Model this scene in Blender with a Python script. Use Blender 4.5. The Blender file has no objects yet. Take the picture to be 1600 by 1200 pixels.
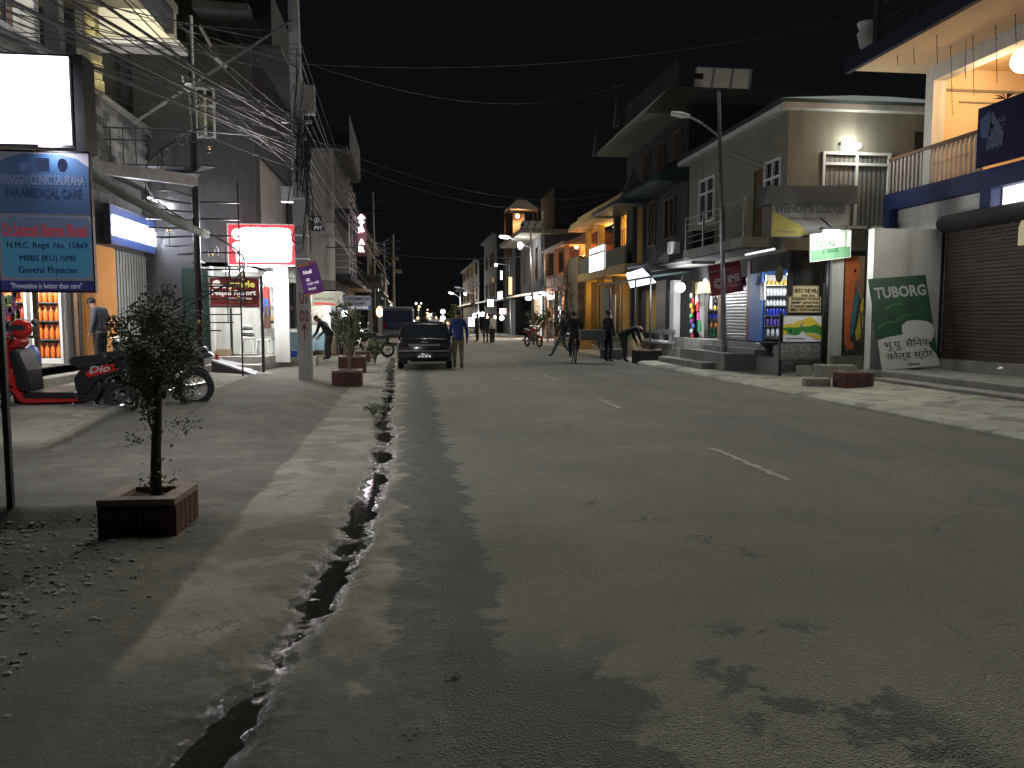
import bpy, math, random
import numpy as np
from mathutils import Vector, Matrix, noise
PI = math.pi
random.seed(7)
SC = bpy.context.scene
COL = SC.collection

# ------------------------------------------------------------------ camera
F = 1240.0; H = 1.55
TH = math.atan(105/F); PS = math.atan(160/F*math.cos(TH))
cam_d = bpy.data.cameras.new('camera'); cam = bpy.data.objects.new('camera', cam_d); COL.objects.link(cam)
cam_d.sensor_width = 36; cam_d.lens = 36*F/1600; cam_d.clip_start = 0.05; cam_d.clip_end = 2000
cam.location = (0, 0, H); cam.rotation_euler = (PI/2-TH, 0, -PS)
SC.camera = cam
# ------------------------------------------------------------------ night sky, soft fill sun, exposure
world = bpy.data.worlds.new('World'); SC.world = world; world.use_nodes = True
wb = world.node_tree.nodes['Background']
wb.inputs[0].default_value = (0.0014, 0.0016, 0.0019, 1); wb.inputs[1].default_value = 1.0
SUNDIR = (0.28, 0.55, 0.95)         # towards the light: ahead of the camera, a little to the right
sl = bpy.data.lights.new('fill_sun', 'SUN'); sl.energy = 0.64; sl.angle = math.radians(38); sl.color = (1.0, 1.0, 0.90)  # soft fill light added to brighten the road, from no seen source
so = bpy.data.objects.new('fill_sun', sl); COL.objects.link(so)
so.rotation_euler = Vector(SUNDIR).to_track_quat('Z', 'Y').to_euler()
SC.view_settings.view_transform = 'Standard'; SC.view_settings.look = 'None'
SC.view_settings.exposure = 1.25; SC.view_settings.gamma = 1; SC.view_settings.use_curve_mapping = False
SC.cycles.max_bounces = 5; SC.cycles.diffuse_bounces = 3; SC.cycles.glossy_bounces = 2; SC.cycles.transmission_bounces = 3
SC.cycles.sample_clamp_indirect = 3.0; SC.cycles.caustics_reflective = False; SC.cycles.caustics_refractive = False

# ------------------------------------------------------------------ measuring the place from the photograph
def ray(px, py):
    xc = (px-800)/F; yc = (600-py)/F
    yf = math.cos(TH)+yc*math.sin(TH); zu = yc*math.cos(TH)-math.sin(TH)
    return Vector((xc*math.cos(PS)+yf*math.sin(PS), yf*math.cos(PS)-xc*math.sin(PS), zu))
O3 = Vector((0, 0, H))
def G(px, py, z=0.0):
    d = ray(px, py); return O3+d*((z-H)/d.z)
def AY(px, py, Y):
    d = ray(px, py); return O3+d*(Y/d.y)
def AX(px, py, X):
    d = ray(px, py); return O3+d*(X/d.x)

# ------------------------------------------------------------------ materials
MATS = {}
def mat(name, col, rough=0.8, metal=0.0, var=0.0, vs=2.0, bump=0.0, bs=40.0, emit=None, es=0.0, col2=None, streak=0.0, spec=0.4, alpha=None, coat=0.0):
    """procedural surface: base colour broken up by two noises, optional vertical dirt streaks and fine relief"""
    if name in MATS: return MATS[name]
    m = bpy.data.materials.new(name); m.use_nodes = True; MATS[name] = m
    nt = m.node_tree; b = nt.nodes['Principled BSDF']; N = nt.nodes.new; L = nt.links.new
    c = (*col, 1) if len(col) == 3 else col
    b.inputs['Base Color'].default_value = c; b.inputs['Roughness'].default_value = rough
    b.inputs['Metallic'].default_value = metal; b.inputs['Specular IOR Level'].default_value = spec
    if coat: b.inputs['Coat Weight'].default_value = coat; b.inputs['Coat Roughness'].default_value = 0.08
    if emit: b.inputs['Emission Color'].default_value = (*emit, 1); b.inputs['Emission Strength'].default_value = es
    if alpha is not None: b.inputs['Transmission Weight'].default_value = alpha; b.inputs['IOR'].default_value = 1.1
    if var > 0 or bump > 0:
        geo = N('ShaderNodeNewGeometry')
    if var > 0:
        n1 = N('ShaderNodeTexNoise'); n1.inputs['Scale'].default_value = vs; n1.inputs['Detail'].default_value = 8; n1.inputs['Roughness'].default_value = 0.65
        L(geo.outputs['Position'], n1.inputs['Vector'])
        r = N('ShaderNodeMapRange'); r.inputs[1].default_value = 0.3; r.inputs[2].default_value = 0.7
        L(n1.outputs['Fac'], r.inputs[0])
        mx = N('ShaderNodeMix'); mx.data_type = 'RGBA'
        c2 = (*col2, 1) if col2 else (c[0]*(1-var), c[1]*(1-var), c[2]*(1-var), 1)
        mx.inputs[6].default_value = c; mx.inputs[7].default_value = c2
        L(r.outputs[0], mx.inputs[0]); out = mx.outputs[2]
        if streak > 0:
            vm = N('ShaderNodeVectorMath'); vm.operation = 'MULTIPLY'; vm.inputs[1].default_value = (2.6, 2.6, 0.30)
            L(geo.outputs['Position'], vm.inputs[0])
            n2 = N('ShaderNodeTexNoise'); n2.inputs['Scale'].default_value = 1.3; n2.inputs['Detail'].default_value = 5
            L(vm.outputs[0], n2.inputs['Vector'])
            r2 = N('ShaderNodeMapRange'); r2.inputs[1].default_value = 0.48; r2.inputs[2].default_value = 0.75; r2.inputs[4].default_value = streak
            L(n2.outputs['Fac'], r2.inputs[0])
            m2 = N('ShaderNodeMix'); m2.data_type = 'RGBA'; m2.inputs[7].default_value = (c[0]*0.3, c[1]*0.29, c[2]*0.27, 1)
            L(r2.outputs[0], m2.inputs[0]); L(out, m2.inputs[6]); out = m2.outputs[2]
        L(out, b.inputs['Base Color'])
    if bump > 0:
        n3 = N('ShaderNodeTexNoise'); n3.inputs['Scale'].default_value = bs; n3.inputs['Detail'].default_value = 6
        L(geo.outputs['Position'], n3.inputs['Vector'])
        bp = N('ShaderNodeBump'); bp.inputs['Strength'].default_value = bump; bp.inputs['Distance'].default_value = 0.02
        L(n3.outputs['Fac'], bp.inputs['Height']); L(bp.outputs[0], b.inputs['Normal'])
    return m
def lit(name, col, es):
    return mat(name, (0.8, 0.8, 0.8), 0.5, emit=col, es=es)

# ------------------------------------------------------------------ mesh builder
class MB:
    def __init__(s): s.v = []; s.f = []
    def add(s, vs, fs):
        o = len(s.v); s.v += [tuple(v) for v in vs]; s.f += [tuple(i+o for i in f) for f in fs]; return s
    def box(s, x0, y0, z0, x1, y1, z1, M=None):
        x0, x1 = min(x0, x1), max(x0, x1); y0, y1 = min(y0, y1), max(y0, y1); z0, z1 = min(z0, z1), max(z0, z1)
        vs = [Vector(p) for p in ((x0,y0,z0),(x1,y0,z0),(x1,y1,z0),(x0,y1,z0),(x0,y0,z1),(x1,y0,z1),(x1,y1,z1),(x0,y1,z1))]
        if M: vs = [M @ v for v in vs]
        return s.add(vs, [(3,2,1,0),(4,5,6,7),(0,1,5,4),(1,2,6,5),(2,3,7,6),(3,0,4,7)])
    def hexa(s, q0, q1):
        """solid between two quads"""
        return s.add(list(q0)+list(q1), [(3,2,1,0),(4,5,6,7),(0,1,5,4),(1,2,6,5),(2,3,7,6),(3,0,4,7)])
    def tube(s, pts, r, n=6, caps=True):
        pts = [Vector(p) for p in pts]; k = len(pts)
        rs = r if isinstance(r, (list, tuple)) else [r]*k
        up = Vector((0, 0, 1)); rings = []
        prev = None
        for i, p in enumerate(pts):
            t = (pts[min(i+1, k-1)]-pts[max(i-1, 0)])
            t = t.normalized() if t.length > 1e-9 else Vector((0, 0, 1))
            if prev is None:
                a = t.cross(up if abs(t.z) < 0.95 else Vector((1, 0, 0))).normalized()
            else:
                a = (prev-t*prev.dot(t))
                a = a.normalized() if a.length > 1e-6 else t.orthogonal().normalized()
            prev = a; b = t.cross(a)
            rings.append([p+(a*math.cos(q*2*PI/n+PI/n)+b*math.sin(q*2*PI/n+PI/n))*rs[i] for q in range(n)])
        vs = [v for rg in rings for v in rg]; fs = []
        for i in range(k-1):
            for q in range(n):
                fs.append((i*n+q, i*n+(q+1) % n, (i+1)*n+(q+1) % n, (i+1)*n+q))
        if caps: fs += [tuple(range(n))[::-1], tuple(range((k-1)*n, k*n))]
        return s.add(vs, fs)
    def lathe(s, prof, c=(0, 0, 0), n=12, axis='z'):
        vs = []; fs = []; k = len(prof)
        for (r, h) in prof:
            for q in range(n):
                a = q*2*PI/n
                if axis == 'z': p = (r*math.cos(a), r*math.sin(a), h)
                elif axis == 'x': p = (h, r*math.cos(a), r*math.sin(a))
                else: p = (r*math.cos(a), h, r*math.sin(a))
                vs.append((p[0]+c[0], p[1]+c[1], p[2]+c[2]))
        for i in range(k-1):
            for q in range(n): fs.append((i*n+q, i*n+(q+1) % n, (i+1)*n+(q+1) % n, (i+1)*n+q))
        fs += [tuple(range(n))[::-1], tuple(range((k-1)*n, k*n))]
        return s.add(vs, fs)
    def ball(s, c, r, n=8, m=5):
        rx, ry, rz = r if isinstance(r, (tuple, list)) else (r, r, r)
        vs = [(c[0], c[1], c[2]+rz)]; fs = []
        for i in range(1, m):
            for q in range(n):
                a = q*2*PI/n; t = i*PI/m
                vs.append((c[0]+rx*math.sin(t)*math.cos(a), c[1]+ry*math.sin(t)*math.sin(a), c[2]+rz*math.cos(t)))
        vs.append((c[0], c[1], c[2]-rz))
        for q in range(n): fs.append((0, 1+q, 1+(q+1) % n))
        for i in range(m-2):
            for q in range(n): fs.append((1+i*n+q, 1+(i+1)*n+q, 1+(i+1)*n+(q+1) % n, 1+i*n+(q+1) % n))
        e = len(vs)-1
        for q in range(n): fs.append((e, 1+(m-2)*n+(q+1) % n, 1+(m-2)*n+q))
        return s.add(vs, fs)
    def torus(s, c, R, r, axis='x', n=24, m=8, sq=1.0):
        vs = []; fs = []
        for i in range(n):
            a = i*2*PI/n
            for j in range(m):
                b = j*2*PI/m; rr = R+r*math.cos(b); h = r*sq*math.sin(b)
                if axis == 'x': p = (h, rr*math.cos(a), rr*math.sin(a))
                elif axis == 'y': p = (rr*math.cos(a), h, rr*math.sin(a))
                else: p = (rr*math.cos(a), rr*math.sin(a), h)
                vs.append((p[0]+c[0], p[1]+c[1], p[2]+c[2]))
        for i in range(n):
            for j in range(m): fs.append((i*m+j, ((i+1) % n)*m+j, ((i+1) % n)*m+(j+1) % m, i*m+(j+1) % m))
        return s.add(vs, fs)
    def prism(s, pts, o, u, v, w):
        """polygon pts (a,b) at o+a*u+b*v, pushed along w"""
        o, u, v, w = Vector(o), Vector(u), Vector(v), Vector(w); n = len(pts)
        A = [o+u*a+v*b for a, b in pts]; B = [p+w for p in A]
        return s.add(A+B, [tuple(range(n)), tuple(range(n, 2*n))[::-1]]+[(i, (i+1) % n, n+(i+1) % n, n+i)[::-1] for i in range(n)])
    def quad(s, a, b, c, d): return s.add([a, b, c, d], [(0, 1, 2, 3)])
    def move(s, M):
        s.v = [tuple(M @ Vector(v)) for v in s.v]; return s
    def obj(s, name, m, parent=None, smooth=False, bevel=0.0, seg=2, sub=0):
        me = bpy.data.meshes.new(name); me.from_pydata(s.v, [], s.f); me.update()
        ms = m if isinstance(m, (list, tuple)) else [m]
        for x in ms: me.materials.append(x)
        if smooth: me.polygons.foreach_set('use_smooth', [True]*len(me.polygons))
        o = bpy.data.objects.new(name, me); COL.objects.link(o)
        if bevel:
            bm = o.modifiers.new('bevel', 'BEVEL'); bm.width = bevel; bm.segments = seg; bm.limit_method = 'ANGLE'; bm.angle_limit = 0.6
        if sub:
            sm = o.modifiers.new('sub', 'SUBSURF'); sm.levels = sub; sm.render_levels = sub
        if parent:
            o.parent = parent
            # geometry is given in the parent's own frame when the parent is an Empty at a base; otherwise world == local
        return o
def tag(o, label, cat, group=None):
    o['label'] = label; o['category'] = cat
    if group: o['group'] = group
    return o
def thing(name, label, cat, loc=(0, 0, 0), rz=0.0, group=None):
    o = bpy.data.objects.new(name, None); COL.objects.link(o); o.empty_display_size = 0.2
    o.location = loc; o.rotation_euler = (0, 0, rz)
    return tag(o, label, cat, group)
def struct(o): o['kind'] = 'structure'; return o
def stuff(o): o['kind'] = 'stuff'; return o
def kids(o): return [c for c in list(bpy.data.objects) if c.parent == o]
def clone(o, parent=None):
    c = o.copy(); COL.objects.link(c); c.parent = parent
    for ch in list(o.children): clone(ch, c)
    return c
def inst(o, loc, rot=None, parent=None, scale=None):
    """a copy of one mesh object that shares its mesh"""
    c = o.copy(); COL.objects.link(c); c.location = loc
    if rot: c.rotation_euler = rot
    if scale: c.scale = scale
    if parent: c.parent = parent
    return c
def point(name, loc, watts, col=(1, 1, 1), r=0.06, parent=None):
    l = bpy.data.lights.new(name, 'POINT'); l.energy = watts; l.color = col; l.shadow_soft_size = r
    o = bpy.data.objects.new(name, l); COL.objects.link(o); o.location = loc
    if parent: o.parent = parent
    return o
def area(name, loc, d, watts, col=(1, 1, 1), sx=1.0, sy=0.3, parent=None):
    l = bpy.data.lights.new(name, 'AREA'); l.energy = watts; l.color = col; l.shape = 'RECTANGLE'; l.size = sx; l.size_y = sy
    o = bpy.data.objects.new(name, l); COL.objects.link(o); o.location = loc
    o.rotation_euler = Vector(d).to_track_quat('-Z', 'Y').to_euler()
    if parent: o.parent = parent
    return o

def grid_wall(mb, axis, pos, th, u0, u1, z0, z1, holes=()):
    """wall with rectangular openings; axis 'x' = plane x=pos running along y, 'y' = plane y=pos running along x"""
    us = sorted({u0, u1, *[h[0] for h in holes], *[h[1] for h in holes]}); us = [u for u in us if u0 <= u <= u1]
    zs = sorted({z0, z1, *[h[2] for h in holes], *[h[3] for h in holes]}); zs = [z for z in zs if z0 <= z <= z1]
    for i in range(len(us)-1):
        for j in range(len(zs)-1):
            cu = (us[i]+us[i+1])/2; cz = (zs[j]+zs[j+1])/2
            if any(h[0] < cu < h[1] and h[2] < cz < h[3] for h in holes): continue
            if axis == 'x': mb.box(pos, us[i], zs[j], pos+th, us[i+1], zs[j+1])
            else: mb.box(us[i], pos, zs[j], us[i+1], pos+th, zs[j+1])
    return mb
def slab(mb, axis, pos, d0, d1, u0, u1, z0, z1):
    if axis == 'x': mb.box(pos+d0, u0, z0, pos+d1, u1, z1)
    else: mb.box(u0, pos+d0, z0, u1, pos+d1, z1)
    return mb
def window(parent, axis, pos, s, u0, u1, z0, z1, fm, gm, nu=2, zsplit=(), fw=0.06, bars=0, bm=None):
    """framed window in an opening; s = outward sign of the facade; child of parent, panes are its sub-parts"""
    mb = MB(); a, b = -0.02*s, 0.06*s
    a, b = min(a, b), max(a, b)
    slab(mb, axis, pos, a, b, u0, u1, z0, z0+fw); slab(mb, axis, pos, a, b, u0, u1, z1-fw, z1)
    slab(mb, axis, pos, a, b, u0, u0+fw, z0+fw, z1-fw); slab(mb, axis, pos, a, b, u1-fw, u1, z0+fw, z1-fw)
    du = (u1-u0)/nu
    for i in range(1, nu): slab(mb, axis, pos, a, b-0.004*s if s > 0 else b, u0+i*du-fw/2, u0+i*du+fw/2, z0+fw, z1-fw)
    for z in zsplit: slab(mb, axis, pos, a+0.005, b-0.005, u0+fw, u1-fw, z-fw/2, z+fw/2)
    f = mb.obj('window', fm, parent)
    zz = [z0]+list(zsplit)+[z1]
    for i in range(nu):
        for j in range(len(zz)-1):
            p = MB(); slab(p, axis, pos, -0.05*s-0.004, -0.05*s+0.004, u0+i*du+0.02, u0+(i+1)*du-0.02, zz[j]+0.02, zz[j+1]-0.02); p.obj('pane', gm, f)
    if bars:
        p = MB()
        for i in range(1, bars+1):
            u = u0+(u1-u0)*i/(bars+1); q0 = -0.0*s+0.01; slab(p, axis, pos, 0.012, 0.024, u-0.005, u+0.005, z0+fw, z1-fw)
        p.obj('window_bars', bm or fm, f)
    return f
def shutter(parent, axis, pos, s, u0, u1, z0, z1, m, step=0.08, name='roller_shutter'):
    """corrugated roller shutter: every slat rolled proud, one joined curtain (slats are under ten pixels)"""
    mb = MB(); n = max(2, int((z1-z0)/step)); st = (z1-z0)/n; prof = []
    for i in range(n):
        prof += [(0.0, z0+i*st), (0.012*s, z0+(i+0.15)*st), (0.016*s, z0+(i+0.5)*st), (0.012*s, z0+(i+0.85)*st)]
    prof.append((0.0, z1)); k = len(prof); vs = []
    for u in (u0, u1):
        for d, z in prof: vs.append((pos+d, u, z) if axis == 'x' else (u, pos+d, z))
    mb.add(vs, [(i, i+1, k+i+1, k+i) for i in range(k-1)])
    bt = MB(); slab(bt, axis, pos, min(0, 0.04*s), max(0, 0.04*s), u0, u1, z0-0.002, z0+0.09)
    o = stuff(mb.obj(name, m, parent)); bt.obj('bottom_rail', m, o); return o

# ------------------------------------------------------------------ lettering and sign boards
def text_mesh(s, extrude=0.004, bold=0.0, spacing=1.0):
    cu = bpy.data.curves.new('t', 'FONT'); cu.body = s; cu.extrude = 1.0; cu.offset = bold; cu.resolution_u = 2; cu.space_character = spacing
    ob = bpy.data.objects.new('t', cu); COL.objects.link(ob)
    bpy.context.view_layer.update()
    dg = bpy.context.evaluated_depsgraph_get(); me = bpy.data.meshes.new_from_object(ob.evaluated_get(dg))
    bpy.data.objects.remove(ob); bpy.data.curves.remove(cu)
    return me
class Board:
    """flat sign face: origin = lower-left corner, u to the right, v up, seen from u x v side"""
    def __init__(s, o, u, v, w, h, parent): s.o = Vector(o); s.u = Vector(u).normalized(); s.v = Vector(v).normalized(); s.n = s.u.cross(s.v); s.w = w; s.h = h; s.p = parent
    def pt(s, a, b, d=0.0): return s.o+s.u*(a*s.w)+s.v*(b*s.h)+s.n*d
    def panel(s, m, th=0.03, name='board', x0=0, y0=0, x1=1, y1=1, lift=0.0, parent=None, bevel=0):
        mb = MB(); q = [s.pt(x0, y0, lift), s.pt(x1, y0, lift), s.pt(x1, y1, lift), s.pt(x0, y1, lift)]
        mb.hexa([p-s.n*th for p in q], q); return mb.obj(name, m, parent or s.p, bevel=bevel)
    def poly(s, pts, m, name='print', lift=0.003, parent=None):
        mb = MB(); mb.prism([(a*s.w, b*s.h) for a, b in pts], s.o+s.n*0.0005, s.u, s.v, s.n*lift); return mb.obj(name, m, parent or s.p)
    def frame(s, m, fw=0.03, name='frame', lift=0.012, th=0.05, parent=None):
        mb = MB(); a = fw/s.w; b = fw/s.h
        for x0, y0, x1, y1 in ((-a, -b, 1+a, 0), (-a, 1, 1+a, 1+b), (-a, 0, 0, 1), (1, 0, 1+a, 1)):
            q = [s.pt(x0, y0, lift), s.pt(x1, y0, lift), s.pt(x1, y1, lift), s.pt(x0, y1, lift)]; mb.hexa([p-s.n*th for p in q], q)
        return mb.obj(name, m, parent or s.p)
    def text(s, t, x, y, w, h, m, lift=0.006, bold=0.0, name='lettering', spacing=1.0, shear=0.0, parent=None):
        me = text_mesh(t, bold=bold, spacing=spacing)
        if not me.vertices: return None
        co = np.empty(len(me.vertices)*3); me.vertices.foreach_get('co', co); co = co.reshape(-1, 3)
        mn = co.min(0); mx = co.max(0); sz = np.maximum(mx-mn, 1e-6); q = (co-mn)/sz
        a = (x+q[:, 0]*w)*s.w+q[:, 1]*h*s.h*shear; b = (y+q[:, 1]*h)*s.h; d = 0.0008+q[:, 2]*lift
        P = np.array(s.o)+a[:, None]*np.array(s.u)+b[:, None]*np.array(s.v)+d[:, None]*np.array(s.n)
        me.vertices.foreach_set('co', P.ravel()); me.update(); me.name = name
        me.materials.clear(); me.materials.append(m)
        o = bpy.data.objects.new(name, me); COL.objects.link(o); o.parent = parent or s.p
        return o
X_, Y_, Z_ = Vector((1, 0, 0)), Vector((0, 1, 0)), Vector((0, 0, 1))
def front_board(p0, w, h, parent, tilt=0.0):
    """board facing the camera side (-y); p0 = lower-left"""
    return Board(p0, (math.cos(tilt), 0, math.sin(tilt)), (-math.sin(tilt), 0, math.cos(tilt)), w, h, parent)

# ------------------------------------------------------------------ common materials
M = dict(
 concrete=mat('concrete', (0.30, 0.29, 0.27), 0.9, var=0.35, vs=1.6, bump=0.35, bs=35, streak=0.5),
 concrete_pale=mat('pale_concrete', (0.42, 0.41, 0.38), 0.88, var=0.28, vs=1.3, bump=0.25, bs=30, streak=0.35),
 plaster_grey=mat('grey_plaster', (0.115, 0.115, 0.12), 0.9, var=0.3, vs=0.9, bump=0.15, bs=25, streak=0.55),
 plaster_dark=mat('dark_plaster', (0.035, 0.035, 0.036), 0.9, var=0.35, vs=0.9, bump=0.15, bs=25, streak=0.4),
 plaster_cream=mat('cream_plaster', (0.25, 0.235, 0.185), 0.88, var=0.2, vs=0.8, bump=0.12, bs=25, streak=0.35),
 plaster_white=mat('white_plaster', (0.66, 0.65, 0.62), 0.88, var=0.22, vs=0.9, bump=0.12, bs=25, streak=0.4),
 plaster_orange=mat('orange_paint', (0.62, 0.27, 0.06), 0.8, var=0.15, vs=1.2, bump=0.08, streak=0.15),
 plaster_yellow=mat('yellow_paint', (0.45, 0.30, 0.09), 0.8, var=0.15, vs=1.2, bump=0.08, streak=0.25),
 plaster_blue=mat('blue_paint', (0.022, 0.036, 0.13), 0.7, var=0.25, vs=2.2, bump=0.1, streak=0.3),
 blue_door=mat('bright_blue_paint', (0.05, 0.17, 0.50), 0.6, var=0.2, vs=2.0),
 brick=mat('brick', (0.30, 0.17, 0.10), 0.9, var=0.4, vs=6, bump=0.3),
 iron=mat('black_iron', (0.06, 0.06, 0.065), 0.38, metal=0.6, var=0.3, vs=8),
 steel=mat('galvanised_steel', (0.42, 0.42, 0.42), 0.42, metal=0.85, var=0.35, vs=5),
 chrome=mat('chrome', (0.75, 0.75, 0.75), 0.12, metal=1.0),
 white_paint=mat('white_paint', (0.78, 0.78, 0.76), 0.5, var=0.12, vs=4),
 red_paint=mat('red_paint', (0.42, 0.03, 0.03), 0.35, var=0.15, vs=5),
 sign_red=mat('sign_red', (0.36, 0.035, 0.045), 0.5, var=0.15, vs=4),
 sign_purple=mat('sign_purple', (0.22, 0.05, 0.38), 0.5, var=0.15, vs=4),
 sign_green=mat('sign_green', (0.03, 0.16, 0.07), 0.5, var=0.25, vs=2.5),
 sign_blue=mat('sign_blue', (0.06, 0.12, 0.42), 0.5, var=0.15, vs=4),
 sign_dark=mat('sign_dark', (0.03, 0.03, 0.035), 0.5, var=0.2, vs=4),
 rust_red=mat('dull_red_paint', (0.15, 0.065, 0.055), 0.9, var=0.55, vs=7, bump=0.5, streak=0.6, col2=(0.07, 0.045, 0.04)),
 soil=mat('soil', (0.06, 0.045, 0.03), 1.0, var=0.5, vs=20, bump=0.8, bs=60),
 bark=mat('bark', (0.10, 0.08, 0.055), 0.95, var=0.4, vs=15, bump=0.8, bs=60),
 glass=mat('dark_glass', (0.03, 0.035, 0.04), 0.08, spec=0.6),
 curtain=mat('curtain_cloth', (0.28, 0.27, 0.25), 0.95, var=0.2, vs=6),
 shutter_brown=mat('brown_shutter', (0.075, 0.052, 0.047), 0.6, metal=0.2, var=0.3, vs=2.5),
 shutter_grey=mat('grey_shutter', (0.25, 0.24, 0.235), 0.45, metal=0.5, var=0.3, vs=3),
 wood=mat('brown_wood', (0.17, 0.10, 0.055), 0.75, var=0.4, vs=7),
 wood_pale=mat('pale_wood', (0.38, 0.30, 0.18), 0.8, var=0.3, vs=7),
 cable=mat('cable_rubber', (0.02, 0.02, 0.022), 0.6),
 cable_pale=mat('pale_cable', (0.07, 0.07, 0.073), 0.5),
 tyre=mat('tyre_rubber', (0.022, 0.022, 0.022), 0.85, var=0.4, vs=20),
 black_plastic=mat('black_plastic', (0.02, 0.02, 0.022), 0.35, var=0.2, vs=6),
 seat=mat('seat_vinyl', (0.022, 0.022, 0.024), 0.33),
 tin=mat('tin_roof', (0.05, 0.078, 0.078), 0.6, metal=0.4, var=0.4, vs=3),
 skin=mat('skin', (0.24, 0.13, 0.085), 0.6), hair=mat('black_hair', (0.01, 0.009, 0.008), 0.6),
)
# ================================================================== GROUND
YG = np.concatenate([np.arange(1.2, 2.4, 0.05), np.arange(2.4, 7.0, 0.02), np.arange(7.0, 14, 0.055), np.arange(14, 30, 0.14), np.arange(30, 70, 0.8), np.arange(70, 241, 5.0)])
GX = np.interp  # helper name only
def fbm(x, y, s, o=4, seed=0.0):
    r = 0; a = 0.5
    for k in range(o):
        r += a*noise.noise(Vector((x*s+seed, y*s-seed, seed*1.7))); s *= 2.03; a *= 0.5
    return r
def gutter_x(y): return float(np.interp(y, [1.5, 2.98, 4.05, 5.5, 7.88, 10, 13, 18.5, 26, 60], [-0.86, -0.72, -0.54, -0.42, -0.30, -0.34, -0.42, -0.46, -0.60, -0.8]))
def sstep(a, b, t):
    t = min(max((t-a)/(b-a), 0), 1); return t*t*(3-2*t)
def hgt(x, y):
    far = 1-sstep(28, 34, y)
    gx = gutter_x(y)+0.05*fbm(0.3, y, 1.3, 3, 4.0)*2
    z = 0.0
    if x < 0.4:
        d = x-gx
        n = fbm(x, y, 5.0, 4, 9.0)
        w = 0.15+0.06*fbm(1.0, y, 0.9, 2, 2.0)
        z -= 0.054*(1+1.5*fbm(2.0, y, 1.5, 3, 6.0))*math.exp(-(d/w)**2)
        z += 0.036*n*math.exp(-(d/0.30)**2)+(0.026*fbm(x, y, 13.0, 3, 5.0)+0.014*fbm(x, y, 34.0, 2, 8.0))*math.exp(-(d/0.26)**2)
        z += 0.012*math.exp(-((d-0.22)/0.09)**2)
        z -= 0.010*sstep(-0.05, -0.6, d)*0
        z += 0.030*math.exp(-((x-0.06)/0.12)**2)*max(0, fbm(x, y, 6.0, 4, 11.0)+0.2)
        # concrete apron, then the ramped and pitted strip of compacted dirt
        e = -1.30+0.05*fbm(0.0, y, 0.8, 2, 7.0)
        bump = 0.16*sstep(9.0, 12.5, y)*(1-sstep(15.0, 17.5, y))
        z += (0.03+bump)*sstep(e+0.02, e-0.75, x)
        if x < e: z += 0.012*fbm(x, y, 3.0, 4, 3.0)+0.010
        z += 0.016*fbm(x, y, 1.3, 4, 5.0)+0.004*fbm(x, y, 9.0, 3, 2.5)
        # pit of gravel in front of the broken pavement edge
        pit = sstep(-2.0, -2.5, x)*(1-sstep(6.45+0.2*fbm(x, 0, 1.5, 2, 8.0), 6.66+0.2*fbm(x, 0, 1.5, 2, 8.0), y))*sstep(2.0, 3.6, y+0.5*fbm(x, y, 1.0, 2, 6.0))
        z -= 0.15*pit
        if pit > 0: z += 0.02*pit*fbm(x, y, 9.0, 3, 2.0)
        # raised concrete forecourt of the left shops
        z += 0.11*sstep(-3.98, -4.10, x)*sstep(8.0, 9.5, y)*(1-sstep(15.5, 18.0, y))
    elif x < 7.5:
        z += 0.035*math.sin(PI*(x-0.4)/7.1)+0.003*fbm(x, y, 2.0, 2, 1.0)
        d = x-0.72; z += 0.018*math.exp(-(d/0.16)**2)*max(0, fbm(x, y, 7.0, 3, 11.0)+0.15)
    else:
        gx = 7.62+0.03*fbm(0.5, y, 0.7, 2, 5.0); d = x-gx
        z -= 0.055*math.exp(-(d/0.11)**2)
        z += 0.045*sstep(0.08, 0.30, d)+0.012*fbm(x, y, 1.6, 4, 5.0)*sstep(0, .4, d)
        z += 0.05*sstep(1.5, 2.4, d)
    return z*far if y > 28 else z
def terrain(name, xs, m, ys=YG):
    xs = np.asarray(xs); nx = len(xs); ny = len(ys)
    vs = [(float(x), float(y), hgt(float(x), float(y))) for y in ys for x in xs]
    fs = [(j*nx+i, j*nx+i+1, (j+1)*nx+i+1, (j+1)*nx+i) for j in range(ny-1) for i in range(nx-1)]
    mb = MB(); mb.v = vs; mb.f = fs
    return struct(mb.obj(name, m, smooth=True))

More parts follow.
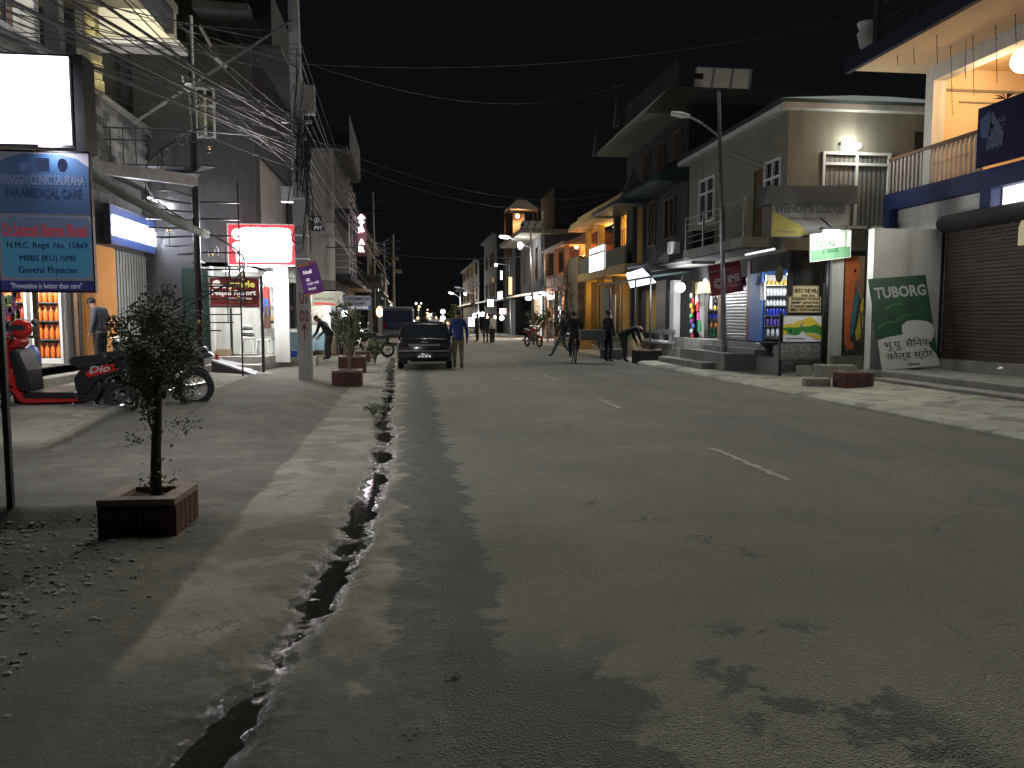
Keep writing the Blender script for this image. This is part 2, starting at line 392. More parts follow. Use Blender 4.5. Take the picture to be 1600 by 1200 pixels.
def ground_mat(name, kind):
    m = bpy.data.materials.new(name); m.use_nodes = True; nt = m.node_tree; b = nt.nodes['Principled BSDF']; N = nt.nodes.new; L = nt.links.new
    geo = N('ShaderNodeNewGeometry'); sep = N('ShaderNodeSeparateXYZ'); L(geo.outputs['Position'], sep.inputs[0])
    def nz(scale, det=8, rough=0.65, vec=None, dist=0.0):
        n = N('ShaderNodeTexNoise'); n.inputs['Scale'].default_value = scale; n.inputs['Detail'].default_value = det; n.inputs['Roughness'].default_value = rough
        n.inputs['Distortion'].default_value = dist
        L(vec or geo.outputs['Position'], n.inputs['Vector']); return n.outputs['Fac']
    def mr(i, a, b_, c=0.0, d=1.0):
        r = N('ShaderNodeMapRange'); r.inputs[1].default_value = a; r.inputs[2].default_value = b_; r.inputs[3].default_value = c; r.inputs[4].default_value = d
        L(i, r.inputs[0]); return r.outputs[0]
    def ma(op, a, b_=None):
        x = N('ShaderNodeMath'); x.operation = op
        for k, q in enumerate((a, b_)):
            if q is None: continue
            if isinstance(q, (int, float)): x.inputs[k].default_value = q
            else: L(q, x.inputs[k])
        return x.outputs[0]
    def mix(f, a, b_):
        x = N('ShaderNodeMix'); x.data_type = 'RGBA'
        if isinstance(f, (int, float)): x.inputs[0].default_value = f
        else: L(f, x.inputs[0])
        for k, q in ((6, a), (7, b_)):
            if isinstance(q, tuple): x.inputs[k].default_value = (*q, 1)
            else: L(q, x.inputs[k])
        return x.outputs[2]
    def gauss(src, c, w):     # soft band round a coordinate
        d = ma('ABSOLUTE', ma('SUBTRACT', src, c)); return mr(d, 0, w, 1, 0)
    def stretched(sx, sy):
        v = N('ShaderNodeVectorMath'); v.operation = 'MULTIPLY'; v.inputs[1].default_value = (sx, sy, 1); L(geo.outputs['Position'], v.inputs[0]); return v.outputs[0]
    X, Yc, Zc = sep.outputs[0], sep.outputs[1], sep.outputs[2]
    if kind == 'street':
        base = mix(mr(nz(0.55, 9, 0.7), 0.35, 0.65), (0.255, 0.243, 0.200), (0.175, 0.168, 0.140))
        base = mix(mr(nz(180, 2), 0.35, 0.7), base, mix(0.5, base, (0.05, 0.05, 0.048)))
        # dark bare wheel track across the far half and dusty margins
        tr = ma('MULTIPLY', gauss(X, 4.9, 2.2), mr(nz(0.7, 6, 0.6, stretched(1.2, 0.25)), 0.32, 0.6))
        base = mix(ma('MULTIPLY', tr, 0.55), base, (0.085, 0.085, 0.082))
        crack = N('ShaderNodeTexVoronoi'); crack.feature = 'DISTANCE_TO_EDGE'; crack.inputs['Scale'].default_value = 0.35; L(stretched(1, 0.8), crack.inputs['Vector'])
        cn = N('ShaderNodeVectorMath'); cn.operation = 'ADD'; n_ = N('ShaderNodeTexNoise'); n_.inputs['Scale'].default_value = 2.0; n_.inputs['Detail'].default_value = 6
        L(geo.outputs['Position'], n_.inputs['Vector']); L(stretched(1, 0.8), cn.inputs[0]); L(n_.outputs['Color'], cn.inputs[1]); L(cn.outputs[0], crack.inputs['Vector'])
        ck = ma('MULTIPLY', mr(crack.outputs['Distance'], 0.0, 0.006, 1, 0), mr(nz(0.8, 3), 0.5, 0.56))
        base = mix(ma('MULTIPLY', ck, 0.7), base, (0.04, 0.04, 0.04))
        sp = N('ShaderNodeTexVoronoi'); sp.inputs['Scale'].default_value = 26; L(geo.outputs['Position'], sp.inputs['Vector'])
        spk = mr(sp.outputs['Distance'], 0.03, 0.07, 1, 0)
        base = mix(ma('MULTIPLY', spk, mr(nz(9, 2), 0.55, 0.6)), base, (0.42, 0.41, 0.38))
        v = N('ShaderNodeTexVoronoi'); v.inputs['Scale'].default_value = 95; L(geo.outputs['Position'], v.inputs['Vector'])
        hgtv = ma('ADD', ma('MULTIPLY', v.outputs['Distance'], 0.9), ma('MULTIPLY', nz(14, 6), 0.9))
        baseR, hR = base, hgtv
        con = mix(mr(nz(0.9, 9, 0.7), 0.35, 0.65), (0.29, 0.272, 0.22), (0.17, 0.16, 0.13))
        dirt = mix(mr(nz(1.6, 9, 0.75), 0.35, 0.62), (0.175, 0.163, 0.135), (0.085, 0.079, 0.066))
        dirt = mix(mr(nz(60, 3), 0.4, 0.65), dirt, mix(0.5, dirt, (0.05, 0.046, 0.04)))
        e = ma('ADD', X, ma('MULTIPLY', ma('SUBTRACT', nz(1.2, 6), 0.5), 0.22))
        isd = mr(e, -1.34, -1.29, 1, 0)
        base = mix(isd, con, dirt)
        fore = ma('MULTIPLY', mr(X, -4.10, -4.03, 1, 0), mr(Yc, 9.0, 9.4)); base = mix(fore, base, mix(mr(nz(0.8, 8), 0.35, 0.65), (0.30, 0.28, 0.235), (0.19, 0.18, 0.15)))
        edge = ma('MULTIPLY', mr(ma('ABSOLUTE', ma('SUBTRACT', ma('ADD', X, ma('MULTIPLY', ma('SUBTRACT', nz(3, 4), 0.5), 0.06)), -4.03)), 0.0, 0.03, 1, 0), mr(Yc, 9, 9.4))
        base = mix(ma('MULTIPLY', edge, 0.8), base, (0.04, 0.038, 0.032))
        # stains in the apron
        st = mr(nz(1.05, 8, 0.66, None, 0.4), 0.48, 0.54); base = mix(ma('MULTIPLY', st, 0.5), base, (0.085, 0.08, 0.07))
        gl = mr(Zc, -0.008, -0.028, 0, 1)
        wet = ma('MULTIPLY', gl, mr(X, -1.25, -1.1)); wet = ma('MULTIPLY', wet, mr(X, 0.35, 0.3, 0, 1))
        base = mix(ma('MULTIPLY', wet, 0.8), base, (0.055, 0.052, 0.045))
        # gravel pit soil
        pit = mr(Zc, -0.07, -0.10, 0, 1); pit = ma('MULTIPLY', pit, mr(X, -1.5, -1.7, 0, 1))
        base = mix(pit, base, (0.07, 0.064, 0.056))
        rough = mr(wet, 0, 1, 0.92, 0.15)
        hgtv = ma('ADD', ma('MULTIPLY', nz(32, 8, 0.75), 1.0), ma('MULTIPLY', nz(7, 6), 1.2)); bst, bd = 1.0, 0.022
        crack = N('ShaderNodeTexVoronoi'); crack.feature = 'DISTANCE_TO_EDGE'; crack.inputs['Scale'].default_value = 0.8
        cn = N('ShaderNodeVectorMath'); cn.operation = 'ADD'; n_ = N('ShaderNodeTexNoise'); n_.inputs['Scale'].default_value = 3.0; n_.inputs['Detail'].default_value = 6
        L(geo.outputs['Position'], n_.inputs['Vector']); L(geo.outputs['Position'], cn.inputs[0]); L(n_.outputs['Color'], cn.inputs[1]); L(cn.outputs[0], crack.inputs['Vector'])
        ck = ma('MULTIPLY', mr(crack.outputs['Distance'], 0.0, 0.010, 1, 0), mr(nz(0.7, 3), 0.48, 0.54)); base = mix(ma('MULTIPLY', ck, 0.75), base, (0.04, 0.037, 0.03))
        baseL, roughL, hL = base, rough, hgtv
        isr = mr(ma('ADD', X, ma('MULTIPLY', ma('SUBTRACT', nz(1.1, 7, 0.6), 0.5), 0.5)), 0.0, 0.2)
        base = mix(isr, baseL, baseR)
        # damp oily strip along the gutter side, ragged edge
        rag = ma('ADD', gauss(X, 0.16, 0.66), ma('MULTIPLY', ma('SUBTRACT', nz(1.6, 7, 0.62, stretched(0.8, 1.9)), 0.5), 1.3))
        wet = mr(rag, 0.53, 0.62)
        wet = ma('MULTIPLY', ma('MULTIPLY', wet, mr(X, 1.3, 0.8)), mr(X, -0.28, -0.12))
        near = mr(Yc, 3.9, 3.2)       # larger dark patch right at the viewer's feet
        rag2 = ma('MULTIPLY', near, mr(ma('ADD', nz(0.9, 7, 0.6), ma('MULTIPLY', mr(X, 3.4, 0.6), 0.20)), 0.585, 0.615))
        rag2 = ma('MULTIPLY', rag2, mr(ma('ADD', X, ma('MULTIPLY', ma('SUBTRACT', nz(2.0, 6), 0.5), 1.5)), 1.0, 0.85))
        wet = ma('MAXIMUM', wet, rag2)
        wet = ma('MAXIMUM', wet, ma('MULTIPLY', ma('MULTIPLY', mr(Yc, 3.75, 3.6), mr(nz(1.7, 8, 0.65), 0.54, 0.57)), ma('MULTIPLY', mr(X, 1.15, 1.3), mr(X, 2.1, 1.9))))
        base = mix(ma('MULTIPLY', wet, 0.9), base, (0.050, 0.048, 0.044))
        rough = ma('SUBTRACT', roughL, ma('MULTIPLY', wet, 0.22))
        hx = N('ShaderNodeMix'); hx.data_type = 'FLOAT'; L(isr, hx.inputs[0]); L(hL, hx.inputs[2]); L(hR, hx.inputs[3]); hgtv = hx.outputs[0]; bst, bd = 1.0, 0.018
    else:
        base = mix(mr(nz(0.8, 9, 0.7), 0.35, 0.65), (0.46, 0.45, 0.38), (0.27, 0.26, 0.215))
        st = mr(nz(1.3, 8, 0.62), 0.53, 0.6); base = mix(ma('MULTIPLY', st, 0.6), base, (0.10, 0.095, 0.085))
        wet = ma('MULTIPLY', mr(Zc, -0.005, -0.03, 0, 1), mr(Yc, 13, 15)); base = mix(mr(Zc, 0.0, -0.02, 0, 0.8), base, (0.07, 0.068, 0.06))
        rough = mr(wet, 0, 1, 0.92, 0.3)
        hgtv = nz(18, 8, 0.7); bst, bd = 0.5, 0.02
        crack = N('ShaderNodeTexVoronoi'); crack.feature = 'DISTANCE_TO_EDGE'; crack.inputs['Scale'].default_value = 0.55
        cn = N('ShaderNodeVectorMath'); cn.operation = 'ADD'; n_ = N('ShaderNodeTexNoise'); n_.inputs['Scale'].default_value = 2.0; n_.inputs['Detail'].default_value = 6
        L(geo.outputs['Position'], n_.inputs['Vector']); L(geo.outputs['Position'], cn.inputs[0]); L(n_.outputs['Color'], cn.inputs[1]); L(cn.outputs[0], crack.inputs['Vector'])
        ck = mr(crack.outputs['Distance'], 0.0, 0.012, 1, 0); base = mix(ma('MULTIPLY', ck, 0.6), base, (0.05, 0.048, 0.04))
    L(base, b.inputs['Base Color']); L(rough, b.inputs['Roughness']); b.inputs['Specular IOR Level'].default_value = 0.4
    bp = N('ShaderNodeBump'); bp.inputs['Strength'].default_value = bst; bp.inputs['Distance'].default_value = bd; L(hgtv, bp.inputs['Height']); L(bp.outputs[0], b.inputs['Normal'])
    return m
XL = np.concatenate([np.arange(-14, -4.4, 0.6), np.arange(-4.4, -3.9, 0.04), np.arange(-3.9, -1.0, 0.08), np.arange(-1.0, 0.1, 0.014), np.arange(0.1, 0.4001, 0.03)])
XL[-1] = 0.4
STREET = ground_mat('street_surface', 'street')
terrain('pavement', XL, STREET)
YR = np.concatenate([np.arange(1.2, 8.0, 0.06), np.arange(8, 30, 0.3), np.arange(30, 241, 3.0)])
def edge_row(name, xs, m, ys): return terrain(name, xs, m, ys)
XR = np.concatenate([np.arange(0.4, 1.3, 0.06), np.arange(1.3, 7.5, 0.31), [7.5]])
terrain('road', XR, STREET)
terrain('pavement', np.concatenate([np.arange(7.5, 8.1, 0.04), np.arange(8.1, 10.6, 0.12), np.arange(10.6, 20, 1.2)]), ground_mat('right_ground', 'right'))
gm_ = MB(); gm_.box(-400, -60, -0.6, 400, 900, -0.25); struct(gm_.obj('ground', mat('far_earth', (0.08, 0.075, 0.06), 0.95, var=0.4, vs=0.2)))
# behind the viewer the same street goes on
bk = MB(); bk.quad((0.3, -40, -0.012), (7.6, -40, -0.012), (7.6, 1.3, -0.012), (0.3, 1.3, -0.012)); struct(bk.obj('road', mat('asphalt_plain', (0.15, 0.145, 0.13), 0.9, var=0.3, vs=0.6, bump=0.4, bs=60)))
bk = MB(); bk.quad((-14, -40, -0.03), (0.3, -40, -0.03), (0.3, 1.3, -0.03), (-14, 1.3, -0.03)); bk.quad((7.6, -40, -0.03), (20, -40, -0.03), (20, 1.3, -0.03), (7.6, 1.3, -0.03)); struct(bk.obj('pavement', M['concrete']))

# water lying in the two gutters
wm = bpy.data.materials.new('gutter_water'); wm.use_nodes = True
wb_ = wm.node_tree.nodes['Principled BSDF']; wb_.inputs['Base Color'].default_value = (0.016, 0.015, 0.012, 1); wb_.inputs['Roughness'].default_value = 0.04; wb_.inputs['Specular IOR Level'].default_value = 0.55
n_ = wm.node_tree.nodes.new('ShaderNodeTexNoise'); n_.inputs['Scale'].default_value = 14; n_.inputs['Detail'].default_value = 3
g_ = wm.node_tree.nodes.new('ShaderNodeNewGeometry'); wm.node_tree.links.new(g_.outputs['Position'], n_.inputs['Vector'])
b_ = wm.node_tree.nodes.new('ShaderNodeBump'); b_.inputs['Strength'].default_value = 0.06; b_.inputs['Distance'].default_value = 0.01
wm.node_tree.links.new(n_.outputs['Fac'], b_.inputs['Height']); wm.node_tree.links.new(b_.outputs[0], wb_.inputs['Normal'])
w = MB(); ys = np.arange(2.2, 26, 0.25)
for i in range(len(ys)-1):
    a, b = float(ys[i]), float(ys[i+1]); za = zb = -0.043
    w.quad((gutter_x(a)-0.42, a, za), (gutter_x(a)+0.42, a, za), (gutter_x(b)+0.42, b, zb), (gutter_x(b)-0.42, b, zb))
struct(w.obj('water', wm, smooth=True))
w = MB(); w.quad((7.45, 15.5, -0.026), (7.85, 15.5, -0.026), (7.85, 27, -0.026), (7.45, 27, -0.026)); struct(w.obj('water', wm))

# worn centre-line dashes: slivers of old white paint, slightly proud of the asphalt
paint = mat('worn_road_paint', (0.33, 0.32, 0.28), 0.9, var=0.5, vs=7, col2=(0.17, 0.163, 0.14), bump=0.4)
for k, (ya, yb) in enumerate(((6.86, 8.72), (12.78, 14.32), (18.6, 20.4), (25, 26.8), (31.5, 33.3), (38, 39.8))):
    mb = MB(); random.seed(20+k)
    xs_ = 3.46
    n = 14
    for i in range(n):
        y0 = ya+(yb-ya)*i/n; y1 = ya+(yb-ya)*(i+1)/n
        a = xs_-0.05+random.uniform(-.01, .035); b = xs_+0.05+random.uniform(-.035, .01)
        z = lambda x, y: hgt(x, y)+0.006
        mb.quad((a, y0, z(a, y0)), (b, y0, z(b, y0)), (b, y1, z(b, y1)), (a, y1, z(a, y1)))
    struct(mb.obj('road_marking', paint))

# loose stones in the pit and grit along the gutter
def stones(name, n, place, m, rmin, rmax, seed):
    random.seed(seed); mb = MB()
    for _ in range(n):
        x, y = place(); r = rmin+(rmax-rmin)*random.random()**4; z = hgt(x, y)
        o = len(mb.v); mb.ball((0, 0, 0), (r*random.uniform(.8, 1.4), r*random.uniform(.7, 1.1), r*random.uniform(.35, .6)), 5, 4)
        R = Matrix.Translation((x, y, z+r*0.15)) @ Matrix.Rotation(random.uniform(0, 6.28), 4, 'Z')
        for i in range(o, len(mb.v)):
            v = R @ (Vector(mb.v[i])*random.uniform(.85, 1.12)); mb.v[i] = tuple(v)
    return stuff(mb.obj(name, m))
st_m = mat('stone', (0.23, 0.22, 0.20), 0.85, var=0.6, vs=9)
def p_pit():
    while True:
        x = random.uniform(-4.6, -1.35); y = random.uniform(2.6, 6.6)
        if random.random() < 1-max(0, (x+2.1))*1.5: return x, y
stones('gravel', 4200, p_pit, st_m, 0.005, 0.030, 3)
stones('gravel', 1800, lambda: (0.02+random.gauss(0.1, 0.14), 2.3+random.random()**1.5*9), mat('grit', (0.16, 0.155, 0.145), 0.9, var=0.5, vs=12), 0.002, 0.009, 4)
stones('gravel', 700, lambda: (random.uniform(-4.0, -0.8), random.uniform(2.2, 15)), mat('dust_stone', (0.17, 0.16, 0.14), 0.9, var=0.5, vs=12), 0.003, 0.010, 5)
stones('gravel', 500, lambda: (random.uniform(1, 7.4), random.uniform(2.2, 20)), mat('road_grit', (0.2, 0.19, 0.17), 0.9, var=0.5, vs=12), 0.002, 0.008, 6)
# dead leaf and scraps on the road
lf = MB(); random.seed(9)
c0 = G(712, 1062)
for k in range(5):
    a = random.uniform(0, 6.28); p = c0+Vector((random.uniform(-.03, .03), random.uniform(-.03, .03), 0.01)); L_ = random.uniform(.03, .05)
    u = Vector((math.cos(a), math.sin(a), random.uniform(.1, .5))); v = Vector((-math.sin(a), math.cos(a), random.uniform(-.2, .5)))
    lf.add([p, p+u*L_*.5+v*.014, p+u*L_, p+u*L_*.5-v*.014], [(0, 1, 2, 3)])
tag(lf.obj('dead_leaf', mat('dead_leaf', (0.07, 0.055, 0.035), 0.9, var=0.4, vs=20)), 'crumpled dead leaf on the dark wet asphalt near the gutter', 'leaf')
for (px, py, s, lab) in ((1562, 577, .09, 'scrap of white paper on the porch before the brown shutter'), (143, 678, .05, 'small white scrap of paper lying near the parked scooter')):
    p = G(px, py, 0.62 if px > 1000 else 0.07); mb = MB(); mb.add([p, p+Vector((s, .01, .02)), p+Vector((s*.9, s, .05)), p+Vector((.01, s, .01))], [(0, 1, 2, 3)])
    tag(mb.obj('paper_scrap', M['white_paint']), lab, 'litter')
# ================================================================== LIT MATERIALS
LED = lit('led_white', (0.86, 0.90, 1.0), 5)
LED_S = lit('led_sign_glow', (0.90, 0.91, 1.0), 9)
TUBE = lit('tube_white', (0.93, 0.97, 1.0), 6)
BULB = lit('bulb_white', (0.95, 0.97, 1.0), 8)
BULB_W = lit('bulb_warm', (1.0, 0.50, 0.18), 2.2)
PANEW = lit('lit_window_white', (0.85, 0.93, 1.0), 1.0)
PANEY = lit('lit_window_amber', (1.0, 0.50, 0.13), 0.8)

# ================================================================== LEFT: corner shop building (A), street side at x = -7.5
A = thing('shop_building', 'grey corner shop building with stone tiled parapet, lit soffit and orange doorway pillar', 'building')
XA = -7.5
mb = MB()
grid_wall(mb, 'x', XA, -0.25, 8.0, 24.0, 0.0, 5.1, holes=[(14.6, 19.5, 0.5, 3.2), (9.0, 13.8, 0.5, 3.0)])
mb.obj('wall', M['plaster_grey'], A)
mb = MB(); mb.box(XA-4, 8, 0, XA-0.25, 14.2, 0.5); mb.box(XA-2.6, 14.2, 0.0, XA, 19.6, 0.48); mb.obj('floor', M['concrete_pale'], A)
for i, (d, z) in enumerate(((0.75, 0.16), (0.38, 0.33))):
    mb = MB(); mb.box(XA, 13.6, 0, XA+d, 20.4, z); mb.obj('step', M['concrete_pale'], A)
mb = MB(); mb.box(XA-2.6, 14.2, 0.5, XA-2.5, 19.6, 3.25); mb.box(XA-2.5, 19.55, 0.5, XA-0.25, 19.65, 3.25); mb.box(XA-2.5, 14.2, 0.5, XA-.25, 14.3, 3.25); mb.obj('inner_wall', M['plaster_white'], A)
mb = MB(); mb.box(XA-2.6, 14.2, 3.25, XA-0.25, 19.6, 3.35); mb.obj('shop_ceiling', M['plaster_white'], A)
mb = MB(); mb.box(XA-0.02, 19.52, 0.48, XA+0.06, 21.55, 3.28); mb.obj('orange_pillar', M['plaster_orange'], A)
for y in (17.2, 19.2):
    mb = MB(); mb.box(XA-0.05, y, 0.5, XA+0.03, y+0.09, 3.2); mb.obj('door_post', M['wood'], A)
# corrugated grey metal sheet front beside the pillar
mb = MB()
for i in range(22): mb.box(XA+0.004, 21.62+i*0.108, 0.3, XA+(0.05 if i % 2 else 0.03), 21.62+i*0.108+0.104, 3.25)
stuff(mb.obj('metal_sheet', mat('grey_sheet', (0.36, 0.36, 0.35), 0.5, metal=0.3, var=0.3, vs=2, streak=0.5), A))
# first-floor tiled parapet: each stone tile proud of its joint
mb = MB(); mb.box(-7.44, 15, 5.1, -7.30, 24, 6.72); mb.obj('parapet', M['plaster_dark'], A)
mb = MB(); mb.box(-7.52, 15, 6.72, -7.16, 24, 6.84); mb.obj('coping', M['concrete'], A)
tm = [mat('stone_tile_%s' % n, c, 0.7, var=0.25, vs=5, bump=0.2) for n, c in (('mid', (0.21, 0.205, 0.20)), ('light', (0.30, 0.295, 0.285)), ('dark', (0.13, 0.13, 0.13)))]
random.seed(5)
base_t = {}
for r in range(8):
    y = 15.0+(0.2 if r % 2 else 0); z = 5.14+r*0.196
    while y < 23.5:
        mi = random.choice((0, 0, 1, 2))
        if mi not in base_t:
            t = MB(); t.box(-7.3, 0, 0, -7.26, 0.42, 0.185); base_t[mi] = t.obj('tile', tm[mi], A); base_t[mi].location = (random.uniform(0, .012), y, z)
        else: inst(base_t[mi], (random.uniform(0, .012), y, z))
        y += 0.435
# white painted upper floor with windows behind the dark column
mb = MB(); grid_wall(mb, 'x', -7.7, -0.2, 11.0, 18.5, 6.84, 9.3, holes=[(14.9, 15.8, 7.1, 8.0), (16.2, 17.2, 7.1, 8.0)]); mb.obj('upper_wall', M['plaster_white'], A)
for u in ((14.9, 15.8), (16.2, 17.2)): window(A, 'x', -7.7, 1, u[0], u[1], 7.1, 8.0, M['wood'], M['glass'], 2)
mb = MB(); mb.box(-7.55, 18.35, 6.84, -7.25, 18.62, 9.3); mb.obj('column', M['plaster_dark'], A)
# deep roof slab: ceiling, lit downstand beams, soffit lip
mb = MB(); mb.box(-9.0, 11, 8.62, -5.3, 20.1, 8.80); mb.obj('roof_slab', M['plaster_cream'], A)
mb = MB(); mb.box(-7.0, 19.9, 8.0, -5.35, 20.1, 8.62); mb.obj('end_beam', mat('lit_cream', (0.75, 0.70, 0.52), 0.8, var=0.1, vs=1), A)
mb = MB(); mb.box(-7.2, 19.7, 7.78, -5.2, 20.45, 7.90); mb.obj('soffit_lip', M['plaster_white'], A)
mb = MB(); mb.box(-5.52, 11, 8.1, -5.35, 19.9, 8.62); mb.obj('edge_beam', M['plaster_grey'], A)
mb = MB(); mb.box(-9.0, 20.4, 6.84, -7.7, 23.9, 9.6); mb.box(-9.0, 23.0, 0, -7.6, 23.9, 9.6); mb.obj('rear_wall', M['plaster_dark'], A)
# turned ornamental column
pc = AX(152, 160, -7.25)
mb = MB(); pr = [(.17, 6.84), (.17, 7.05), (.13, 7.1), (.14, 7.35), (.18, 7.42), (.12, 7.5), (.15, 7.62), (.15, 7.7), (.11, 7.76), (.13, 7.95), (.19, 8.02), (.22, 8.1), (.22, 8.62)]
mb.lathe(pr, (-7.25, pc.y, 0), 14); mb.obj('ornamental_column', mat('yellow_stucco', (0.72, 0.62, 0.28), 0.8, var=0.1, vs=4, bump=0.4, bs=20), A, smooth=True)
L1 = thing('soffit_lamp', 'small round white lamp on the soffit of the corner building roof', 'lamp')
lp = AY(199, 29, 18.6); lp.z = 8.56; mb = MB(); mb.lathe([(.05, -.05), (.08, -.03), (.08, 0.05)], lp, 10); mb.obj('lamp_glass', BULB, L1)
point('soffit_light', lp-Vector((0, 0, .15)), 32, (1, 0.94, 0.78), 0.05, L1)
point('terrace_light', (-6.9, 15.6, 8.0), 60, (0.85, 0.92, 1.0), 0.1, L1)
L1b = thing('balcony_lamp', 'bare tube lamp lighting the white upper wall behind the dark column', 'lamp')
mb = MB(); mb.box(-7.66, 15.85, 8.3, -7.60, 16.15, 8.36); mb.obj('tube', TUBE, L1b)
point('column_light', (-6.9, 20.9, 8.3), 18, (1, 0.93, 0.6), 0.06, L1b)

# LED name board of the shop
S = thing('shop_fascia_sign', 'blue fascia board with blown-out white LED letters over the corrugated shop front', 'sign')
B = Board((XA+0.32, 20.6, 3.34), Y_, Z_, 4.4, 0.92, S)
B.panel(M['sign_blue'], 0.12, 'board'); B.frame(M['iron'], 0.03, th=0.16)
B.text('SAURAHA PHARMACY', 0.02, 0.22, 0.86, 0.55, LED, lift=0.03, bold=0.03)
B.poly([(0.90, .15), (0.925, .15), (0.94, .62), (.985, .62), (.985, .70), (.89, .70), (.89, .62), (.905, .62)], LED, 'cup_symbol', lift=0.03)
hb = MB(); hb.tube([B.pt(.925, .72, .03), B.pt(.92, .9, .03), B.pt(.95, .97, .03), B.pt(.975, .88, .03), B.pt(.97, .72, .03)], 0.018, 5); hb.obj('snake_symbol', LED, S)
area('fascia_glow', B.pt(.45, .5, .25), (1, 0, -0.3), 24, (0.88, 0.92, 1.0), 3.6, 0.6, S)
# long tube lamp over the awning gap
T = thing('tube_lamp', 'white tube lamp under the beam above the rolled awning', 'lamp')
mb = MB(); p, q = AX(232, 309, -6.9), AX(276, 326, -6.9); mb.tube([p, q], 0.03, 8); mb.obj('tube', TUBE, T); point('tube_light', (p+q)/2+Vector((.15, 0, -.1)), 9, (0.95, 0.98, 1), 0.1, T)
# rolled green awning and the deep steel beam
W = thing('rolled_awning', 'rolled up grey green canvas awning hanging above the LED sign', 'awning')
p0, p1 = AY(120, 258, 15.5), AY(322, 366, 21.0)
mb = MB(); pts = [p0.lerp(p1, t)+Vector((0, 0, -0.10*math.sin(PI*t))) for t in np.linspace(0, 1, 14)]
mb.tube(pts, [0.10+0.015*math.sin(i*2.1) for i in range(14)], 10); mb.obj('canvas', mat('green_canvas', (0.11, 0.14, 0.11), 0.8, var=0.35, vs=6, bump=0.3, bs=20), W, smooth=True)
mb = MB(); mb.quad(p0+Vector((0, 0, -.1)), p1+Vector((0, 0, -.1)), p1+Vector((-.5, .6, .35)), p0+Vector((-1.2, 1.2, 0.1))); mb.obj('awning_sheet', mat('green_canvas', (0.11, 0.14, 0.11)), W)
W = thing('steel_beam', 'grey painted steel beam running out to the spiral staircase post', 'beam')
p0, p1 = AY(60, 248, 15.0), AY(309, 282, 20.4)
mb = MB(); mb.hexa([p0+Vector((0, 0, -.12)), p1+Vector((0, 0, -.13)), p1+Vector((-.12, .1, -.13)), p0+Vector((-.12, .1, -.12))], [p0+Vector((0, 0, .12)), p1+Vector((0, 0, .13)), p1+Vector((-.12, .1, .13)), p0+Vector((-.12, .1, .12))]); mb.obj('beam', M['steel'], W)

# ---- drinks fridges with bottles behind the open shop front
def bottle_mesh(h, r, cap=True):
    b = MB(); b.lathe([(r*.92, 0), (r, h*.05), (r, h*.55), (r*.75, h*.68), (r*.32, h*.82), (r*.32, h*.97), (r*.36, h*.97), (r*.36, h)], n=8); return b
def bottles(label, group, m, h, r, spots, capm=None):
    """one bottle per spot; all share one mesh; top-level"""
    first = None
    for p in spots:
        if first is None: first = bottle_mesh(h, r).obj('bottle', m, None, smooth=True); first.location = p; tag(first, label, 'bottle', group)
        else: inst(first, p)
soda_o = mat('orange_soda', (0.85, 0.22, 0.05), 0.15, emit=(0.9, 0.2, 0.04), es=0.0, spec=0.6)
cola = mat('cola', (0.05, 0.012, 0.008), 0.12, spec=0.6); cola_r = mat('red_label_cola', (0.45, 0.04, 0.03), 0.3)
clearb = mat('clear_bottle', (0.55, 0.6, 0.62), 0.12, spec=0.6); lemon = mat('lemon_soda', (0.55, 0.62, 0.08), 0.2)
def fridge(label, x0, x1, rows):
    f = thing('drinks_fridge', label, 'fridge')
    y0, y1 = 18.95, 19.5
    mb = MB(); mb.box(x0, y1-.04, .5, x1, y1, 2.75); mb.box(x0, y0, .5, x0+.05, y1-.04, 2.75); mb.box(x1-.05, y0, .5, x1, y1-.04, 2.75); mb.box(x0+.05, y0, 2.70, x1-.05, y1-.04, 2.75); mb.box(x0+.05, y0, .5, x1-.05, y1-.04, .62)
    mb.obj('cabinet', M['white_paint'], f)
    mb = MB(); mb.box(x0+.08, y0+.02, 2.6, x1-.08, y0+.06, 2.68); mb.obj('fridge_light', lit('fridge_light', (1, .97, .92), 5), f)
    for r, (m, lb, h, rad) in enumerate(rows):
        z = .63+r*.415
        s = MB(); s.box(x0+.05, y0+.02, z-.02, x1-.05, y1-.04, z); s.obj('shelf', M['steel'], f)
        n = int((x1-x0-.12)/(rad*2.5)); sp = []
        for i in range(n):
            for q in range(2): sp.append((x0+.08+(i+.5)*(x1-x0-.16)/n, y0+.12+q*.16, z+.001))
        bottles(lb, 'bottles in the left shop fridges', m, h, rad, sp)
    return f
fridge('tall lit drinks fridge full of orange soda nearest the orange pillar', -8.36, -7.72,
       [(soda_o, 'orange soda bottle on the lowest shelf of the fridge by the pillar', .33, .05), (soda_o, 'orange soda bottle on the second shelf of the fridge by the pillar', .33, .05),
        (soda_o, 'orange soda bottle on the third shelf of the fridge by the pillar', .33, .05), (soda_o, 'orange soda bottle on the fourth shelf of the fridge by the pillar', .3, .05), (clearb, 'clear water bottle on the top shelf of the fridge by the pillar', .26, .045)])
fridge('lit drinks fridge with dark cola and mixed bottles left of the soda fridge', -9.35, -8.45,
       [(soda_o, 'orange soda bottle on the lowest shelf of the cola fridge', .33, .05), (cola, 'dark cola bottle on the second shelf of the cola fridge', .33, .05),
        (cola_r, 'red labelled cola bottle on the third shelf of the cola fridge', .33, .05), (soda_o, 'orange soda bottle on the fourth shelf of the cola fridge', .3, .05), (lemon, 'green yellow soda bottle on the top shelf of the cola fridge', .28, .045)])
L2 = thing('shop_ceiling_lamp', 'white ceiling tube inside the soda shop on the left', 'lamp')
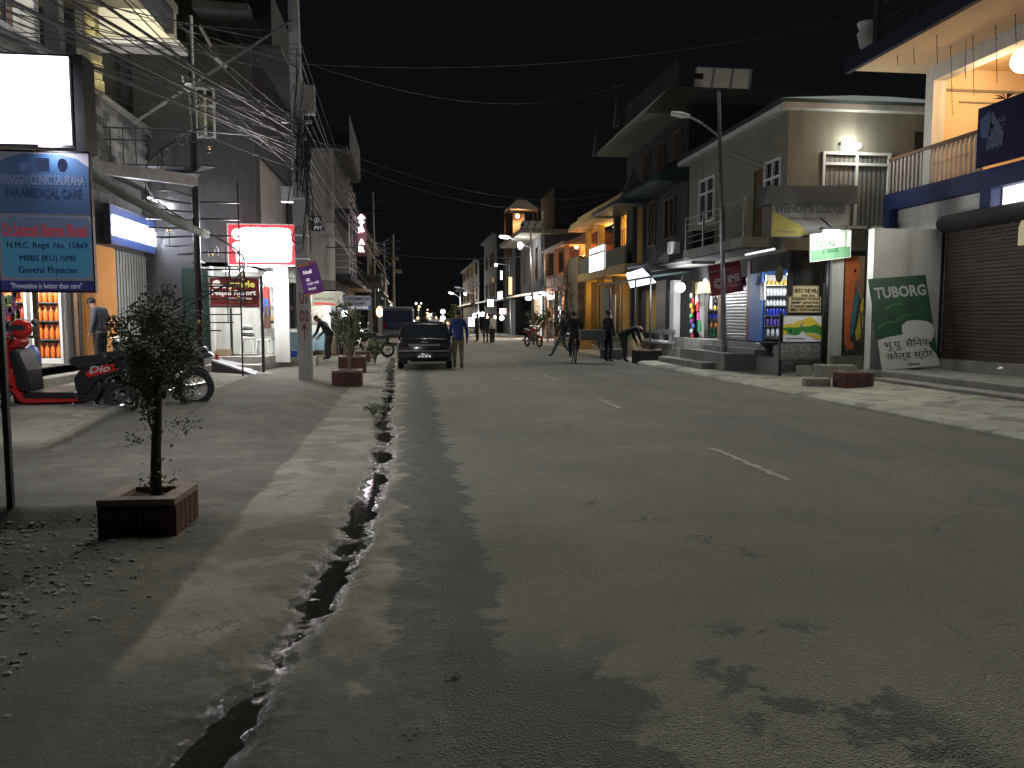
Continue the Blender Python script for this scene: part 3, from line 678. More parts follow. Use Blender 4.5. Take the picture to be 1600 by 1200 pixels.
mb = MB(); mb.box(XA-1.6, 17.2, 3.16, XA-.5, 17.26, 3.22); mb.obj('tube', TUBE, L2); area('shop_light', (XA-.8, 17.6, 3.1), (0, .5, -1), 55, (1, .95, .9), 1.2, .6, L2)
# hanging snack packets beside the door
random.seed(12); pk = [mat('packet_'+n, c, 0.35) for n, c in (('white', (.7, .7, .68)), ('red', (.6, .06, .05)), ('yellow', (.7, .55, .08)), ('orange', (.75, .25, .04)), ('green', (.1, .4, .12)), ('purple', (.35, .08, .4)), ('blue', (.08, .15, .55)))]
def packets(n, px0, px1, py0, py1, X, label, group):
    for k in range(n):
        p = AX(random.uniform(px0, px1), random.uniform(py0, py1), X); q = MB(); s = random.uniform(.06, .09)
        q.hexa([(0, -s*.7, -s), (0, s*.7, -s), (0, s*.7, s), (0, -s*.7, s)], [(.03, -s*.6, -s*.9), (.03, s*.6, -s*.9), (.03, s*.6, s*.9), (.03, -s*.6, s*.9)])
        o = q.obj('snack_packet', random.choice(pk)); o.location = p; tag(o, label, 'packet', group)
packets(46, 4, 30, 455, 520, XA-.25, 'small snack packet hanging in the soda shop doorway', 'snack packets hanging in the soda shop')
bl = MB(); c = AX(51, 560, XA+.5); bl.ball(c, (.10, .26, .26), 12, 8); tag(bl.obj('bucket', mat('blue_plastic', (.03, .09, .5), .35), None, smooth=True), 'round blue plastic tub behind the red scooter', 'tub')

# ================================================================== clinic sign on two posts (nearest the camera) + glowing box sign
S = thing('clinic_signboard', 'blue clinic signboard on a thin black post with doctor name and opening motto', 'sign')
Yc = 6.68; pL, pR = AY(5, 455, Yc), AY(150, 455, Yc)
w_ = pR.x-pL.x; zt = AY(100, 240, Yc).z; zb = AY(100, 455, Yc).z
B = Board((pL.x, Yc-.03, zb), X_, Z_, w_, zt-zb, S)
blue1 = mat('clinic_blue', (0.055, 0.14, 0.30), 0.5, var=.15, vs=4, emit=(.10, .15, .30), es=.08); blue2 = mat('clinic_cyan', (0.07, 0.27, 0.42), 0.5, var=.12, vs=4, emit=(.06, .20, .33), es=.14); navy = mat('clinic_navy', (0.03, 0.03, 0.16), .5, emit=(.04, .04, .16), es=.12)  # weak emission added to the board colours so the sign reads
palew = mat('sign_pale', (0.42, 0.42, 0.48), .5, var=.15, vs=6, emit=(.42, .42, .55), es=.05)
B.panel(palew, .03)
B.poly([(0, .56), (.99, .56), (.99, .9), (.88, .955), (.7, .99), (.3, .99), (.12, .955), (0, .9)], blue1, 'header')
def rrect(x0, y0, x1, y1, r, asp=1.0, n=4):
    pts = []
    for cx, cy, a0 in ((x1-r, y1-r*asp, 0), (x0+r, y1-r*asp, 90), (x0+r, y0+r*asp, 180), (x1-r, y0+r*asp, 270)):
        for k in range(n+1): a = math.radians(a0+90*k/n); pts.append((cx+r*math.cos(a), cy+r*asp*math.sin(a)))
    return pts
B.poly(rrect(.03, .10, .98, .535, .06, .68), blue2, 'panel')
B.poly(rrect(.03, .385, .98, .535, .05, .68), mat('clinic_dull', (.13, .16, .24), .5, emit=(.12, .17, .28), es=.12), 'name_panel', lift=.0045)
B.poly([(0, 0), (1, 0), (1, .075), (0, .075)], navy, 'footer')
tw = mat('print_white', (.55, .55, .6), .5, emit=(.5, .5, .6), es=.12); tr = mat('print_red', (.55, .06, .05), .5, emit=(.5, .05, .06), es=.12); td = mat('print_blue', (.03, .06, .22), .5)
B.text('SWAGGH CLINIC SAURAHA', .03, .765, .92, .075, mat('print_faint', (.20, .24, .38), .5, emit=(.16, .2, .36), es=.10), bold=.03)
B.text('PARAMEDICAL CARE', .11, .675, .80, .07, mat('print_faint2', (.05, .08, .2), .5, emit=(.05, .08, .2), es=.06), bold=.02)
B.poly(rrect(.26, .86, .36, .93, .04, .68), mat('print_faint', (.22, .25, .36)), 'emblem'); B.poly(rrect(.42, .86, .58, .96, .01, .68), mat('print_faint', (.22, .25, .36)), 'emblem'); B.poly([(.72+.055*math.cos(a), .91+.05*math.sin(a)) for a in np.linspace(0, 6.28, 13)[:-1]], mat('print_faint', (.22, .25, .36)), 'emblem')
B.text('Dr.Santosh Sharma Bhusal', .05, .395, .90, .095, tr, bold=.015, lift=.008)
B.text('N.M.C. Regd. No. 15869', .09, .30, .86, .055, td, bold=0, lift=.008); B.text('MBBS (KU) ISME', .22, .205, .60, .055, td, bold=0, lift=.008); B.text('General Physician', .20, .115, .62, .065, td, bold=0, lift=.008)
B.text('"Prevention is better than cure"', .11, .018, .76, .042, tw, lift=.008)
B.frame(M['iron'], .012, lift=.008, th=.045)
mb = MB(); mb.box(pL.x-.055, Yc-.01, -.05, pL.x-.012, Yc+.035, zt+.1); mb.obj('post', M['iron'], S)
mb = MB(); mb.box(pL.x-.8, Yc-.01, -.05, pL.x-.76, Yc+.035, zt+.1); mb.box(pL.x-.76, Yc, zt-.02, pL.x-.055, Yc+.02, zt+.02); mb.obj('post', M['iron'], S)
S = thing('light_box_sign', 'glowing white light box sign on top of the clinic board', 'sign')
p = AY(122, 235, Yc); q = AY(122, 92, Yc)
LB = lit('light_box_face', (0.90, 0.91, 1.0), 2.0)
mb = MB(); mb.box(p.x-1.35, Yc-.10, p.z+.0, p.x+.015, Yc+.10, q.z); mb.obj('box', M['iron'], S)
mb = MB(); mb.box(p.x-1.33, Yc-.112, p.z+.02, p.x-.003, Yc-.102, q.z-.02); mb.obj('lit_face', LB, S)
mb = MB(); mb.box(p.x-1.33, Yc+.102, p.z+.02, p.x-.003, Yc+.112, q.z-.02); mb.obj('lit_face', LB, S)  # unseen back face, added to light the street ahead
area('box_back_fill', (p.x-.65, Yc+.2, p.z+.3), (.65, 1, -.12), 120, (.90, .89, 1.0), 1.3, .6, S)  # area light added behind the box, aimed to brighten the stub wall
mb = MB(); mb.box(p.x+.03, Yc-.11, p.z-.02, p.x+.10, Yc+.12, q.z); mb.obj('side_channel', M['iron'], S)

# ================================================================== spiral staircase
ST = thing('spiral_staircase', 'black iron spiral staircase with scrolled rails winding round a central post', 'staircase')
cx, cy = -5.28, 21.0; R = 1.15
mb = MB(); mb.tube([(cx, cy, 0), (cx, cy, 8.9)], .085, 12); mb.obj('central_post', M['iron'], ST, smooth=True)
mb = MB(); mb.tube([(cx-1.6, cy+.2, 5.12), (cx-.1, cy, 5.12)], .05, 6); mb.obj('landing_beam', M['iron'], ST)
mb = MB()
for k in range(9): mb.box(cx-2.0, cy-.55+k*.14, 5.17, cx-.1, cy-.55+k*.14+.09, 5.21)
mb.obj('landing', M['iron'], ST)
n_st = 26; z0, z1 = .25, 5.15; a0 = -2.6; da = 2*PI*1.30/n_st
rail = []
for k in range(n_st):
    a = a0+k*da; z = z0+(z1-z0)*k/(n_st-1); t = MB()
    def P(r, an, zz): return (cx+r*math.cos(an), cy+r*math.sin(an), zz)
    t.hexa([P(.08, a-.1, z-.03), P(R, a-da*.46, z-.03), P(R, a+da*.46, z-.03), P(.08, a+.1, z-.03)], [P(.08, a-.1, z), P(R, a-da*.46, z), P(R, a+da*.46, z), P(.08, a+.1, z)])
    t.obj('tread', M['iron'], ST)
    rail.append(Vector(P(R, a, z+.92)))
    if k % 2 == 0:
        b = MB(); b.tube([P(R, a, z), P(R, a, z+.92)], .014, 5); b.obj('baluster', M['iron'], ST)
    if k % 3 == 1:
        s = MB(); pts = []
        for t_ in np.linspace(0, 3.6*PI, 26):
            rr = .21*(1-t_/(3.6*PI)*.8); aa = a+(rr*math.cos(t_))/R; pts.append(P(R, aa, z+.45+rr*math.sin(t_)*1.2))
        s.tube(pts, .009, 4); sc = s.obj('scroll', M['iron'], ST)
        b = MB(); b.ball(pts[-1], .045, 6, 4); b.obj('rosette', mat('brass_rosette', (.5, .38, .12), .4, metal=.7), sc)
mb = MB(); mb.tube(rail, .026, 6); mb.obj('handrail', M['iron'], ST, smooth=True)
# upper landing rail with scroll panels
mb = MB()
zr = AY(270, 202, 20.6).z
mb.tube([(-7.3, 20.6, zr), (-5.3, 20.6, zr)], .022, 6); mb.tube([(-7.3, 20.6, zr-.28), (-5.0, 20.6, zr-.28)], .018, 6); mb.tube([(-5.3, 20.6, zr), (-3.3, 21.8, zr+.12)], .02, 6); mb.obj('landing_rail', M['iron'], ST)
for k in range(7):
    x = -7.1+k*.29; b = MB(); b.tube([(x, 20.6, 5.2), (x, 20.6, zr)], .013, 4); b.obj('baluster', M['iron'], ST)
for k in range(4):
    b = MB(); b.torus((-6.7+k*.42, 20.6, 5.5+.35*(k % 2)), .13, .012, 'y', 14, 4); b.obj('scroll', M['steel'], ST)
mb = MB()
for k in range(6): mb.box(cx+.1, cy-.05+.02*k, 2.3+k*.42, cx+1.05, cy+.0+.02*k, 2.34+k*.42)
mb.obj('stay_bars', M['iron'], ST)
mb = MB(); mb.tube([(cx+1.05, cy-.1, 0), (cx+1.05, cy-.1, 4.9)], .02, 5); mb.obj('newel_post', M['iron'], ST)
# diagonal stay pole with an insulator reaching to the street pole
S = thing('stay_pole', 'thin galvanised stay pole running diagonally from the wall to the utility pole', 'pole')
p0, p1 = AY(208, 193, 18.5), AY(455, 32, 19.4)
mb = MB(); mb.tube([p0, p1], .028, 6); mb.obj('rod', M['steel'], S)
c = p0.lerp(p1, .335); mb = MB(); mb.ball(c, (.11, .09, .1), 8, 6); mb.tube([c+Vector((-.1, 0, .12)), c+Vector((-.12, 0, .25))], .02, 6); mb.obj('insulator', M['white_paint'], S)

# ================================================================== LEFT: building B (camera-side wall at y = 24)
Bd = thing('grey_building', 'tall grey rendered building behind the spiral staircase with a lit ground floor', 'building')
mb = MB(); grid_wall(mb, 'y', 24.0, .22, -8.5, -4.40, 0, 9.2, holes=[(-6.0, -4.05, .45, 3.0), (-5.95, -5.4, 6.6, 8.0), (-4.9, -4.4, .45, 3.0)])
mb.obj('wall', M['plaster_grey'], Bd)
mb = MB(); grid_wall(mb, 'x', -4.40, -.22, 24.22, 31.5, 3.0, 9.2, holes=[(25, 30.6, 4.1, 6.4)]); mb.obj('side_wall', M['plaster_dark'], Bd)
shutter(Bd, 'x', -4.5, 1, 25, 30.6, 4.1, 6.4, M['shutter_grey'], .12)
window(Bd, 'y', 24.0, -1, -5.95, -5.4, 6.6, 8.0, M['white_paint'], M['glass'], 2, (7.5,))
# floor, raised platform, alcove walls
mb = MB(); mb.box(-6.4, 23.3, 0, -4.0, 26.2, .42); mb.obj('platform', M['concrete_pale'], Bd)
mb = MB(); mb.box(-5.6, 22.6, 0, -4.1, 23.3, .22); mb.obj('step', M['concrete_pale'], Bd)
mb = MB(); mb.box(-6.1, 26.0, .42, -3.9, 26.15, 3.1); mb.box(-6.1, 24.22, .42, -6.0, 26.0, 3.1); mb.obj('alcove_wall', M['plaster_white'], Bd)
mb = MB(); mb.box(-6.1, 24.0, 3.0, -3.9, 26.1, 3.12); mb.obj('alcove_ceiling', M['plaster_white'], Bd)
mb = MB(); mb.box(-3.98, 24.3, .2, -3.55, 24.42, 3.0); mb.obj('white_pier', M['plaster_white'], Bd)
mb = MB(); mb.box(-6.45, 23.86, .3, -5.72, 23.98, 2.95); d = mb.obj('door', mat('green_door', (.008, .030, .021), .6, var=.3, vs=3), Bd)
for k in range(3):
    q = MB(); q.box(-6.38, 23.835, .45+k*.82, -5.80, 23.86, 1.15+k*.82); q.obj('panel', mat('green_door'.strip(), (.02, .09, .06)), d)
mb = MB(); mb.box(-5.68, 23.9, .42, -5.60, 24.0, 3.0); mb.obj('door_frame', M['white_paint'], Bd)
mb = MB(); mb.box(-5.18, 23.97, .42, -5.12, 24.05, 3.0); mb.obj('door_edge', M['iron'], Bd)
# projecting flat roofs high up
mb = MB(); q0, q1, q2, q3 = AY(300, 12, 23.5), AY(388, 18, 23.8), AY(388, 62, 25.5), AY(318, 78, 25)
mb.hexa([q0, q1, q1+Vector((0, 3, .1)), q0+Vector((0, 3, .1))], [q0+Vector((0, 0, .22)), q1+Vector((0, 0, .22)), q1+Vector((0, 3, .32)), q0+Vector((0, 3, .32))])
mb.box(-6.6, 24.3, 9.2, -3.6, 31, 9.35); mb.obj('roof_slab', M['plaster_grey'], Bd)
mb = MB(); mb.box(-6.5, 24.6, 9.35, -3.9, 31, 11.0); mb.obj('upper_storey', M['plaster_dark'], Bd)
for px, py0, py1 in ((312, 40, 72), (336, 90, 105)):
    q = AY(px, py0, 23.9); r = AY(px+18, py1, 23.9); mb = MB(); mb.tube([q, r], .045, 6); mb.obj('spout', M['white_paint'], Bd)
# ramp of pale metal plate
R_ = thing('metal_ramp', 'pale metal ramp plate propped up to the lit alcove platform', 'ramp')
a, b, c, d = G(330, 562, .38), G(383, 553, .42), G(415, 570, .05), G(398, 585, .05)
mb = MB(); mb.hexa([p-Vector((0, 0, .04)) for p in (a, d, c, b)], [a, d, c, b]); mb.obj('plate', mat('ramp_plate', (.5, .5, .52), .4, metal=.5, var=.2, vs=4), R_)
mb = MB(); mb.hexa([Vector((a.x, a.y, 0)), Vector((d.x, d.y, 0)), Vector((d.x, d.y+.1, 0)), Vector((a.x, a.y+.1, 0))], [a-Vector((0, 0, .045)), d-Vector((0, 0, .045)), d+Vector((0, .1, -.045)), a+Vector((0, .1, -.045))]); mb.obj('side_plate', M['iron'], R_)
# stools stacked in the alcove
def stool(p, label):
    t = thing('plastic_stool', label, 'stool', p)
    mb = MB(); mb.box(-.18, -.18, .42, .18, .18, .46); mb.obj('seat', M['white_paint'], t, bevel=.02)
    for sx in (-1, 1):
        for sy in (-1, 1):
            mb = MB(); mb.tube([(sx*.2, sy*.2, 0), (sx*.15, sy*.15, .42)], .02, 6); mb.obj('leg', M['white_paint'], t)
    return t
sp = Vector((-4.78, 24.45, .42)); stool(sp, 'white plastic stool at the bottom of the alcove stack')
for k in range(5):
    mb = MB(); mb.lathe([(.19-.02*k, 0), (.21-.02*k, .02), (.20-.02*k, .07), (.14-.02*k, .085)], (0, 0, 0), 14)
    o = mb.obj('plastic_basin', M['white_paint'] if k % 2 == 0 else mat('dark_plastic', (.05, .05, .05), .4), None, smooth=True); o.location = sp+Vector((0, 0, .47+k*.088))
    tag(o, ['wide pale basin lowest in the stack on the stool', 'dark basin second from the bottom on the stool', 'pale basin in the middle of the stack on the stool', 'dark basin second from the top on the stool', 'small pale basin topmost on the stool'][k], 'basin')
stool(Vector((-4.35, 24.5, .42)), 'white plastic stool standing beside the stack of basins')
mb = MB(); mb.box(-5.55, 23.75, .42, -5.15, 24.0, .62); tag(mb.obj('wooden_crate', M['wood_pale'], None, bevel=.01), 'small pale crate at the alcove door edge', 'crate')
L3 = thing('alcove_lamp', 'white tube on the ceiling of the alcove with the stools', 'lamp')
mb = MB(); mb.box(-5.6, 25.2, 2.93, -4.6, 25.26, 2.98); mb.obj('tube', TUBE, L3); area('alcove_light', (-5.0, 25.1, 2.9), (0, -.4, -1), 14, (.97, 1, .98), 1.2, .3, L3)

# jungle resort board on its black post
S = thing('resort_signboard', 'dark red resort signboard with yellow and white lettering on a black post', 'sign')
p = AY(329, 480, 22.0); q = AY(404, 435, 22.0)
B = front_board((p.x, 22.0, p.z), q.x-p.x, q.z-p.z, S)
B.panel(mat('resort_red', (.30, .035, .03), .45, var=.15, vs=5), .04)
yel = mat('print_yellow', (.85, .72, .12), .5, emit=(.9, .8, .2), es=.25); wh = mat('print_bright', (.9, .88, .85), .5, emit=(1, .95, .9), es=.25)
B.text('Jungle', .38, .62, .54, .30, yel, bold=.03); B.text('Nepal Resort', .04, .36, .90, .24, wh, bold=.02); B.text('SAURAHA, CHITWAN', .37, .25, .48, .08, wh, bold=.02); B.text('9845 056 789881', .37, .14, .48, .07, mat('print_orange', (.8, .4, .1), .5))
B.poly([(.04, .06), (.96, .06), (.96, .09), (.04, .09)], mat('print_pink', (.5, .2, .2), .5), 'rule')
B.poly([(.04, .80), (.08, .90), (.14, .94), (.20, .90), (.22, .78), (.32, .72), (.32, .66), (.10, .66), (.05, .70)], wh, 'elephant_emblem')
B.frame(M['white_paint'], .02)
mb = MB(); x = q.x+.07; mb.box(x-.035, 21.97, 0, x+.035, 22.04, q.z+.06); mb.box(p.x-.03, 22.045, q.z+.01, x, 22.085, q.z+.05); mb.obj('post', M['iron'], S)
mb = MB(); mb.lathe([(.32, -.02), (.28, .04), (.1, .06)], (x, 22, 0), 10); mb.obj('footing', M['concrete'], S)

# red light box sign, lettering burnt out to white
S = thing('red_light_box_sign', 'lit red light box sign with blown-out white lettering above the stall', 'sign')
p = AY(358, 413, 23.4); q = AY(461, 352, 23.4)
B = front_board((p.x, 23.4, p.z), q.x-p.x, q.z-p.z, S)
B.panel(mat('lit_red', (.5, .04, .05), .4, emit=(.75, .045, .06), es=.55), .16); B.frame(M['white_paint'], .03, lift=.01, th=.18)
gl = lit('sign_letters', (1, .93, .95), 3)
B.text('TRAVEL & TOURS', .25, .60, .58, .34, gl, bold=.09); B.text('JUNGLE SAFARI BUS TICKET', .10, .30, .86, .26, gl, bold=.09); B.text('MONEY TRANSFER', .11, .06, .76, .2, gl, bold=.09)
B.poly([(.14+.09*math.cos(a), .76+.14*math.sin(a)) for a in np.linspace(0, 6.28, 13)[:-1]], gl, 'round_emblem'); B.poly([(.14+.09*math.cos(a), .45+.12*math.sin(a)) for a in np.linspace(0, 6.28, 13)[:-1]], gl, 'round_emblem')
B.poly(rrect(.16, .06, .94, .92, .06, 1.6), lit('sign_wash', (1, .74, .78), 1.6), 'glow_panel', lift=.002)
area('red_sign_glow', B.pt(.5, .4, .3), (0, -1, -.25), 60, (1, .9, .92), 1.7, .9, S)
mb = MB(); mb.tube([B.pt(.1, 0, -.05), (p.x+.2, 24, 2.75)], .02, 5); mb.tube([B.pt(.9, 0, -.05), (q.x-.2, 25, 2.75)], .02, 5); mb.obj('bracket', M['iron'], S)
# bright bulb in front of the stall
L4 = thing('stall_lamp', 'dazzling white bulb hanging below the red light box sign', 'lamp')
p = AY(421, 436, 23.9); mb = MB(); mb.ball(p, (.19, .1, .22), 12, 8); mb.obj('bulb', BULB, L4, smooth=True); mb = MB(); mb.tube([p+Vector((0, 0, .2)), p+Vector((0, .1, .5))], .02, 5); mb.obj('flex', M['cable'], L4)
point('stall_light', p+Vector((.1, -.7, -.25)), 105, (.96, 1, .98), .1, L4)

# clothes shop beyond the alcove, opening to the street, x = -4.4
Sh = thing('clothes_shop', 'bright open-fronted shop hung with clothes beside the utility pole', 'shop')
mb = MB(); mb.box(-7.0, 26.3, 0, -4.0, 31.4, .3); mb.obj('floor', M['concrete_pale'], Sh)
mb = MB(); mb.box(-7.0, 26.3, .3, -6.9, 31.4, 3.0); mb.box(-6.9, 31.3, .3, -4.1, 31.4, 3.0); mb.obj('wall', M['plaster_white'], Sh)
mb = MB(); mb.box(-7.0, 26.2, 3.0, -3.6, 31.45, 3.1); mb.obj('canopy', M['plaster_white'], Sh)
mb = MB(); mb.box(-4.2, 30.4, .3, -3.1, 30.9, .95); mb.box(-4.3, 29.4, .3, -3.5, 30.0, 1.0); mb.obj('counter', mat('display_blue', (.25, .35, .42), .3, var=.3, vs=6), Sh)
mb = MB(); mb.box(-6.0, 30, 2.9, -4.4, 30.1, 2.96); mb.obj('tube', TUBE, Sh)
area('clothes_light', (-5.0, 28.8, 2.9), (.2, -.2, -1), 24, (1, 1, .97), 2.4, 1.0, Sh)
cm = [mat('cloth_'+n, c, .9, var=.2, vs=9) for n, c in (('black', (.03, .03, .035)), ('white', (.7, .68, .66)), ('pink', (.6, .25, .35)), ('blue', (.08, .2, .55)), ('red', (.5, .08, .07)), ('brown', (.16, .09, .07)), ('grey', (.25, .25, .26)), ('violet', (.25, .1, .4)))]
def garment(p, w, h, m, label, tiltx=0.0):
    t = MB(); n = 7; random.seed(int(p[0]*100+p[2]*77)); fr = []; bk_ = []
    for i in range(n):
        a = i/(n-1); x = -w/2+w*a; sh = h*(.93 if 0 < i < n-1 else .80); d = .03*math.sin(i*2.2)
        fr.append(((x*.75, d-.03, 0), (x*(1.0+.1*math.sin(i)), d-.02, -sh)))
    vs = [v for f in fr for v in f]+[(v[0], v[1]+.05, v[2]) for f in fr for v in f]; fs = []
    k = 2*n
    for i in range(n-1):
        fs += [(2*i, 2*i+1, 2*i+3, 2*i+2), (k+2*i+2, k+2*i+3, k+2*i+1, k+2*i), (2*i, 2*i+2, k+2*i+2, k+2*i), (2*i+1, k+2*i+1, k+2*i+3, 2*i+3)]
    fs += [(0, k, k+1, 1), (2*n-2, 2*n-1, k+2*n-1, k+2*n-2)]
    t.add(vs, fs); o = t.obj('garment', m); o.location = p; o.rotation_euler = (0, tiltx, 0); tag(o, label, 'clothing', 'clothes hanging at the lit shop front'); return o
for (px, py, w, h, mi, tl, lab) in (
    (414, 448, .30, .75, 4, 0, 'red cloth hanging left of the dazzling bulb'), (415, 466, .28, .55, 3, 0, 'blue cloth hanging below the red one'), (416, 478, .3, .75, 5, 0, 'brown cloth hanging lowest on the left rail'),
    (436, 434, .34, .85, 0, .0, 'black shirt hanging at the left of the shop front'), (446, 438, .46, .95, 1, .35, 'white shirt hanging slanted in the shop front'), (440, 463, .3, .55, 2, -.5, 'pink cloth hanging below the white shirt'),
    (446, 470, .3, .45, 7, .5, 'violet and blue cloth corner hanging by the white shirt'), (456, 442, .36, 1.5, 0, 0, 'long black garment hanging next to the utility pole'), (430, 440, .2, .9, 6, 0, 'grey cloth at the back of the shop front')):
    garment(AY(px, py, 25.5), w, h, cm[mi], lab, tl)
# small goods stand, plant tub and menu board by the shop
S = thing('menu_board', 'white notice board with green top leaning at the clothes shop', 'sign')
p = AY(448, 513, 25.6); q = AY(468, 486, 25.6); B = front_board((p.x, 25.6, p.z), q.x-p.x, q.z-p.z, S); B.panel(M['white_paint'], .03); B.poly([(0, .86), (1, .86), (1, 1), (0, 1)], mat('print_green', (.2, .5, .08), .5), 'header')
for k in range(6): B.text('MENU TEA COFFEE MOMO', .1, .72-k*.11, .7-.1*(k % 3), .05, td)
B.frame(M['iron'], .02)
mk = thing('sunglasses_stand', 'pale face shaped display with sunglasses and cap at the shop entrance', 'display'); c = AY(431, 505, 25.2)
mb = MB(); mb.ball(c, (.15, .15, .24), 10, 8); mb.tube([c-Vector((0, 0, .2)), Vector((c.x, c.y, .1))], .04, 8); mb.obj('face', mat('mannequin', (.62, .58, .52), .5), mk, smooth=True)
mb = MB(); mb.box(c.x-.13, c.y-.17, c.z-.0, c.x-.02, c.y-.13, c.z+.06); mb.box(c.x+.02, c.y-.17, c.z-.0, c.x+.13, c.y-.13, c.z+.06); mb.obj('sunglasses', M['glass'], mk)
mb = MB(); mb.ball(c+Vector((0, 0, .12)), (.17, .17, .14), 10, 6); mb.obj('cap', mat('tan_cap', (.3, .22, .1), .8), mk, smooth=True)
for (px, py, w, h, col, lab, nm) in ((434, 540, .22, .5, (.3, .38, .42), 'clear plastic wrapped stand left of the blue crate', 'wrapped_stand'), (458, 541, .26, .2, (.03, .09, .45), 'blue plastic crate on the shop step', 'crate'), (451, 534, .2, .22, (.03, .03, .04), 'black pot with a small plant on the shop step', 'pot')):
    p = AY(px, py, 25.4); mb = MB(); mb.hexa([(p.x-w/2, 25.3, .3), (p.x+w/2, 25.3, .3), (p.x+w/2, 25.6, .3), (p.x-w/2, 25.6, .3)], [(p.x-w*.6, 25.28, .3+h), (p.x+w*.6, 25.28, .3+h), (p.x+w*.6, 25.62, .3+h), (p.x-w*.6, 25.62, .3+h)])
    tag(mb.obj(nm, mat(nm+'_m', col, .35), None, bevel=.015), lab, nm.split('_')[-1])
mb = MB(); mb.box(-4.3, 25.1, 0, -2.9, 25.8, .3); mb.obj('shop_step', M['concrete_pale'], Sh)

# ================================================================== concrete utility pole with its bundles and banner
UP = thing('utility_pole', 'tapering square concrete utility pole with red painted letters and tangled cables', 'pole')
b0 = G(478, 596); px_, py_ = b0.x, b0.y+.1
top = AY(456, -40, py_)
mb = MB(); w0, w1 = .165, .105
mb.hexa([(px_-w0, py_-w0, -.1), (px_+w0, py_-w0, -.1), (px_+w0, py_+w0, -.1), (px_-w0, py_+w0, -.1)], [(top.x-w1, py_-w1, 10.6), (top.x+w1, py_-w1, 10.6), (top.x+w1, py_+w1, 10.6), (top.x-w1, py_+w1, 10.6)])
mb.obj('shaft', M['concrete_pale'], UP, bevel=.015)
redp = mat('red_brush_paint', (.22, .03, .03), .8, var=.4, vs=30)
def polex(z): return px_+(top.x-px_)*(z/10.6)
def polew(z): return w0+(w1-w0)*(z/10.6)
fb = front_board((px_-.13, py_-polew(2)-.004, .95), .26, 1.25, UP)
fb.text('U1', .15, .72, .6, .22, redp, bold=.01, lift=.004); fb.text('D2', .12, .40, .76, .20, redp, bold=.01, lift=.004); fb.poly([(.46, .02), (.54, .02), (.54, .26), (.8, .22), (.5, .36), (.2, .22), (.46, .26)], redp, 'arrow_mark', lift=.004)
for z in (2.9, 3.45, 4.3, 7.6, 9.1):
    mb = MB(); w = polew(z)+.012; mb.box(polex(z)-w, py_-w, z, polex(z)+w, py_+w, z+.035); mb.obj('band', M['steel'], UP)
mb = MB(); mb.box(polex(6.1)-.35, py_-.2, 6.05, polex(6.1)+.35, py_-.14, 6.12); mb.obj('crossarm', M['steel'], UP)
mb = MB(); mb.box(polex(6.9)+.12, py_-.12, 6.3, polex(6.9)+.42, py_+.12, 6.95); mb.obj('junction_box', mat('rusty_box', (.3, .27, .22), .7, var=.5, vs=8), UP)
mb = MB(); mb.box(polex(4.5)-.42, py_-.15, 4.25, polex(4.5)-.14, py_+.08, 4.6); mb.obj('meter_box', M['steel'], UP)
# thick tangle clinging to the pole
random.seed(31); mb = MB()
for k in range(30):
    pts = []; ph = random.uniform(0, 6.28); rr = random.uniform(.10, .24); zs0 = random.uniform(3.0, 5.6); L_ = random.uniform(.6, 2.6)
    for t in np.linspace(0, 1, 9):
        z = zs0+L_*t; pts.append((polex(z)+.12+rr*math.cos(ph+t*2)*.9, py_-.1+rr*math.sin(ph+t*2)*.6, z))
    mb.tube(pts, random.uniform(.01, .02), 4)
for k in range(14):
    z = random.uniform(4.7, 6.2); R0 = random.uniform(.14, .34); c = Vector((polex(z)+random.uniform(0, .2), py_-.22, z)); ph = random.uniform(0, 6)
    mb.tube([c+Vector((R0*.5*math.cos(a+ph), random.uniform(-.04, .04), R0*math.sin(a+ph))) for a in np.linspace(0, 5.6, 12)], .009, 4)
for (zc, rz, rx) in ((4.0, .75, .22), (3.35, .3, .12)):
    mb.tube([Vector((polex(zc)-.05+rx*math.cos(a), py_-.22, zc+rz*math.sin(a))) for a in np.linspace(0, 2*PI, 20)], .011, 4)
stuff(mb.obj('cable_tangle', M['cable'], UP))
S = thing('mobile_network_banner', 'tilted purple plastic banner tied to the utility pole', 'banner')
p = AY(476.5, 463, 19.1); B = Board((p.x, 19.12, p.z), (math.cos(.27), 0, math.sin(.27)*.9), (-math.sin(.24), 0, math.cos(.24)), .46, .74, S)
B.panel(M['sign_purple'], .02); B.poly([(0, .92), (.6, .92), (.6, 1), (0, 1)], mat('banner_orange', (.6, .25, .03), .5), 'stripe'); B.poly([(.0, 0), (.4, 0), (.4, .06), (.0, .06)], mat('banner_orange', (.6, .25, .03)), 'stripe'); B.poly([(.4, 0), (1, 0), (1, .05), (.4, .06)], mat('banner_pink', (.5, .05, .2), .5), 'stripe'); B.poly([(.6, .92), (1, .92), (1, 1), (.6, 1)], mat('banner_pink', (.5, .05, .2)), 'stripe')
B.text('Ncell', .22, .66, .42, .12, wh, bold=.03); B.text('अब', .25, .42, .2, .10, wh); B.text('राम्रो भयो', .25, .28, .6, .11, wh); B.text('नेपाल', .25, .14, .4, .09, wh)
# ================================================================== RIGHT: blue building (shop shutter plane x = 12.9)
XR_ = 12.9
R1 = thing('blue_building', 'building with blue painted balcony beam, warm lit balcony and wide brown shutter', 'building')
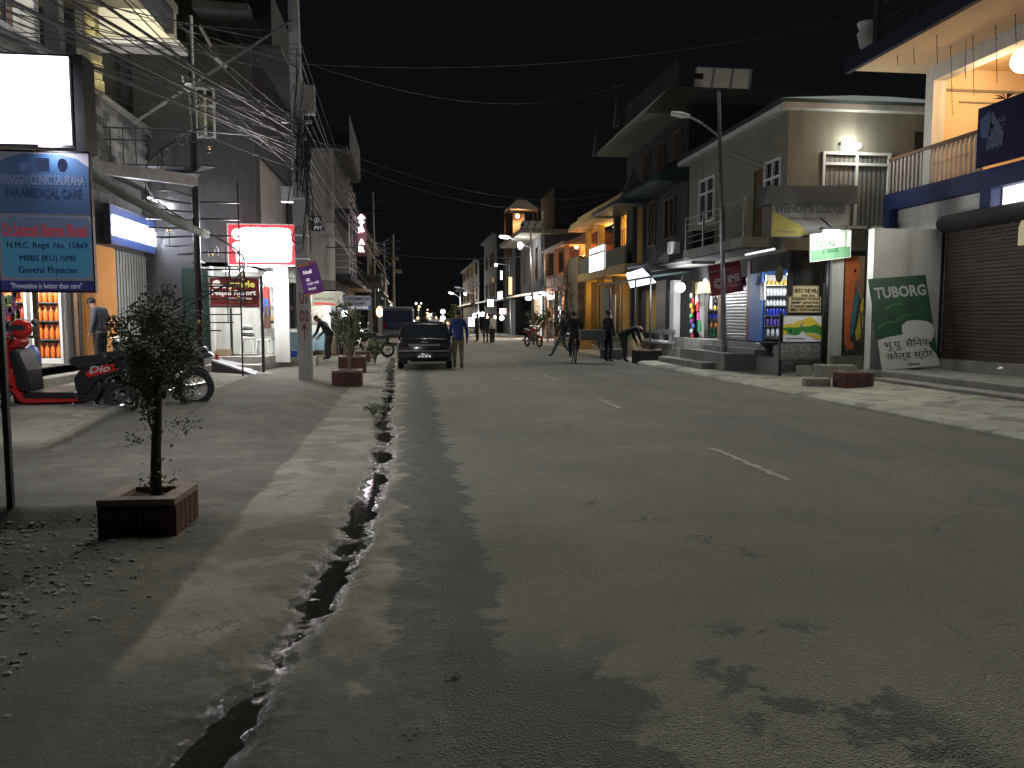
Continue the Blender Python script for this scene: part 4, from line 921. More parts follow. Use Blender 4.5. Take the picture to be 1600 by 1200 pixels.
# porch with two steps and sloping floor
for d0, d1, z in ((10.45, 10.95, .16), (10.95, 12.78, .29), (12.78, 13.2, .54)):
    mb = MB(); mb.box(d0, 3.0, 0, d1, 17.9 if d0 > 10.9 else 17.0, z); mb.obj('step', M['concrete'], R1, bevel=.012)
mb = MB(); mb.box(XR_+.06, 3, .5, XR_+.3, 20.6, .62); mb.obj('sill', M['concrete'], R1)
mb = MB(); mb.box(XR_+.3, 3, 0, 18, 20.6, .56); mb.obj('floor', M['concrete'], R1)
shutter(R1, 'x', XR_, -1, 3.0, 17.93, .56, 3.75, M['shutter_brown'], .085)
mb = MB(); mb.box(XR_-.05, 14.9, .6, XR_-.0+.03, 15.0, 3.75); mb.obj('shutter_guide', M['iron'], R1)
mb = MB(); mb.lathe([(.18, 3.0), (.20, 3.05), (.20, 17.85), (.18, 17.92)], (XR_-.12, 0, 3.77), 16, 'y'); mb.obj('shutter_drum', mat('drum_dark', (.022, .02, .02), .8, var=.4, vs=6, bump=.3), R1, smooth=True)
# camera-side stub wall
mb = MB(); mb.box(11.05, 17.95, 0, 12.9, 18.2, 3.66); mb.obj('side_wall', M['plaster_white'], R1)
mb = MB(); mb.box(12.8, 17.93, .54, 12.88, 17.948, 3.6); mb.obj('wall_trim', M['iron'], R1)
# beam, end column, upper floor
mb = MB(); mb.box(XR_, 3.0, 4.42, XR_+.25, 20.55, 4.86); mb.obj('balcony_beam', M['plaster_blue'], R1)
for q in ((20.3, 20.55, 3.4), (16.5, 16.85, 3.95)): mb = MB(); mb.box(XR_-.002, q[0], q[2], XR_+.25, q[1], 4.418); mb.obj('blue_column', M['plaster_blue'], R1)
mb = MB(); mb.box(XR_+.25, 16.9, 4.05, XR_+.3, 20.3, 4.42); mb.box(XR_+.3, 18.3, .56, 17, 20.5, 4.42); mb.obj('inner_wall', M['plaster_white'], R1)
mb = MB(); mb.box(XR_+.25, 3, 4.60, 18, 20.55, 4.80); mb.obj('floor_slab', M['plaster_white'], R1)
mb = MB(); mb.box(XR_+.26, 3.0, 3.94, XR_+3.4, 16.45, 3.98); mb.box(XR_+3.4, 3, 3.95, XR_+3.5, 16.45, 4.6); mb.box(XR_+.26, 16.46, 3.95, XR_+3.4, 16.5, 4.6); mb.obj('lit_loft', mat('bright_white', (.85, .85, .82), .7), R1)
area('porch_fill', (12.86, 14.6, 4.2), (-.8, -.05, -.7), 85, (1, 1, .93), .3, 2.6, R1)  # light added at the loft opening to brighten stub wall, porch and pavement
area('loft_light', (14.2, 15.2, 4.56), (0, 0, -1), 50, (1, 1, .97), 1.5, 1.5, R1)
# balcony end wall (warm), column, back wall, ceiling slab
mb = MB(); mb.box(13.32, 18.95, 4.8, 18, 19.15, 7.75); mb.obj('balcony_end_wall', mat('peach_plaster', (.70, .52, .33), .85, var=.1, vs=.8), R1)
mb = MB(); mb.box(XR_+.06, 18.75, 4.86, XR_+.40, 19.05, 7.75); mb.obj('column', M['plaster_white'], R1)
mb = MB(); mb.box(XR_+.06, 3, 7.40, XR_+.40, 18.74, 7.75); mb.obj('edge_beam', M['plaster_white'], R1)
mb = MB(); mb.box(11.15, 3, 7.75, 18, 19.4, 7.95); mb.obj('roof_slab', mat('peach_plaster', (.70, .52, .33)), R1)
mb = MB(); mb.box(11.02, 3, 7.70, 11.148, 19.5, 8.06); mb.obj('roof_fascia', mat('navy_fascia', (.012, .014, .035), .8), R1)
mb = MB(); mb.box(16.4, 3, 4.8, 16.6, 18.9, 7.75); mb.obj('balcony_back_wall', mat('peach_plaster', (.70, .52, .33)), R1)
mb = MB(); mb.box(13.4, 18.9, 7.20, 17, 18.94, 7.26); mb.box(13.8, 18.9, 6.93, 17, 18.94, 6.96); mb.obj('conduit', M['plaster_cream'], R1)
# balcony balusters, one by one
bal0 = None; y = 20.3
mb = MB(); mb.box(XR_+.04, 16.95, 5.74, XR_+.16, 20.5, 5.82); mb.obj('handrail', M['wood'], R1)
mb = MB(); mb.tube([(XR_+.1, 16.95, 5.35), (XR_+.1, 20.5, 5.35)], .012, 5); mb.obj('mid_rail', M['steel'], R1)
while y > 16.98:
    if bal0 is None:
        b = MB(); b.box(XR_+.07, -.035, 4.86, XR_+.13, .035, 5.74); bal0 = b.obj('baluster', mat('baluster_paint', (.45, .40, .38), .7, var=.2, vs=4), R1); bal0.location = (0, y, 0)
    else: inst(bal0, (0, y, 0))
    y -= .165
# roof-level rail
mb = MB(); mb.tube([(11.3, 3, 9.0), (11.3, 18.6, 9.0)], .04, 6); mb.tube([(11.3, 3, 8.6), (11.3, 18.6, 8.6)], .02, 6)
for k in range(12): mb.tube([(11.3, 18.6-k*.5, 8.05), (11.3, 18.6-k*.5, 9.0)], .02, 5)
mb.box(11.2, 18.4, 8.05, 11.4, 18.6, 9.3); mb.obj('roof_railing', M['plaster_dark'], R1)
ur = MB(); ur.lathe([(.08, 8.06), (.14, 8.2), (.2, 8.5), (.14, 8.56), (.2, 8.7), (.2, 8.75)], (11.2, 18.9, 0), 12); ur.obj('roof_urn', M['plaster_white'], R1, smooth=True)
pl_d = mat('plum_leaf', (.13, .04, .035), .7, var=.3, vs=8)
# banner hung on the balcony
S = thing('dark_blue_banner', 'dark navy printed banner hanging over the balcony edge at the right', 'banner')
B = Board((XR_-.10, 16.9, 4.90), -Y_, Z_, 7.0, 1.33, S)
nb = mat('navy_banner', (.008, .011, .055), .7, var=.2, vs=3, spec=.15); B.panel(nb, .02)
B.poly([(.01, .80), (.05, .90), (.075, .6), (.055, .45), (.02, .5)], mat('banner_mid', (.03, .06, .22), .6, var=.3, vs=5), 'print')
for k in range(6): B.poly([(.045+.012*k, .25+.02*(k % 2)), (.052+.012*k, .25+.02*(k % 2)), (.072+.009*k, .85-.07*k), (.062+.009*k, .88-.07*k)], mat('banner_light', (.10, .12, .22), .6, var=.4, vs=14), 'print')
for k in range(4): B.text(['CANOEING', 'BIRD WATCH', 'ELEPHANT', 'VILLAGE'][k], .05+.004*k, .30+k*.12, .06, .07, mat('banner_text', (.16, .18, .30), .6))
# globe lamp and potted plant on the balcony rail
L = thing('globe_lamp', 'large warm globe lamp on the balcony at the right edge', 'lamp'); p = AY(1600, 95, 17.4)
p = AX(1599, 95, 14.2); mb = MB(); mb.ball(p, .27, 16, 12); mb.obj('globe', lit('globe_glass', (1, .80, .52), 2.5), L, smooth=True); mb = MB(); mb.tube([p+Vector((0, 0, .27)), (p.x, p.y, 7.74)], .015, 6); mb.obj('cord', M['cable'], L)
point('globe_light', p-Vector((0.4, 0.3, .35)), 75, (1, .66, .34), .2, L)
P_ = thing('cordyline_plant', 'dark spiky plant standing on the balcony above the navy banner', 'plant'); c = AX(1573, 155, XR_+.1)
mb = MB(); mb.tube([(c.x, c.y, 5.9), (c.x, c.y, c.z)], .02, 6); mb.obj('stem', M['bark'], P_)
mb = MB(); mb.lathe([(.12, 5.62), (.16, 5.9), (.17, 5.92)], (c.x+.1, c.y, 0), 12); mb.obj('flower_pot', M['rust_red'], P_)
random.seed(3)
for k in range(11):
    a = k*2.4; el = random.uniform(-.1, 1.2); d = Vector((math.cos(a)*math.cos(el), math.sin(a)*math.cos(el), math.sin(el))); s_ = d.cross(Z_).normalized()*.028; L_ = random.uniform(.22, .33)
    m_ = MB(); c1 = c+d*L_*.5; c2 = c+d*L_+Vector((0, 0, -.06)); m_.add([c, c1+s_, c2, c1-s_], [(0, 1, 2), (0, 2, 3)]); m_.obj('leaf', pl_d, P_)
# hanging strings of dead fairy lights
for k, (px, pt, pb) in enumerate(((1402, 68, 102), (1428, 66, 102), (1464, 40, 100), (1487, 30, 180), (1521, 20, 150), (1557, 10, 130), (1508, 95, 122), (1587, 6, 70))):
    S = thing('light_string', 'thin unlit light string hanging from the roof edge of the blue building', 'light string', group='unlit light strings')
    a = AX(px, pt, 11.6 if px < 1480 else 12.4); b = AX(px+1, pb, 11.6 if px < 1480 else 12.4); mb = MB(); mb.tube([Vector((a.x, a.y, 7.74)), a.lerp(b, .5)+Vector((0, .02, 0)), b], .006, 4); mb.obj('wire', M['cable'], S)
    bb = MB()
    for q in range(6): bb.ball(a.lerp(b, (q+1)/7), .014, 5, 4)
    bb.obj('bulbs', M['cable'], S)
# arch-topped pale plaque and dangling wire on the shutter
S = thing('arched_plaque', 'arched cream plaque on the brown shutter at the right edge', 'sign'); p = AX(1590, 384, XR_-.06)
mb = MB(); mb.prism([(-.5, 0), (.1, 0), (.1, .38), (.02, .50), (-.1, .55), (-.5, .55)], (p.x, p.y, p.z), -Y_, Z_, (.03, 0, 0)); mb.prism([(0, 0), (.6, 0), (.6, .55), (.12, .55), (.04, .48), (0, .38)], (p.x, p.y, p.z), -Y_, Z_, (.03, 0, 0))
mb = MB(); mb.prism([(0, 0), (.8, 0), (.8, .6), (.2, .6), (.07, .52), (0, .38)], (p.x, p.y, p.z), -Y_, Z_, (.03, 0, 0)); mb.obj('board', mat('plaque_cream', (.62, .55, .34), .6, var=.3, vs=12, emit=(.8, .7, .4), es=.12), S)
W = MB(); W.tube([AX(1528+ (1585-1528)*t, 340+ (1-(2*t-1)**2)*36, XR_-.2) for t in np.linspace(0, 1, 12)], .009, 4); tag(W.obj('loose_wire', M['cable_pale']), 'loose wire looping down in front of the brown shutter', 'wire')

# ---- beer sign leaning on the stub wall
S = thing('beer_signboard', 'leaning green beer signboard with white wave and black Nepali lettering', 'sign')
a = AY(1378, 579, 17.4); b = AY(1468, 571, 17.4); c = AY(1357, 436, 17.8)
u = (b-a); B = Board(a+Vector((0, 0, 0)), u, (c-a), u.length, (c-a).length, S)
B.panel(mat('beer_green', (.022, .095, .045), .5, var=.45, vs=2.2, col2=(.012, .04, .022)), .025)
gw = mat('signboard_white', (.55, .55, .52), .55, var=.12, vs=3); gs = mat('silver_print', (.42, .44, .42), .5); lg = mat('wave_green', (.09, .24, .10), .5)
B.poly([(0, 0), (1, 0), (1, .06), (.97, .13), (.88, .21), (.89, .255), (.98, .32), (1.0, .40), (.98, .455), (.90, .49), (.72, .515), (.55, .51), (.46, .47), (.44, .40), (.46, .375), (.40, .365), (.2, .355), (0, .33)], gw, 'white_wave')
B.text('TUBORG', .06, .775, .90, .125, gs, bold=.03, lift=.008, shear=.0)
for (cx_, cy_, r) in ((.45, .60, .28), (.60, .47, .28), (.28, .40, .3)):
    for q in range(2):
        pts = [(cx_+(r-q*.03)*math.cos(t), cy_+(r-q*.03)*.40*math.sin(t)) for t in np.linspace(1.4, 2.7, 9)]+[(cx_+(r-.012-q*.03)*math.cos(t), cy_+(r-.012-q*.03)*.40*math.sin(t)) for t in np.linspace(2.7, 1.4, 9)]
        B.poly(pts, lg, 'swirl')
bk_ = mat('print_black', (.015, .015, .015), .5)
B.text('भु.पु. सैिनक', .10, .20, .80, .125, bk_, bold=0, lift=.008); B.text('कोल्ड स्टोर', .12, .08, .80, .115, bk_, bold=0, lift=.008); B.text('सौराहा', .45, .02, .22, .04, bk_, lift=.008)
# ================================================================== RIGHT: cream guest house (camera-side wall y = 20.6, street side x = 10.1)
R2 = thing('cream_house', 'cream two storey guest house with lamp lit upper window and street balcony', 'building')
YH = 20.6; XH = 10.1
wz = [AY(1285, 237, YH), AY(1388, 320, YH)]
mb = MB(); grid_wall(mb, 'y', YH, .2, XH+.0, 15.4, 3.3, 7.05, holes=[(wz[0].x, wz[1].x, 3.95, wz[0].z), (13.75, 14.2, 5.2, 6.6)]); mb.obj('wall', M['plaster_cream'], R2)
mb = MB(); mb.box(XH-.25, YH-.25, 7.05, 15.6, 30, 7.2); mb.obj('eaves', M['plaster_white'], R2)
mb = MB(); mb.hexa([(9.6, 20.0, 7.2), (15.8, 20.0, 7.2), (15.8, 30, 7.2), (9.6, 30, 7.2)], [(12.4, 21.5, 7.75), (13.6, 21.5, 7.75), (13.6, 29, 7.75), (12.4, 29, 7.75)]); mb.obj('roof', M['tin'], R2)
window(R2, 'y', YH, -1, wz[0].x, wz[1].x, 3.95, wz[0].z, M['white_paint'], M['curtain'], 2, (AY(1300, 256, YH).z,), .07, bars=14, bm=M['iron'])
mb = MB(); mb.box(13.77, YH+.05, 5.2, 14.2, YH+.08, 6.6); mb.obj('dark_vent', M['sign_dark'], R2)
mb = MB()
wl = [AX(1117, 278, XH), AX(1092, 345, XH)]; dr = [AX(1190, 268, XH), AX(1178, 355, XH)]; wr = [AX(1223, 253, XH), AX(1195, 290, XH)]
grid_wall(mb, 'x', XH, .2, YH+.2, 28.2, 3.3, 7.05, holes=[(25.7, 27.1, 4.75, 6.25), (22.1, 22.7, 3.75, 5.8), (20.9, 21.9, 4.7, 5.9)]); mb.obj('street_wall', M['plaster_cream'], R2)
window(R2, 'x', XH, -1, 25.7, 27.1, 4.75, 6.25, M['white_paint'], M['glass'], 2, (5.75,))
window(R2, 'x', XH, -1, 20.9, 21.9, 4.7, 5.9, M['white_paint'], M['glass'], 2, (5.4,))
mb = MB(); mb.box(XH+.08, 22.1, 3.75, XH+.13, 22.7, 5.8); mb.obj('door', M['wood'], R2)
# balcony slab with rail of pipes
mb = MB(); mb.box(9.0, 20.9, 3.45, 10.1, 25.6, 3.72); mb.box(9.3, 25.6, 3.3, 10.1, 28.2, 3.55); mb.obj('balcony_slab', M['concrete'], R2)
mb = MB(); mb.box(9.05, 20.9, 3.40, 10.1, 28.2, 3.45); mb.obj('balcony_soffit', M['plaster_grey'], R2)
for z in (3.95, 4.15, 4.35, 4.55, 4.75):
    b = MB(); b.tube([(9.08, 20.9, z), (9.08, 25.6, z)], .018, 5); b.obj('rail', M['steel'], R2)
for y in (20.95, 22.4, 24, 25.55):
    b = MB(); b.box(9.05, y-.025, 3.72, 9.11, y+.025, 4.8); b.obj('rail_post', M['steel'], R2)
mb = MB(); mb.box(9.35, 25.7, 3.55, 10.08, 28.1, 4.4); mb.obj('parapet', M['plaster_dark'], R2)
mb = MB(); mb.box(9.02, 26.9, 3.75, 9.04+.3, 27.3, 4.15); mb.obj('notice_sheet', M['white_paint'], R2)
L = thing('window_lamp', 'bright double lamp fixed above the barred upper window of the cream house', 'lamp')
p = AY(1331, 226, YH-.15); mb = MB(); mb.ball(p+Vector((-.12, 0, 0)), (.10, .06, .10), 10, 6); mb.ball(p+Vector((.16, 0, -.02)), (.12, .06, .08), 10, 6); mb.obj('glass', BULB, L, smooth=True); mb = MB(); mb.box(p.x-.25, YH-.07, p.z+.0, p.x+.3, YH-.0, p.z+.08); mb.obj('bracket', M['white_paint'], L)
point('window_light', p+Vector((0, -.30, .05)), 17, (.97, 1, .90), .06, L)
# ground floor of the guest house: shops facing the street
R3 = thing('shop_row', 'dark fronted row of small shops under the guest house balcony', 'building')
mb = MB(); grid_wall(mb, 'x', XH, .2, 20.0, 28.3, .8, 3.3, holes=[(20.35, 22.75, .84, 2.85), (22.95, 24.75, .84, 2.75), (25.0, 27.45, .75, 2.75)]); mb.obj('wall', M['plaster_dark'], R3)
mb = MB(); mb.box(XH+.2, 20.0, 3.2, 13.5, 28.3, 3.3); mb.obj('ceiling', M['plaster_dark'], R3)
mb = MB(); mb.box(9.65, 19.9, 0, 13.5, 28.4, .80); mb.obj('plinth', M['concrete'], R3)
mb = MB(); mb.box(8.75, 21.3, 0, 9.65, 25.0, .52); mb.obj('landing', M['concrete'], R3)
mb = MB(); mb.box(8.35, 22.0, 0, 8.75, 26.0, .22); mb.obj('step', M['concrete'], R3); mb = MB(); mb.box(9.3, 20.6, .52, 9.65, 24.6, .66); mb.obj('step', M['concrete'], R3)
shutter(R3, 'x', XH+.05, -1, 22.95, 24.75, .84, 2.75, M['shutter_grey'], .10)
mb = MB(); mb.box(XH-.02, 22.75, .8, XH+.06, 22.95, 3.2); mb.obj('door_jamb', mat('maroon_paint', (.15, .03, .03), .6), R3)
def shop_room(y0, y1, z0, x1, m, side, parent):
    mb = MB(); mb.box(x1, y0-.1, z0, x1+.08, y1+.1, 3.2); mb.obj('back_wall', m, parent)
    mb = MB(); mb.box(XH+.2, y1, z0, x1, y1+.08, 3.2); mb.obj('side_wall', side, parent); mb = MB(); mb.box(XH+.2, y0-.08, z0, x1, y0, 3.2); mb.obj('side_wall', m, parent)
shop_room(20.35, 22.75, .84, XH+1.6, M['plaster_grey'], M['blue_door'], R3); shop_room(25.0, 27.45, .75, XH+1.4, M['plaster_grey'], M['plaster_white'], R3)
mb = MB(); mb.box(XH-.03, 21.9, .84, XH+.02, 22.72, 2.82); mb.obj('blue_door', M['blue_door'], R3)
mb = MB(); mb.box(XH+.0, 24.98, .75, XH+.1, 25.25, 2.75); mb.box(XH-.04, 27.45, .75, XH+.08, 27.6, 2.85); mb.obj('door_jamb', M['wood'], R3)
mb = MB(); mb.box(XH-.15, 25.0, 2.35, XH+.05, 27.0, 2.75); mb.obj('wooden_header', M['wood_pale'], R3)
for (y0, y1, z) in ((20.6, 22.2, 2.72), (25.4, 27.2, 2.66)):
    L = thing('shop_tube_lamp', 'ceiling tube inside the %s shop' % ('blue walled water bottle' if y0 < 22 else 'snack and soda'), 'lamp'); mb = MB(); mb.box(XH+.45, y1-.9, z, XH+1.0, y1-.84, z+.05); mb.obj('tube', TUBE, L)
    area('shop_light', (XH+.6, y1-.8, z-.03), (.0, .45, -1), 15, (.95, .98, 1), .8, .3, L)
# shelving with bottles
def shelves(x0, x1, yb, z0, rows, grp, gap=.335):
    sh = thing('display_shelf', 'steel display shelf of the %s' % grp[1], 'shelf')
    for r, (m, lb, h, rad) in enumerate(rows):
        z = z0+r*gap
        s = MB(); s.box(x0, yb-.28, z-.02, x1, yb, z); s.obj('shelf_board', M['steel'], sh)
        n = int((x1-x0-.06)/(rad*2.6)); bottles(lb, grp[0], m, h, rad, [(x0+.05+(i+.5)*(x1-x0-.1)/n, yb-.2, z+.001) for i in range(n)])
    s = MB(); s.box(x0, yb, z0-.1, x1, yb+.02, z0+gap*len(rows)); s.obj('shelf_back', M['plaster_white'], sh)
    for x in (x0-.02, x1):
        s = MB(); s.box(x, yb-.28, z0-.1, x+.02, yb, z0+gap*len(rows)); s.obj('shelf_side', M['steel'], sh)
blueb = mat('blue_bottle', (.03, .05, .45), .2, spec=.6); amber = mat('amber_jar', (.75, .38, .06), .3); darkb = mat('dark_bottle', (.02, .02, .018), .2, spec=.6); greenb = mat('green_bottle', (.05, .3, .12), .2); purp = mat('violet_bottle', (.12, .07, .35), .25)
pinkp = mat('pink_pack', (.65, .08, .35), .4); yelp = mat('yellow_pack', (.75, .6, .12), .4); redp_ = mat('red_pack', (.6, .05, .05), .4); orp = mat('orange_pack', (.75, .28, .05), .4)
shelves(10.34, 11.35, 22.5, .98, [(clearb, 'large clear water bottle on the bottom shelf of the blue shop', .3, .055), (purp, 'violet bottle on the second shelf of the blue shop', .28, .045), (blueb, 'blue bottle on the third shelf of the blue shop', .26, .04), (clearb, 'small clear bottle on the fourth shelf of the blue shop', .18, .04), (clearb, 'clear bottle on the fifth shelf of the blue shop', .22, .04), (amber, 'amber jar on the top shelf of the blue shop', .16, .05)], ('bottles in the blue walled shop', 'blue walled shop'), .30)
shelves(10.3, 11.1, 26.9, .88, [(greenb, 'green bottle on the bottom shelf of the snack shop', .25, .05), (orp, 'orange pack on the second shelf of the snack shop', .22, .06), (blueb, 'blue bottle on the third shelf of the snack shop', .24, .045), (yelp, 'yellow pack on the fourth shelf of the snack shop', .2, .05), (darkb, 'dark bottle on the fifth shelf of the snack shop', .25, .045), (darkb, 'dark bottle on the top shelf of the snack shop', .2, .045)], ('goods in the snack shop', 'snack shop'), .30)
random.seed(8)
for (px, py, s, m, lb) in ((1088, 468, .17, M['white_paint'], 'white paper pinned at the snack shop door'), (1089, 479, .16, redp_, 'red poster sheet below the white paper at the snack shop'), (1090, 494, .13, pinkp, 'pink packet at the snack shop door'), (1092, 510, .2, greenb, 'green crate stack at the snack shop door'), (1111, 473, .2, M['white_paint'], 'white cloth hanging at the right of the snack shop'),
        (1191, 455, .26, M['white_paint'], 'white plastic sack hanging in the blue shop doorway')):
    p = AX(px, py, XH-.08); q = MB(); q.hexa([(p.x, p.y-s*.6, p.z-s), (p.x, p.y+s*.6, p.z-s), (p.x, p.y+s*.5, p.z+s), (p.x, p.y-s*.5, p.z+s)], [(p.x+.06, p.y-s*.5, p.z-s*.9), (p.x+.06, p.y+s*.5, p.z-s*.9), (p.x+.05, p.y+s*.4, p.z+s), (p.x+.05, p.y-s*.4, p.z+s)])
    tag(q.obj('hanging_goods', m), lb, 'goods')
for k in range(9):
    p = AX(1081+random.uniform(-2, 2), 462+k*8, XH-.12); q = MB(); q.ball((0, 0, 0), (.05, .1, .1), 6, 5); o = q.obj('snack_packet', pk[k % 7]); o.location = p; tag(o, 'small packet in the hanging strip left of the snack shop', 'packet', 'packets hanging beside the snack shop')
S = thing('round_wicker_sign', 'round straw disc hanging over the blue shop door', 'sign'); p = AX(1216, 428, XH-.25); mb = MB(); mb.lathe([(.0, 0), (.18, .0), (.24, .03), (.18, .06), (0, .06)], (p.x, p.y, p.z), 14, 'x'); mb.obj('disc', mat('straw', (.2, .17, .11), .9, var=.4, vs=30), S)
# tube lamp under the balcony; dark eave piece
S = thing('under_balcony_tube', 'faintly glowing pale tube fixed below the guest house balcony', 'lamp'); mb = MB(); mb.tube([AX(1165, 398, 9.4), AX(1210, 389, 9.4)], .03, 6); mb.obj('tube', lit('dim_tube', (.9, .95, 1), .5), S)  # pale look comes from a faint glow put into the tube material
# stone seat slabs / table base on the landing
T = thing('stone_stool', 'dark hourglass stone stool on the landing', 'stool', G(1201, 556, .5)); mb = MB(); mb.lathe([(.2, 0), (.17, .04), (.10, .12), (.10, .2), (.2, .30), (.24, .33), (.24, .36)], n=12); mb.obj('body', M['plaster_dark'], T)

# ================================================================== signs in front of the guest house
S = thing('lodge_signboard', 'faded grey and yellow lodge signboard under a dark sheet hood', 'sign')
a = AY(1205, 370, 19.0); b = AY(1328, 305, 19.0); B = front_board((a.x, 19.0, a.z), b.x-a.x, b.z-a.z, S)
B.panel(mat('lodge_board', (.10, .095, .085), .6, var=.3, vs=2, col2=(.11, .105, .10)), .04)
B.poly([(0, 0), (.50, .04), (.36, .30), (.05, .56), (0, .56)], mat('lodge_yellow', (.24, .21, .03), .6, var=.3, vs=3), 'yellow_band')
B.text("WENDY'S LODGE", .03, .56, .92, .22, bk_, bold=.03); B.text('Chitwan National Park', .2, .40, .5, .08, mat('print_grey', (.07, .06, .05), .6)); B.text('P. Sauraha', .07, .10, .24, .06, mat('print_grey', (.07, .06, .05)))
B.poly([(.12, .86), (.2, .92), (.34, .86), (.2, .82)], bk_, 'bird_mark')
mb = MB(); q = [AY(1193, 318, 18.9), AY(1340, 318, 18.9), AY(1340, 290, 18.9), AY(1200, 290, 18.9)]; mb.hexa(q, [p+Vector((0, .5, 0)) for p in q]); mb.obj('hood', mat('hood_sheet', (.06, .06, .062), .7, var=.2, vs=4), S)
S = thing('tours_signboard', 'tilted green and white travel signboard glaring under a lamp', 'sign')
a = AY(1266, 409, 18.8); B = Board((a.x, 18.8, a.z), (1, 0, .125), (-.03, 0, 1), 1.06, .66, S); B.panel(mat('tours_green', (.16, .36, .19), .6, var=.3, vs=4), .03); B.poly([(.0, .42), (.88, .42), (.88, .98), (.0, .98)], gw, 'white_half'); B.frame(M['white_paint'], .012)
B.text('TOURS', .12, .48, .5, .28, mat('print_darkgreen', (.03, .12, .05), .5), bold=.03); B.text('& TRAVEL', .30, .24, .42, .16, mat('print_darkgreen', (.03, .12, .05)), bold=.03)
mb = MB(); c = B.pt(.82, .5, .0); mb.box(B.pt(.9, 0).x, 18.78, B.pt(.9, .4).z, B.pt(1, 0).x, 18.84, B.pt(.9, 1).z); mb.obj('clip', M['white_paint'], S)
L = thing('signboard_lamp', 'dazzling white lamp lighting the green travel signboard', 'lamp'); p = AY(1300, 366, 18.45)
mb = MB(); mb.ball(p, (.26, .12, .12), 12, 8); mb.obj('glass', BULB, L, smooth=True); mb = MB(); mb.box(p.x-.28, p.y-.1, p.z+.10, p.x+.28, p.y+.1, p.z+.16); mb.tube([p+Vector((0, 0, .15)), (p.x, 19.0, 4.0)], .02, 5); mb.obj('holder', M['iron'], L)
point('signboard_light', p+Vector((0, -.45, -.45)), 22, (.95, 1, .93), .08, L)
# vertical posts, dark panel, white pillar, elephant mural
mb = MB(); x0 = AY(1298, 500, 19.3).x; x1 = AY(1316, 500, 19.3).x; mb.box(x0, 19.3, 0, x1, 19.6, 3.3); tag(mb.obj('white_pillar', M['plaster_white']), 'white plastered pillar left of the elephant mural', 'pillar')
S = thing('elephant_mural', 'painted wall panel with orange elephant trunk, teal and yellow shapes', 'mural')
a = AY(1316, 560, 19.4); b = AY(1352, 400, 19.4); B = front_board((a.x, 19.4, .3), b.x-a.x, b.z-.3, S); B.panel(mat('mural_dark', (.05, .055, .05), .8, var=.4, vs=5), .1)
B.poly([(0, 1), (.55, 1), (.72, .90), (.70, .80), (.55, .74), (.45, .55), (.34, .35), (.36, .22), (.52, .20), (.62, .15), (.2, .13), (.08, .22), (.04, .4), (0, .8)], mat('mural_orange', (.62, .16, .05), .8, var=.3, vs=5), 'elephant_trunk')
B.poly([(.55, .74), (.70, .80), (.72, .9), (.6, 1), (1, 1), (1, .62), (.8, .6)], mat('mural_brown', (.28, .17, .10), .8, var=.3, vs=5), 'brown_patch')
B.poly([(.5, .6), (.62, .7), (.72, .6), (.6, .4), (.5, .28), (.36, .26), (.4, .4)], mat('mural_teal', (.07, .20, .26), .8, var=.3, vs=5), 'teal_patch'); B.poly([(1, .68), (.85, .55), (.75, .4), (.62, .3), (.7, .22), (1, .26)], mat('mural_yellow', (.65, .52, .06), .8, var=.2, vs=5), 'yellow_patch'); B.poly([(.5+.07*math.cos(t), .865+.02*math.sin(t)) for t in np.linspace(0, 6.28, 9)[:-1]], bk_, 'eye', lift=.006)
mb = MB(); mb.box(x1-.3, 19.0, 0, 12.05, 19.28, .55); tag(mb.obj('low_wall', mat('mossy_concrete', (.24, .23, .17), .9, var=.4, vs=3, bump=.3)), 'low mossy concrete wall below the elephant mural', 'wall')
for px, r, lab in ((1290, .07, 'thick dark post between the tour boards and the white pillar'), (1353, .05, 'dark pipe post between the mural and the white side wall')):
    x = AY(px, 500, 19.1).x; mb = MB(); mb.tube([(x, 19.1, 0), (x, 19.1, 3.9)], r, 8); tag(mb.obj('post', M['iron'], None, smooth=True), lab, 'post')
mb = MB(); mb.box(AY(1232, 400, 20.1).x, 20.05, .8, 11.9, 20.15, 3.3); tag(mb.obj('dark_boarding', mat('dark_board', (.05, .055, .055), .7, var=.3, vs=2)), 'dark boarding behind the tour boards beside the blue shop', 'hoarding')
def std(name, label, q0, q1, Y, m, fm=None):
    S = thing(name, label, 'sign'); a = AY(*q0, Y); b = AY(*q1, Y); B = front_board((a.x, Y, a.z), b.x-a.x, b.z-a.z, S); B.panel(m, .03); B.frame(fm or M['sign_dark'], .025); return S, B
cr = mat('board_cream', (.62, .50, .26), .6, var=.15, vs=4)
S, B = std('wild_tours_board', 'cream board with heavy black tour company heading', (1240, 465), (1278, 448), 19.2, cr, M['wood_pale']); B.text('INTO THE WILD', .05, .42, 1.02, .40, bk_, bold=.04); B.text('TOURS & TRAVEL', .3, .10, .6, .2, bk_, bold=.02)
S, B = std('activities_board', 'cream board listing jungle activities in black capitals', (1233, 487), (1283, 465), 19.15, cr, M['wood_pale'])
for k, t in enumerate(('BIRD WATCHING', 'CANOEING', 'JEEP SAFARI', 'JUNGLE WALK')): B.text(t, .04, .04+k*.245, .93, .18, bk_, bold=.04); 
for k in range(1, 4): B.poly([(0, k*.245-.01), (1, k*.245-.01), (1, k*.245+.002), (0, k*.245+.002)], M['wood_pale'], 'rule')
S, B = std('map_board', 'white painted map board with yellow hills, green forest and river', (1223, 534), (1284, 493), 19.0, mat('map_white', (.75, .76, .78), .6), M['sign_dark'])
ye = mat('map_yellow', (.75, .60, .04), .6, var=.15, vs=8); gr = mat('map_green', (.05, .30, .06), .6, var=.4, vs=8)
